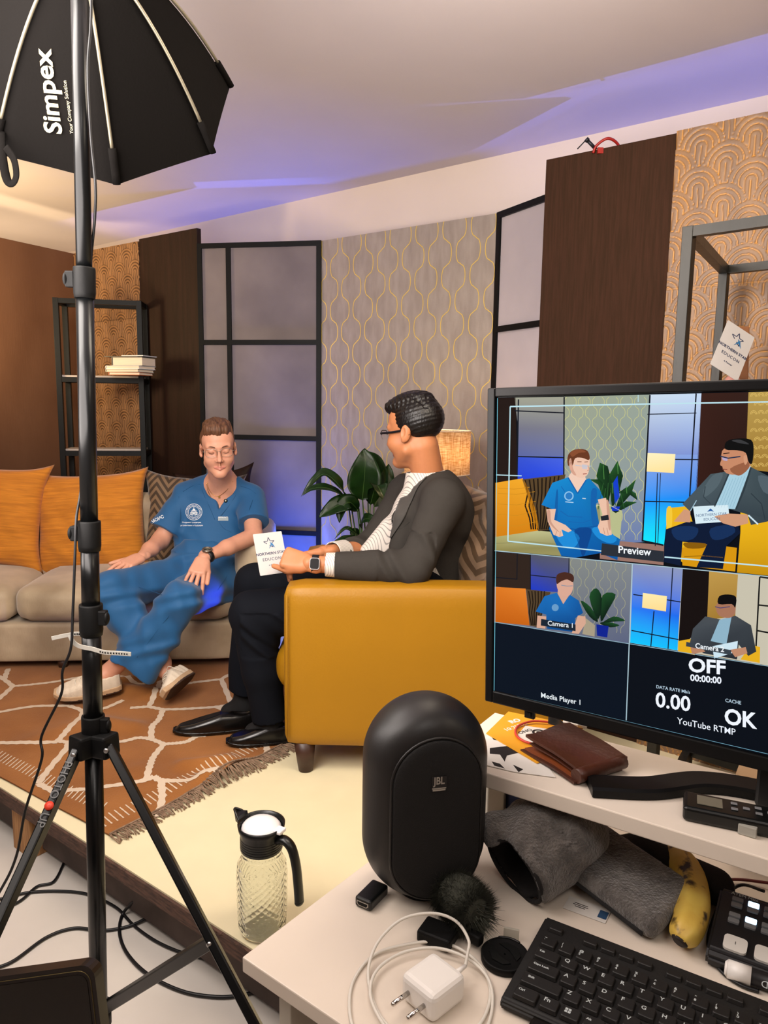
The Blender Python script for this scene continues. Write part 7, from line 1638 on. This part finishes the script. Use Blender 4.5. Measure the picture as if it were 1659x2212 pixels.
# strip of a dark phone edge below the keyboard
p = dz(1092, 2222); o = obj('mobile_phone', smooth_box(.07, .05, .008, .003), m_gloss); o.location = p+Vector((.045, -.03, 0)); o.rotation_euler = (0, 0, kb.rotation_euler.z); tag(o, 'dark flat object just below the keyboard at the bottom edge', 'phone')
# ---------------------------------------------------------------- cloth, banana
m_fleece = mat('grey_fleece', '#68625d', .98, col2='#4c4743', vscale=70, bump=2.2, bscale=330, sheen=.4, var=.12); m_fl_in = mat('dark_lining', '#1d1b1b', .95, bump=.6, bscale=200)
def A_d(x, y, z): return np.array(G(x, y, DZ+z))
S = SDF(*bbox([A_d(1050, 1930, 0), A_d(1270, 1740, .11), A_d(1100, 1800, .05)], .05), .0032)
o_c = A_d(1112, 1872, .040); bk = A_d(1205, 1800, .062)
S.cap(o_c, bk, .050, .052, .01, n=(0, 0, 1), fl=.92, cuta=True); S.cap(bk, bk+[.02, .01, .0], .050, .040, .02); S.ell(o_c+[-.0, .02, .030], (.040, .035, .030), None, .02)
S.cap(A_d(1180, 1750, .075), A_d(1245, 1760, .070), .026, .022, .02)
S.cap(o_c-(bk-o_c)*.3, o_c+(bk-o_c)*.85, .043, .030, .006, 'sub', n=(0, 0, 1), fl=.88)
S.func(lambda X, Y, Z: Z-DZ-.002+0*X+0*Y, S.lo, S.lo+S.n*S.h, .006, 'sub'); S.func(lambda X, Y, Z: RZ-.0225-Z+0*X+0*Y, S.lo, S.lo+S.n*S.h, .01, 'sub')
S.disp(lambda X, Y, Z: .0035*np.sin(X*95+Z*60+2*np.sin(Y*50))+.0009*np.sin(X*900)*np.sin(Y*900+1)*np.sin(Z*900))
roll = thing('fleece_cover', 'rolled grey fleece cover with open dark end, beside the speaker under the riser', 'cloth', tuple(A_d(1130, 1930, 0)))
me = S.mesh(); ro = obj('fleece_roll', me, [m_fleece, m_fl_in], roll, True)
axr = nrm3(bk-o_c); 
def inn_(c):
    q = c-o_c; t = q @ axr; rr = np.linalg.norm(q-t[:, None]*axr, axis=1); return ((rr < .0445) & (t > -.01) & (t < .08)).astype(int)
face_mats(me, inn_)
b = BM(); f0_ = Vector(o_c); xx = Vector(np.cross(axr, [0, 0, 1])).normalized(); zz2 = Vector(axr).cross(xx)
tube(b, [f0_-Vector(axr)*.001+xx*.0465*math.cos(a)-zz2*.0425*math.sin(a) for a in np.linspace(0, 2*PI, 40)[:-1]], .0028, 6, closed=True); obj('stitched_hem', b, m_fl_in, roll, True)
S = SDF(*bbox([A_d(1240, 1900, 0), A_d(1450, 2025, 0), A_d(1440, 1830, .08), A_d(1300, 1800, .07)], .04), .0032)
sa, sb2 = A_d(1285, 1872, .028), A_d(1420, 1972, .018); sxv = nrm3(sb2-sa); up_ = nrm3(np.array([.05, -.35, .93])); syv = nrm3(np.cross(up_, sxv)); szv = np.cross(sxv, syv)
S.bx((sa+sb2)/2+np.array([.0, .018, .006]), (np.linalg.norm(sb2-sa)/2+.030, .046, .012), np.stack([sxv, syv, szv], 1), .01, rd=.010)
S.func(lambda X, Y, Z: Z-DZ-.002+0*X+0*Y, S.lo, S.lo+S.n*S.h, .006, 'sub'); S.disp(lambda X, Y, Z: .002*np.sin(X*70+Y*60)+.0009*np.sin(X*900)*np.sin(Y*900+1)*np.sin(Z*900))
flap = thing('fleece_strap', 'flat grey fleece strap lying beside the banana under the riser', 'cloth', tuple(A_d(1350, 1990, 0))); obj('strap_pad', S.mesh(), m_fleece, flap, True)
b = BM(); e_ = [Vector((sa+sb2)/2+np.array([.0, .018, .006])+sxv*t*(np.linalg.norm(sb2-sa)/2+.02)-syv*.0465-szv*.004) for t in np.linspace(-1, 1, 10)]
e2_ = [Vector((sa+sb2)/2+np.array([.0, .018, .006])+sxv*t*(np.linalg.norm(sb2-sa)/2+.02)+syv*.0465-szv*.004) for t in np.linspace(-1, 1, 10)]
tube(b, e_ if (e_[0]-CAM).length < (e2_[0]-CAM).length else e2_, .0028, 6); obj('stitched_hem', b, m_fl_in, flap, True)
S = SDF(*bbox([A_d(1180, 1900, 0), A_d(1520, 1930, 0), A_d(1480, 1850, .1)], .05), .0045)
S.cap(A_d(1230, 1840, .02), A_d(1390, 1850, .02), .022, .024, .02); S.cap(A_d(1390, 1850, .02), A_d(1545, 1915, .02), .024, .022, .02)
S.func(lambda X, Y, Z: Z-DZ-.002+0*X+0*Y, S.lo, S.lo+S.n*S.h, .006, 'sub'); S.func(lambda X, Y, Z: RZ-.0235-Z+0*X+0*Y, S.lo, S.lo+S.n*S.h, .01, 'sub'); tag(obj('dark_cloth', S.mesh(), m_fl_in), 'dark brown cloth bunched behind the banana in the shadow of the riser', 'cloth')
m_ban = bpy.data.materials.new('banana_peel'); m_ban.use_nodes = True; nt = m_ban.node_tree; pb2 = nt.nodes['Principled BSDF']; pb2.inputs['Roughness'].default_value = .45
tc = nt.nodes.new('ShaderNodeTexCoord'); nz = nt.nodes.new('ShaderNodeTexNoise'); nz.inputs['Scale'].default_value = 38; nz.inputs['Detail'].default_value = 5; nt.links.new(tc.outputs['Object'], nz.inputs[0]); rp = nt.nodes.new('ShaderNodeValToRGB'); nt.links.new(nz.outputs[0], rp.inputs[0])
rp.color_ramp.elements[0].position = .34; rp.color_ramp.elements[0].color = (*lin('#2a170c'), 1); rp.color_ramp.elements[1].position = .42; rp.color_ramp.elements[1].color = (*lin('#c9a446'), 1); e = rp.color_ramp.elements.new(.6); e.color = (*lin('#d2b352'), 1); nt.links.new(rp.outputs[0], pb2.inputs[0])
bp_ = [Vector(A_d(x, y, z)) for x, y, z in ((1449, 1812, .045), (1456, 1832, .040), (1468, 1858, .034), (1490, 1900, .028), (1497, 1950, .024), (1489, 1995, .022), (1473, 2024, .019), (1466, 2036, .016))]
BS = spl(bp_, 6); nB = len(BS); rB = [np.interp(i/(nB-1), [0, .1, .2, .35, .6, .8, .92, 1], [.0055, .0065, .014, .0185, .0195, .0165, .010, .006]) for i in range(nB)]
ban = thing('banana', 'ripe yellow banana with brown spots lying under the edge of the riser', 'banana', tuple(A_d(1480, 2010, 0)))
b = BM(); rows = []
for i, p in enumerate(BS):
    t = (BS[min(i+1, nB-1)]-BS[max(i-1, 0)]).normalized(); x = t.cross(Vector((0, 0, 1))).normalized(); y = x.cross(t)
    rows.append([b.verts.new(p+(x*math.cos(a)+y*math.sin(a))*rB[i]*(1+.045*math.cos(5*a))) for a in np.linspace(0, 2*PI, 26)[:-1]])
for A_, B_ in zip(rows, rows[1:]):
    for k in range(25): f = b.faces.new((A_[k], A_[(k+1) % 25], B_[(k+1) % 25], B_[k])); f.smooth = True
b.faces.new(rows[0][::-1]); b.faces.new(rows[-1]); obj('peel', b, m_ban, ban, True)
b = BM(); tube(b, [BS[-3], BS[-1]+(BS[-1]-BS[-2])*.6], [.0095, .0062], 12); obj('blossom_end', b, mat('black_banana_tip', '#1e120b', .7), ban, True)
b = BM(); tube(b, [BS[1], BS[0], BS[0]+(BS[0]-BS[1])*1.2], [.0062, .0062, .0075], 12); obj('stalk', b, mat('banana_stalk', '#5d4a22', .7), ban, True)
# ---------------------------------------------------------------- video switcher and marker
m_sw = mat('switcher_black', '#131316', .4, bump=.05, bscale=300); m_btn = mat('grey_button', '#6f7072', .45); m_bign = mat('white_button', '#cfcac2', .4); m_lit = mat('lit_button', '#bfe4ff', .4, emit=2.2)
sw0 = G(1566, 1914, DZ+.034); sw1 = G(1659, 1944, DZ+.034); swx = sw1-sw0; swx.z = 0; swx.normalize(); swy = G(1538, 2052, DZ+.022)-sw0; swy.z = 0; SWD = swy.length; swm = Vector((swx.y, -swx.x, 0)); ang = math.atan2(swx.y, swx.x)
sw = thing('video_switcher', 'black video switcher with small lit blue buttons, cut by the right picture edge', 'switcher', (sw0.x, sw0.y, DZ), ang)
SWD = max(.09, swy.dot(swm)); b = BM(); prism(b, [Vector((-.004, y, z)) for y, z in ((0, .004), (-SWD, .002), (-SWD-.002, .014), (-SWD+.006, .0205), (-.006, .034), (.002, .030))], (.24, 0, 0)); bmesh.ops.bevel(b, geom=b.edges[:], offset=.003, segments=3, affect='EDGES'); obj('case', b, m_sw, sw)
def swz(y): return .0205+(.034-.0205)*(y+SWD-.006)/(SWD-.012)
tl_ = math.atan2(.0135, SWD-.012)
def btn(name, x, y, w, d, h, m): b = BM(); M = Matrix.Translation((x, y, swz(y))) @ Matrix.Rotation(tl_, 4, 'X'); prism(b, [Vector((px, py, -.0005)) for px, py in rrect(w, d, min(w, d)*.22, 3)], (0, 0, h)); bmesh.ops.transform(b, matrix=M, verts=b.verts[:]); return obj(name, b, m, sw)
for gy in (0, 1):
    for gx in range(4):
        for r_ in (0, 1):
            x = .016+gx*.0165; y = -.018-gy*.025-r_*.0088; lit = (gx == 1 and r_ == 0)
            btn('lit_button' if lit else 'button', x, y, .0115, .0062, .0028, m_lit if lit else m_btn)
for gx in range(5): btn('large_button', .022+gx*.030, -SWD+.020, .023, .021, .0032, m_bign)
me = text_mesh('ATEM Mini', .0062, .0001); me.transform(Matrix.Translation((.008, -.0105, swz(-.0105)+.0004)) @ Matrix.Rotation(tl_, 4, 'X')); obj('lettering', me, m_leg, sw)
me = text_mesh('1', .006, .0001, align='CENTER'); me.transform(Matrix.Translation((.022, -SWD+.018, swz(-SWD+.018)+.0030)) @ Matrix.Rotation(tl_, 4, 'X')); obj('lettering', me, m_collar, sw)
mk0, mk1 = G(1572, 2092, DZ+.010), G(1690, 2132, DZ+.010); t = thing('marker_pen', 'white marker pen with dark label lying in front of the video switcher', 'marker', tuple(mk0)); md = (mk1-mk0).normalized()
b = BM(); cyl(b, mk0, mk0+md*.022, .0092, n=28); tube(b, [mk0-md*.003, mk0], [.006, .0090], 24); obj('cap', b, m_apw, t, True); b = BM(); cyl(b, mk0+md*.022, mk0+md*.12, .0086, n=28); obj('barrel', b, mat('dark_label', '#1a1718', .4), t, True)
b = BM(); cyl(b, mk0+md*.112, mk0+md*.125, .0092, n=28); obj('end_cap', b, m_apw, t, True)
up_m = (CAM-mk0).normalized(); up_m = (up_m-md*up_m.dot(md)).normalized(); text('lettering', 'BOARD', frame_m(mk0+md*.062+up_m*.0088+up_m.cross(md)*0, -md, -(up_m.cross(md))), .009, m_leg, t)
cable('switcher_cable', [G(x, y, DZ+z) for x, y, z in ((1665, 1908, .008), (1600, 1900, .006), (1553, 1900, .004), (1520, 1893, .004), (1490, 1880, .004))], .0019, 'thin dark red cable running behind the video switcher', m=mat('dark_red_cable', '#5c1512', .5))
cable('switcher_cable', [G(x, y, DZ+z) for x, y, z in ((1650, 1925, .03), (1600, 1912, .014), (1560, 1945, .004), (1533, 2010, .003), (1533, 2060, .003), (1560, 2100, .003), (1600, 2128, .003), (1640, 2142, .003))], .0019, 'black cable curving round the left side of the video switcher')
# ---------------------------------------------------------------- things on the riser
rz = lambda x, y, z=0: G(x, y, RZ+.0006+z)
m_lea = mat('brown_leather', '#4a2415', .38, spec=.5, col2='#3a1b10', vscale=8, bump=.35, bscale=160); m_leain = mat('tan_leather_inside', '#7a3d1d', .45, bump=.2, bscale=120)
wA, wB, wC, wD = rz(1124, 1632), rz(1242, 1592), rz(1358, 1655), rz(1232, 1700)
wal = thing('leather_wallet', 'folded brown leather wallet lying on the riser below the monitor', 'wallet', tuple((wA+wC)/2))
wx = (wC-wB+wD-wA); wx.z = 0; LX = wx.length/2; wx.normalize(); wy = Vector((-wx.y, wx.x, 0)); wc = (wA+wB+wC+wD)/4; LYw = abs((wB-wA).dot(wy))
Mw = Matrix(((wx.x, wy.x, 0, wc.x-.002), (wx.y, wy.y, 0, wc.y), (0, 0, 1, RZ+.0006), (0, 0, 0, 1)))
LX, LYw = .100, .080
def leather(name, z0, z1, sx, sy, dx, dy, m, tilt=0): 
    b = BM(); box(b, (0, 0, 0), (sx, sy, z1-z0), bev=0); bmesh.ops.subdivide_edges(b, edges=b.edges[:], cuts=8, use_grid_fill=True)
    for v in b.verts: v.co.z += .0012*math.sin(v.co.x*60+1)+.0010*math.sin(v.co.y*90)-tilt*(v.co.x-sx/2); v.co.x *= 1+.03*math.sin(v.co.y*60)
    bmesh.ops.transform(b, matrix=Mw @ Matrix.Translation((dx, dy, (z0+z1)/2)), verts=b.verts[:]); return obj(name, b, m, wal, True, smooth=50)
leather('lower_cover', .0020, .0050, LX, LYw, 0, -.004, m_lea); leather('card_pocket', .0052, .0075, LX*.93, LYw*.9, -.001, -.003, m_leain); leather('inner_flap', .0092, .0112, LX*.9, LYw*.88, .002, 0, m_lea, .05); leather('upper_cover', .0150, .0185, LX, LYw, 0, .004, m_lea, .055)
b = BM(); tube(b, [Mw @ Vector((LX/2-.002, y, .0105)) for y in np.linspace(-LYw/2, LYw/2, 8)], .0088, 14); obj('fold_spine', b, m_lea, wal, True)
# recorder
t = thing('handheld_recorder', 'black handheld recorder with grey display on the riser, at the right edge', 'recorder', tuple(rz(1520, 1790)), 0)
rc0, rc1 = rz(1478, 1770), rz(1680, 1812); rcx = rc1-rc0; rcx.z = 0; rcx.normalize(); Mr = Matrix(((rcx.x, -rcx.y, 0, rc0.x), (rcx.y, rcx.x, 0, rc0.y), (0, 0, 1, RZ+.0006), (0, 0, 0, 1)))
def rbox(name, x0, x1, y0, y1, z0, z1, m, bev): b = BM(); box(b, ((x0+x1)/2, (y0+y1)/2, (z0+z1)/2), (x1-x0, y1-y0, z1-z0), Mr, bev=bev, seg=3); return obj(name, b, m, t, True)
rbox('case', -.002, .15, -.004, .036, 0, .017, m_bplast, .004); rbox('display', .012, .038, .008, .028, .0172, .0178, mat('grey_green_lcd', '#6a6658', .3), .0)
for x, y in ((.050, .012), (.050, .024), (.062, .018), (.074, .012), (.074, .024), (.086, .018)): rbox('button', x-.0035, x+.0035, y-.0025, y+.0025, .0172, .0184, m_btn, .0006)
# brochures
m_ora = mat('orange_print', '#d8961c', .45); m_papr = mat('white_paper', '#d9d3cb', .6); m_blk = mat('black_print', '#1a1718', .5)
def flat(name, px, z0, th, m, parent=None):
    b = BM(); q = [G(x, y, z0) for x, y in px]; prism(b, q, (0, 0, th)); return obj(name, b, m, parent, True if parent else False)
t = thing('brochure', 'orange and white printed brochure lying behind the brown wallet', 'brochure', tuple(rz(1150, 1600)))
flat('page', [(1050, 1585), (1098, 1538), (1262, 1572), (1215, 1625), (1160, 1650)], RZ+.0022, .0008, m_ora, t)
flat('white_field', [(1118, 1588), (1135, 1568), (1205, 1578), (1200, 1600), (1170, 1612), (1128, 1600)], RZ+.0031, .0002, m_papr, t)
b = BM(); c_ = G(1164, 1582, RZ+.0034); lathe(b, [(.0005, 0), (.0035, 0), (.0035, .0002), (.0005, .0002)], 24, c=c_); lathe(b, [(.006, 0), (.0095, 0), (.0095, .0002), (.006, .0002), (.006, 0)], 28, c=c_); obj('printed_ring', b, m_blk, t, True)
dr = (G(1110, 1560, RZ)-G(1095, 1580, RZ)).normalized(); text('lettering', '10.25TH', frame_m(G(1094, 1580, RZ+.0031), G(1120, 1572, RZ)-G(1094, 1580, RZ), G(1094, 1565, RZ)-G(1094, 1580, RZ)), .012, m_papr, t); text('lettering', 'RO', frame_m(G(1106, 1563, RZ+.0031), G(1130, 1556, RZ)-G(1106, 1563, RZ), G(1106, 1550, RZ)-G(1106, 1563, RZ)), .013, m_papr, t, bold=.0006)
text('lettering', 'ONO', frame_m(G(1124, 1586, RZ+.0034), G(1150, 1578, RZ)-G(1124, 1586, RZ), G(1124, 1570, RZ)-G(1124, 1586, RZ)), .010, m_blk, t)
t = thing('leaflet', 'black and white leaflet between the speaker and the brown wallet', 'leaflet', tuple(rz(1090, 1640)))
flat('sheet', [(1030, 1600), (1060, 1585), (1165, 1628), (1200, 1680), (1110, 1668), (1035, 1650)], RZ+.0008, .0008, m_papr, t)
for q in ([(1056, 1582), (1078, 1590), (1092, 1602), (1066, 1598)], [(1058, 1616), (1130, 1608), (1138, 1622), (1095, 1632), (1090, 1645), (1080, 1630), (1058, 1628)], [(1062, 1645), (1080, 1650), (1090, 1660), (1068, 1654)], [(1108, 1652), (1130, 1662), (1120, 1668)]): flat('printed_shape', q, RZ+.00165, .0002, m_blk, t)
# little cables by the monitor foot
cable('red_cable', [rz(1216, 1562, .004), rz(1190, 1560, .006), rz(1150, 1558, .006), rz(1120, 1568, .005), rz(1114, 1585, .005), rz(1130, 1600, .005), rz(1160, 1608, .005), rz(1175, 1605, .005)], .0016, 'thin red cable looped on the orange brochure', m=mat('red_cable', '#c0392b', .5))
b = BM(); box(b, (0, 0, 0), (.012, .006, .004), bev=.001); o = obj('usb_plug', b, m_wplast); o.location = rz(1170, 1608, .004); o.rotation_euler = (0, 0, -.5); tag(o, 'small white cable plug at the tip of the red cable loop', 'plug')
strap('black_strap', [rz(1185, 1555, .012), rz(1212, 1565, .012), rz(1216, 1585, .010), rz(1200, 1600, .009), rz(1170, 1608, .008)], .005, 'flat black strap curled above the orange brochure', holes=False)
bpy.data.objects['black_strap'].children[0].data.materials[0] = m_bplast
b = BM(); box(b, (0, 0, .004), (.022, .008, .006), bev=.001); o = obj('usb_plug', b, m_apw); o.location = rz(1232, 1570, .002); o.rotation_euler = (0, 0, -.4); tag(o, 'white and silver cable plug lying right of the orange brochure under the monitor', 'plug'); b = BM(); box(b, (.0165, 0, .004), (.012, .0065, .0035)); obj('metal_tip', b, m_badge, o)
b = BM(); box(b, (0, 0, 0), (.014, .006, .012), bev=.001); box(b, (0, -.003, 0), (.006, .003, .006)); o = obj('monitor_cable_clip', b, m_bplast); o.matrix_world = MM @ Matrix.Translation((.062, .012, -MH-.007)); o.matrix_basis = MM @ Matrix.Translation((.062, .012, -MH-.007)); tag(o, 'small black clip hanging from the bottom edge of the monitor', 'clip')
# boxes behind the riser
m_cart = mat('brown_cardboard', '#a98a68', .8, var=.06)
for (x, y, w, d, h, lb) in ((1180, 1700, .10, .12, .11, 'dark blue box standing behind the fleece roll'),):
    q = G(1128, 1800, DZ); o = obj('storage_box', smooth_box(.10, .08, .10, .003), mat('dark_blue_box', '#18254e', .5)); o.location = Vector((q.x+.03, q.y+.10, DZ+.0005)); o.rotation_euler = (0, 0, .2); tag(o, lb, 'box')
q = G(1470, 1640, RZ); bx_ = Vector((q.x, q.y, 0))+ry*.10
o = obj('cardboard_box', smooth_box(.30, .16, .11, .003), m_cart); o.location = Vector((r0.x, r0.y, DZ+.0005))+rx*.47+ry*(dep+.12)-Vector((0, 0, 0)); o.rotation_euler = (0, 0, math.atan2(rx.y, rx.x)); tag(o, 'brown cardboard box on the desk behind the riser, seen under the monitor', 'box')
b = BM(); box(b, (0, 0, .009), (.052, .028, .0003)); o = obj('paper_label', (lambda b: (box(b, (0, 0, .0004), (.050, .026, .0004)), b)[1])(BM()), m_papr); o.location = dz(1268, 1965); o.rotation_euler = (0, 0, kb.rotation_euler.z); tag(o, 'small white printed label stuck on the desk above the keyboard', 'label')
b = BM(); 
for k, w in enumerate((.016, .018, .012)): box(b, (-.008, .004-k*.003, .0010), (w, .0008, .0002))
obj('printed_lines', b, m_blk, o); b = BM(); box(b, (.019, 0, .0010), (.010, .014, .0002)); obj('printed_block', b, mat('blue_print', '#2b4a6c', .6), o)
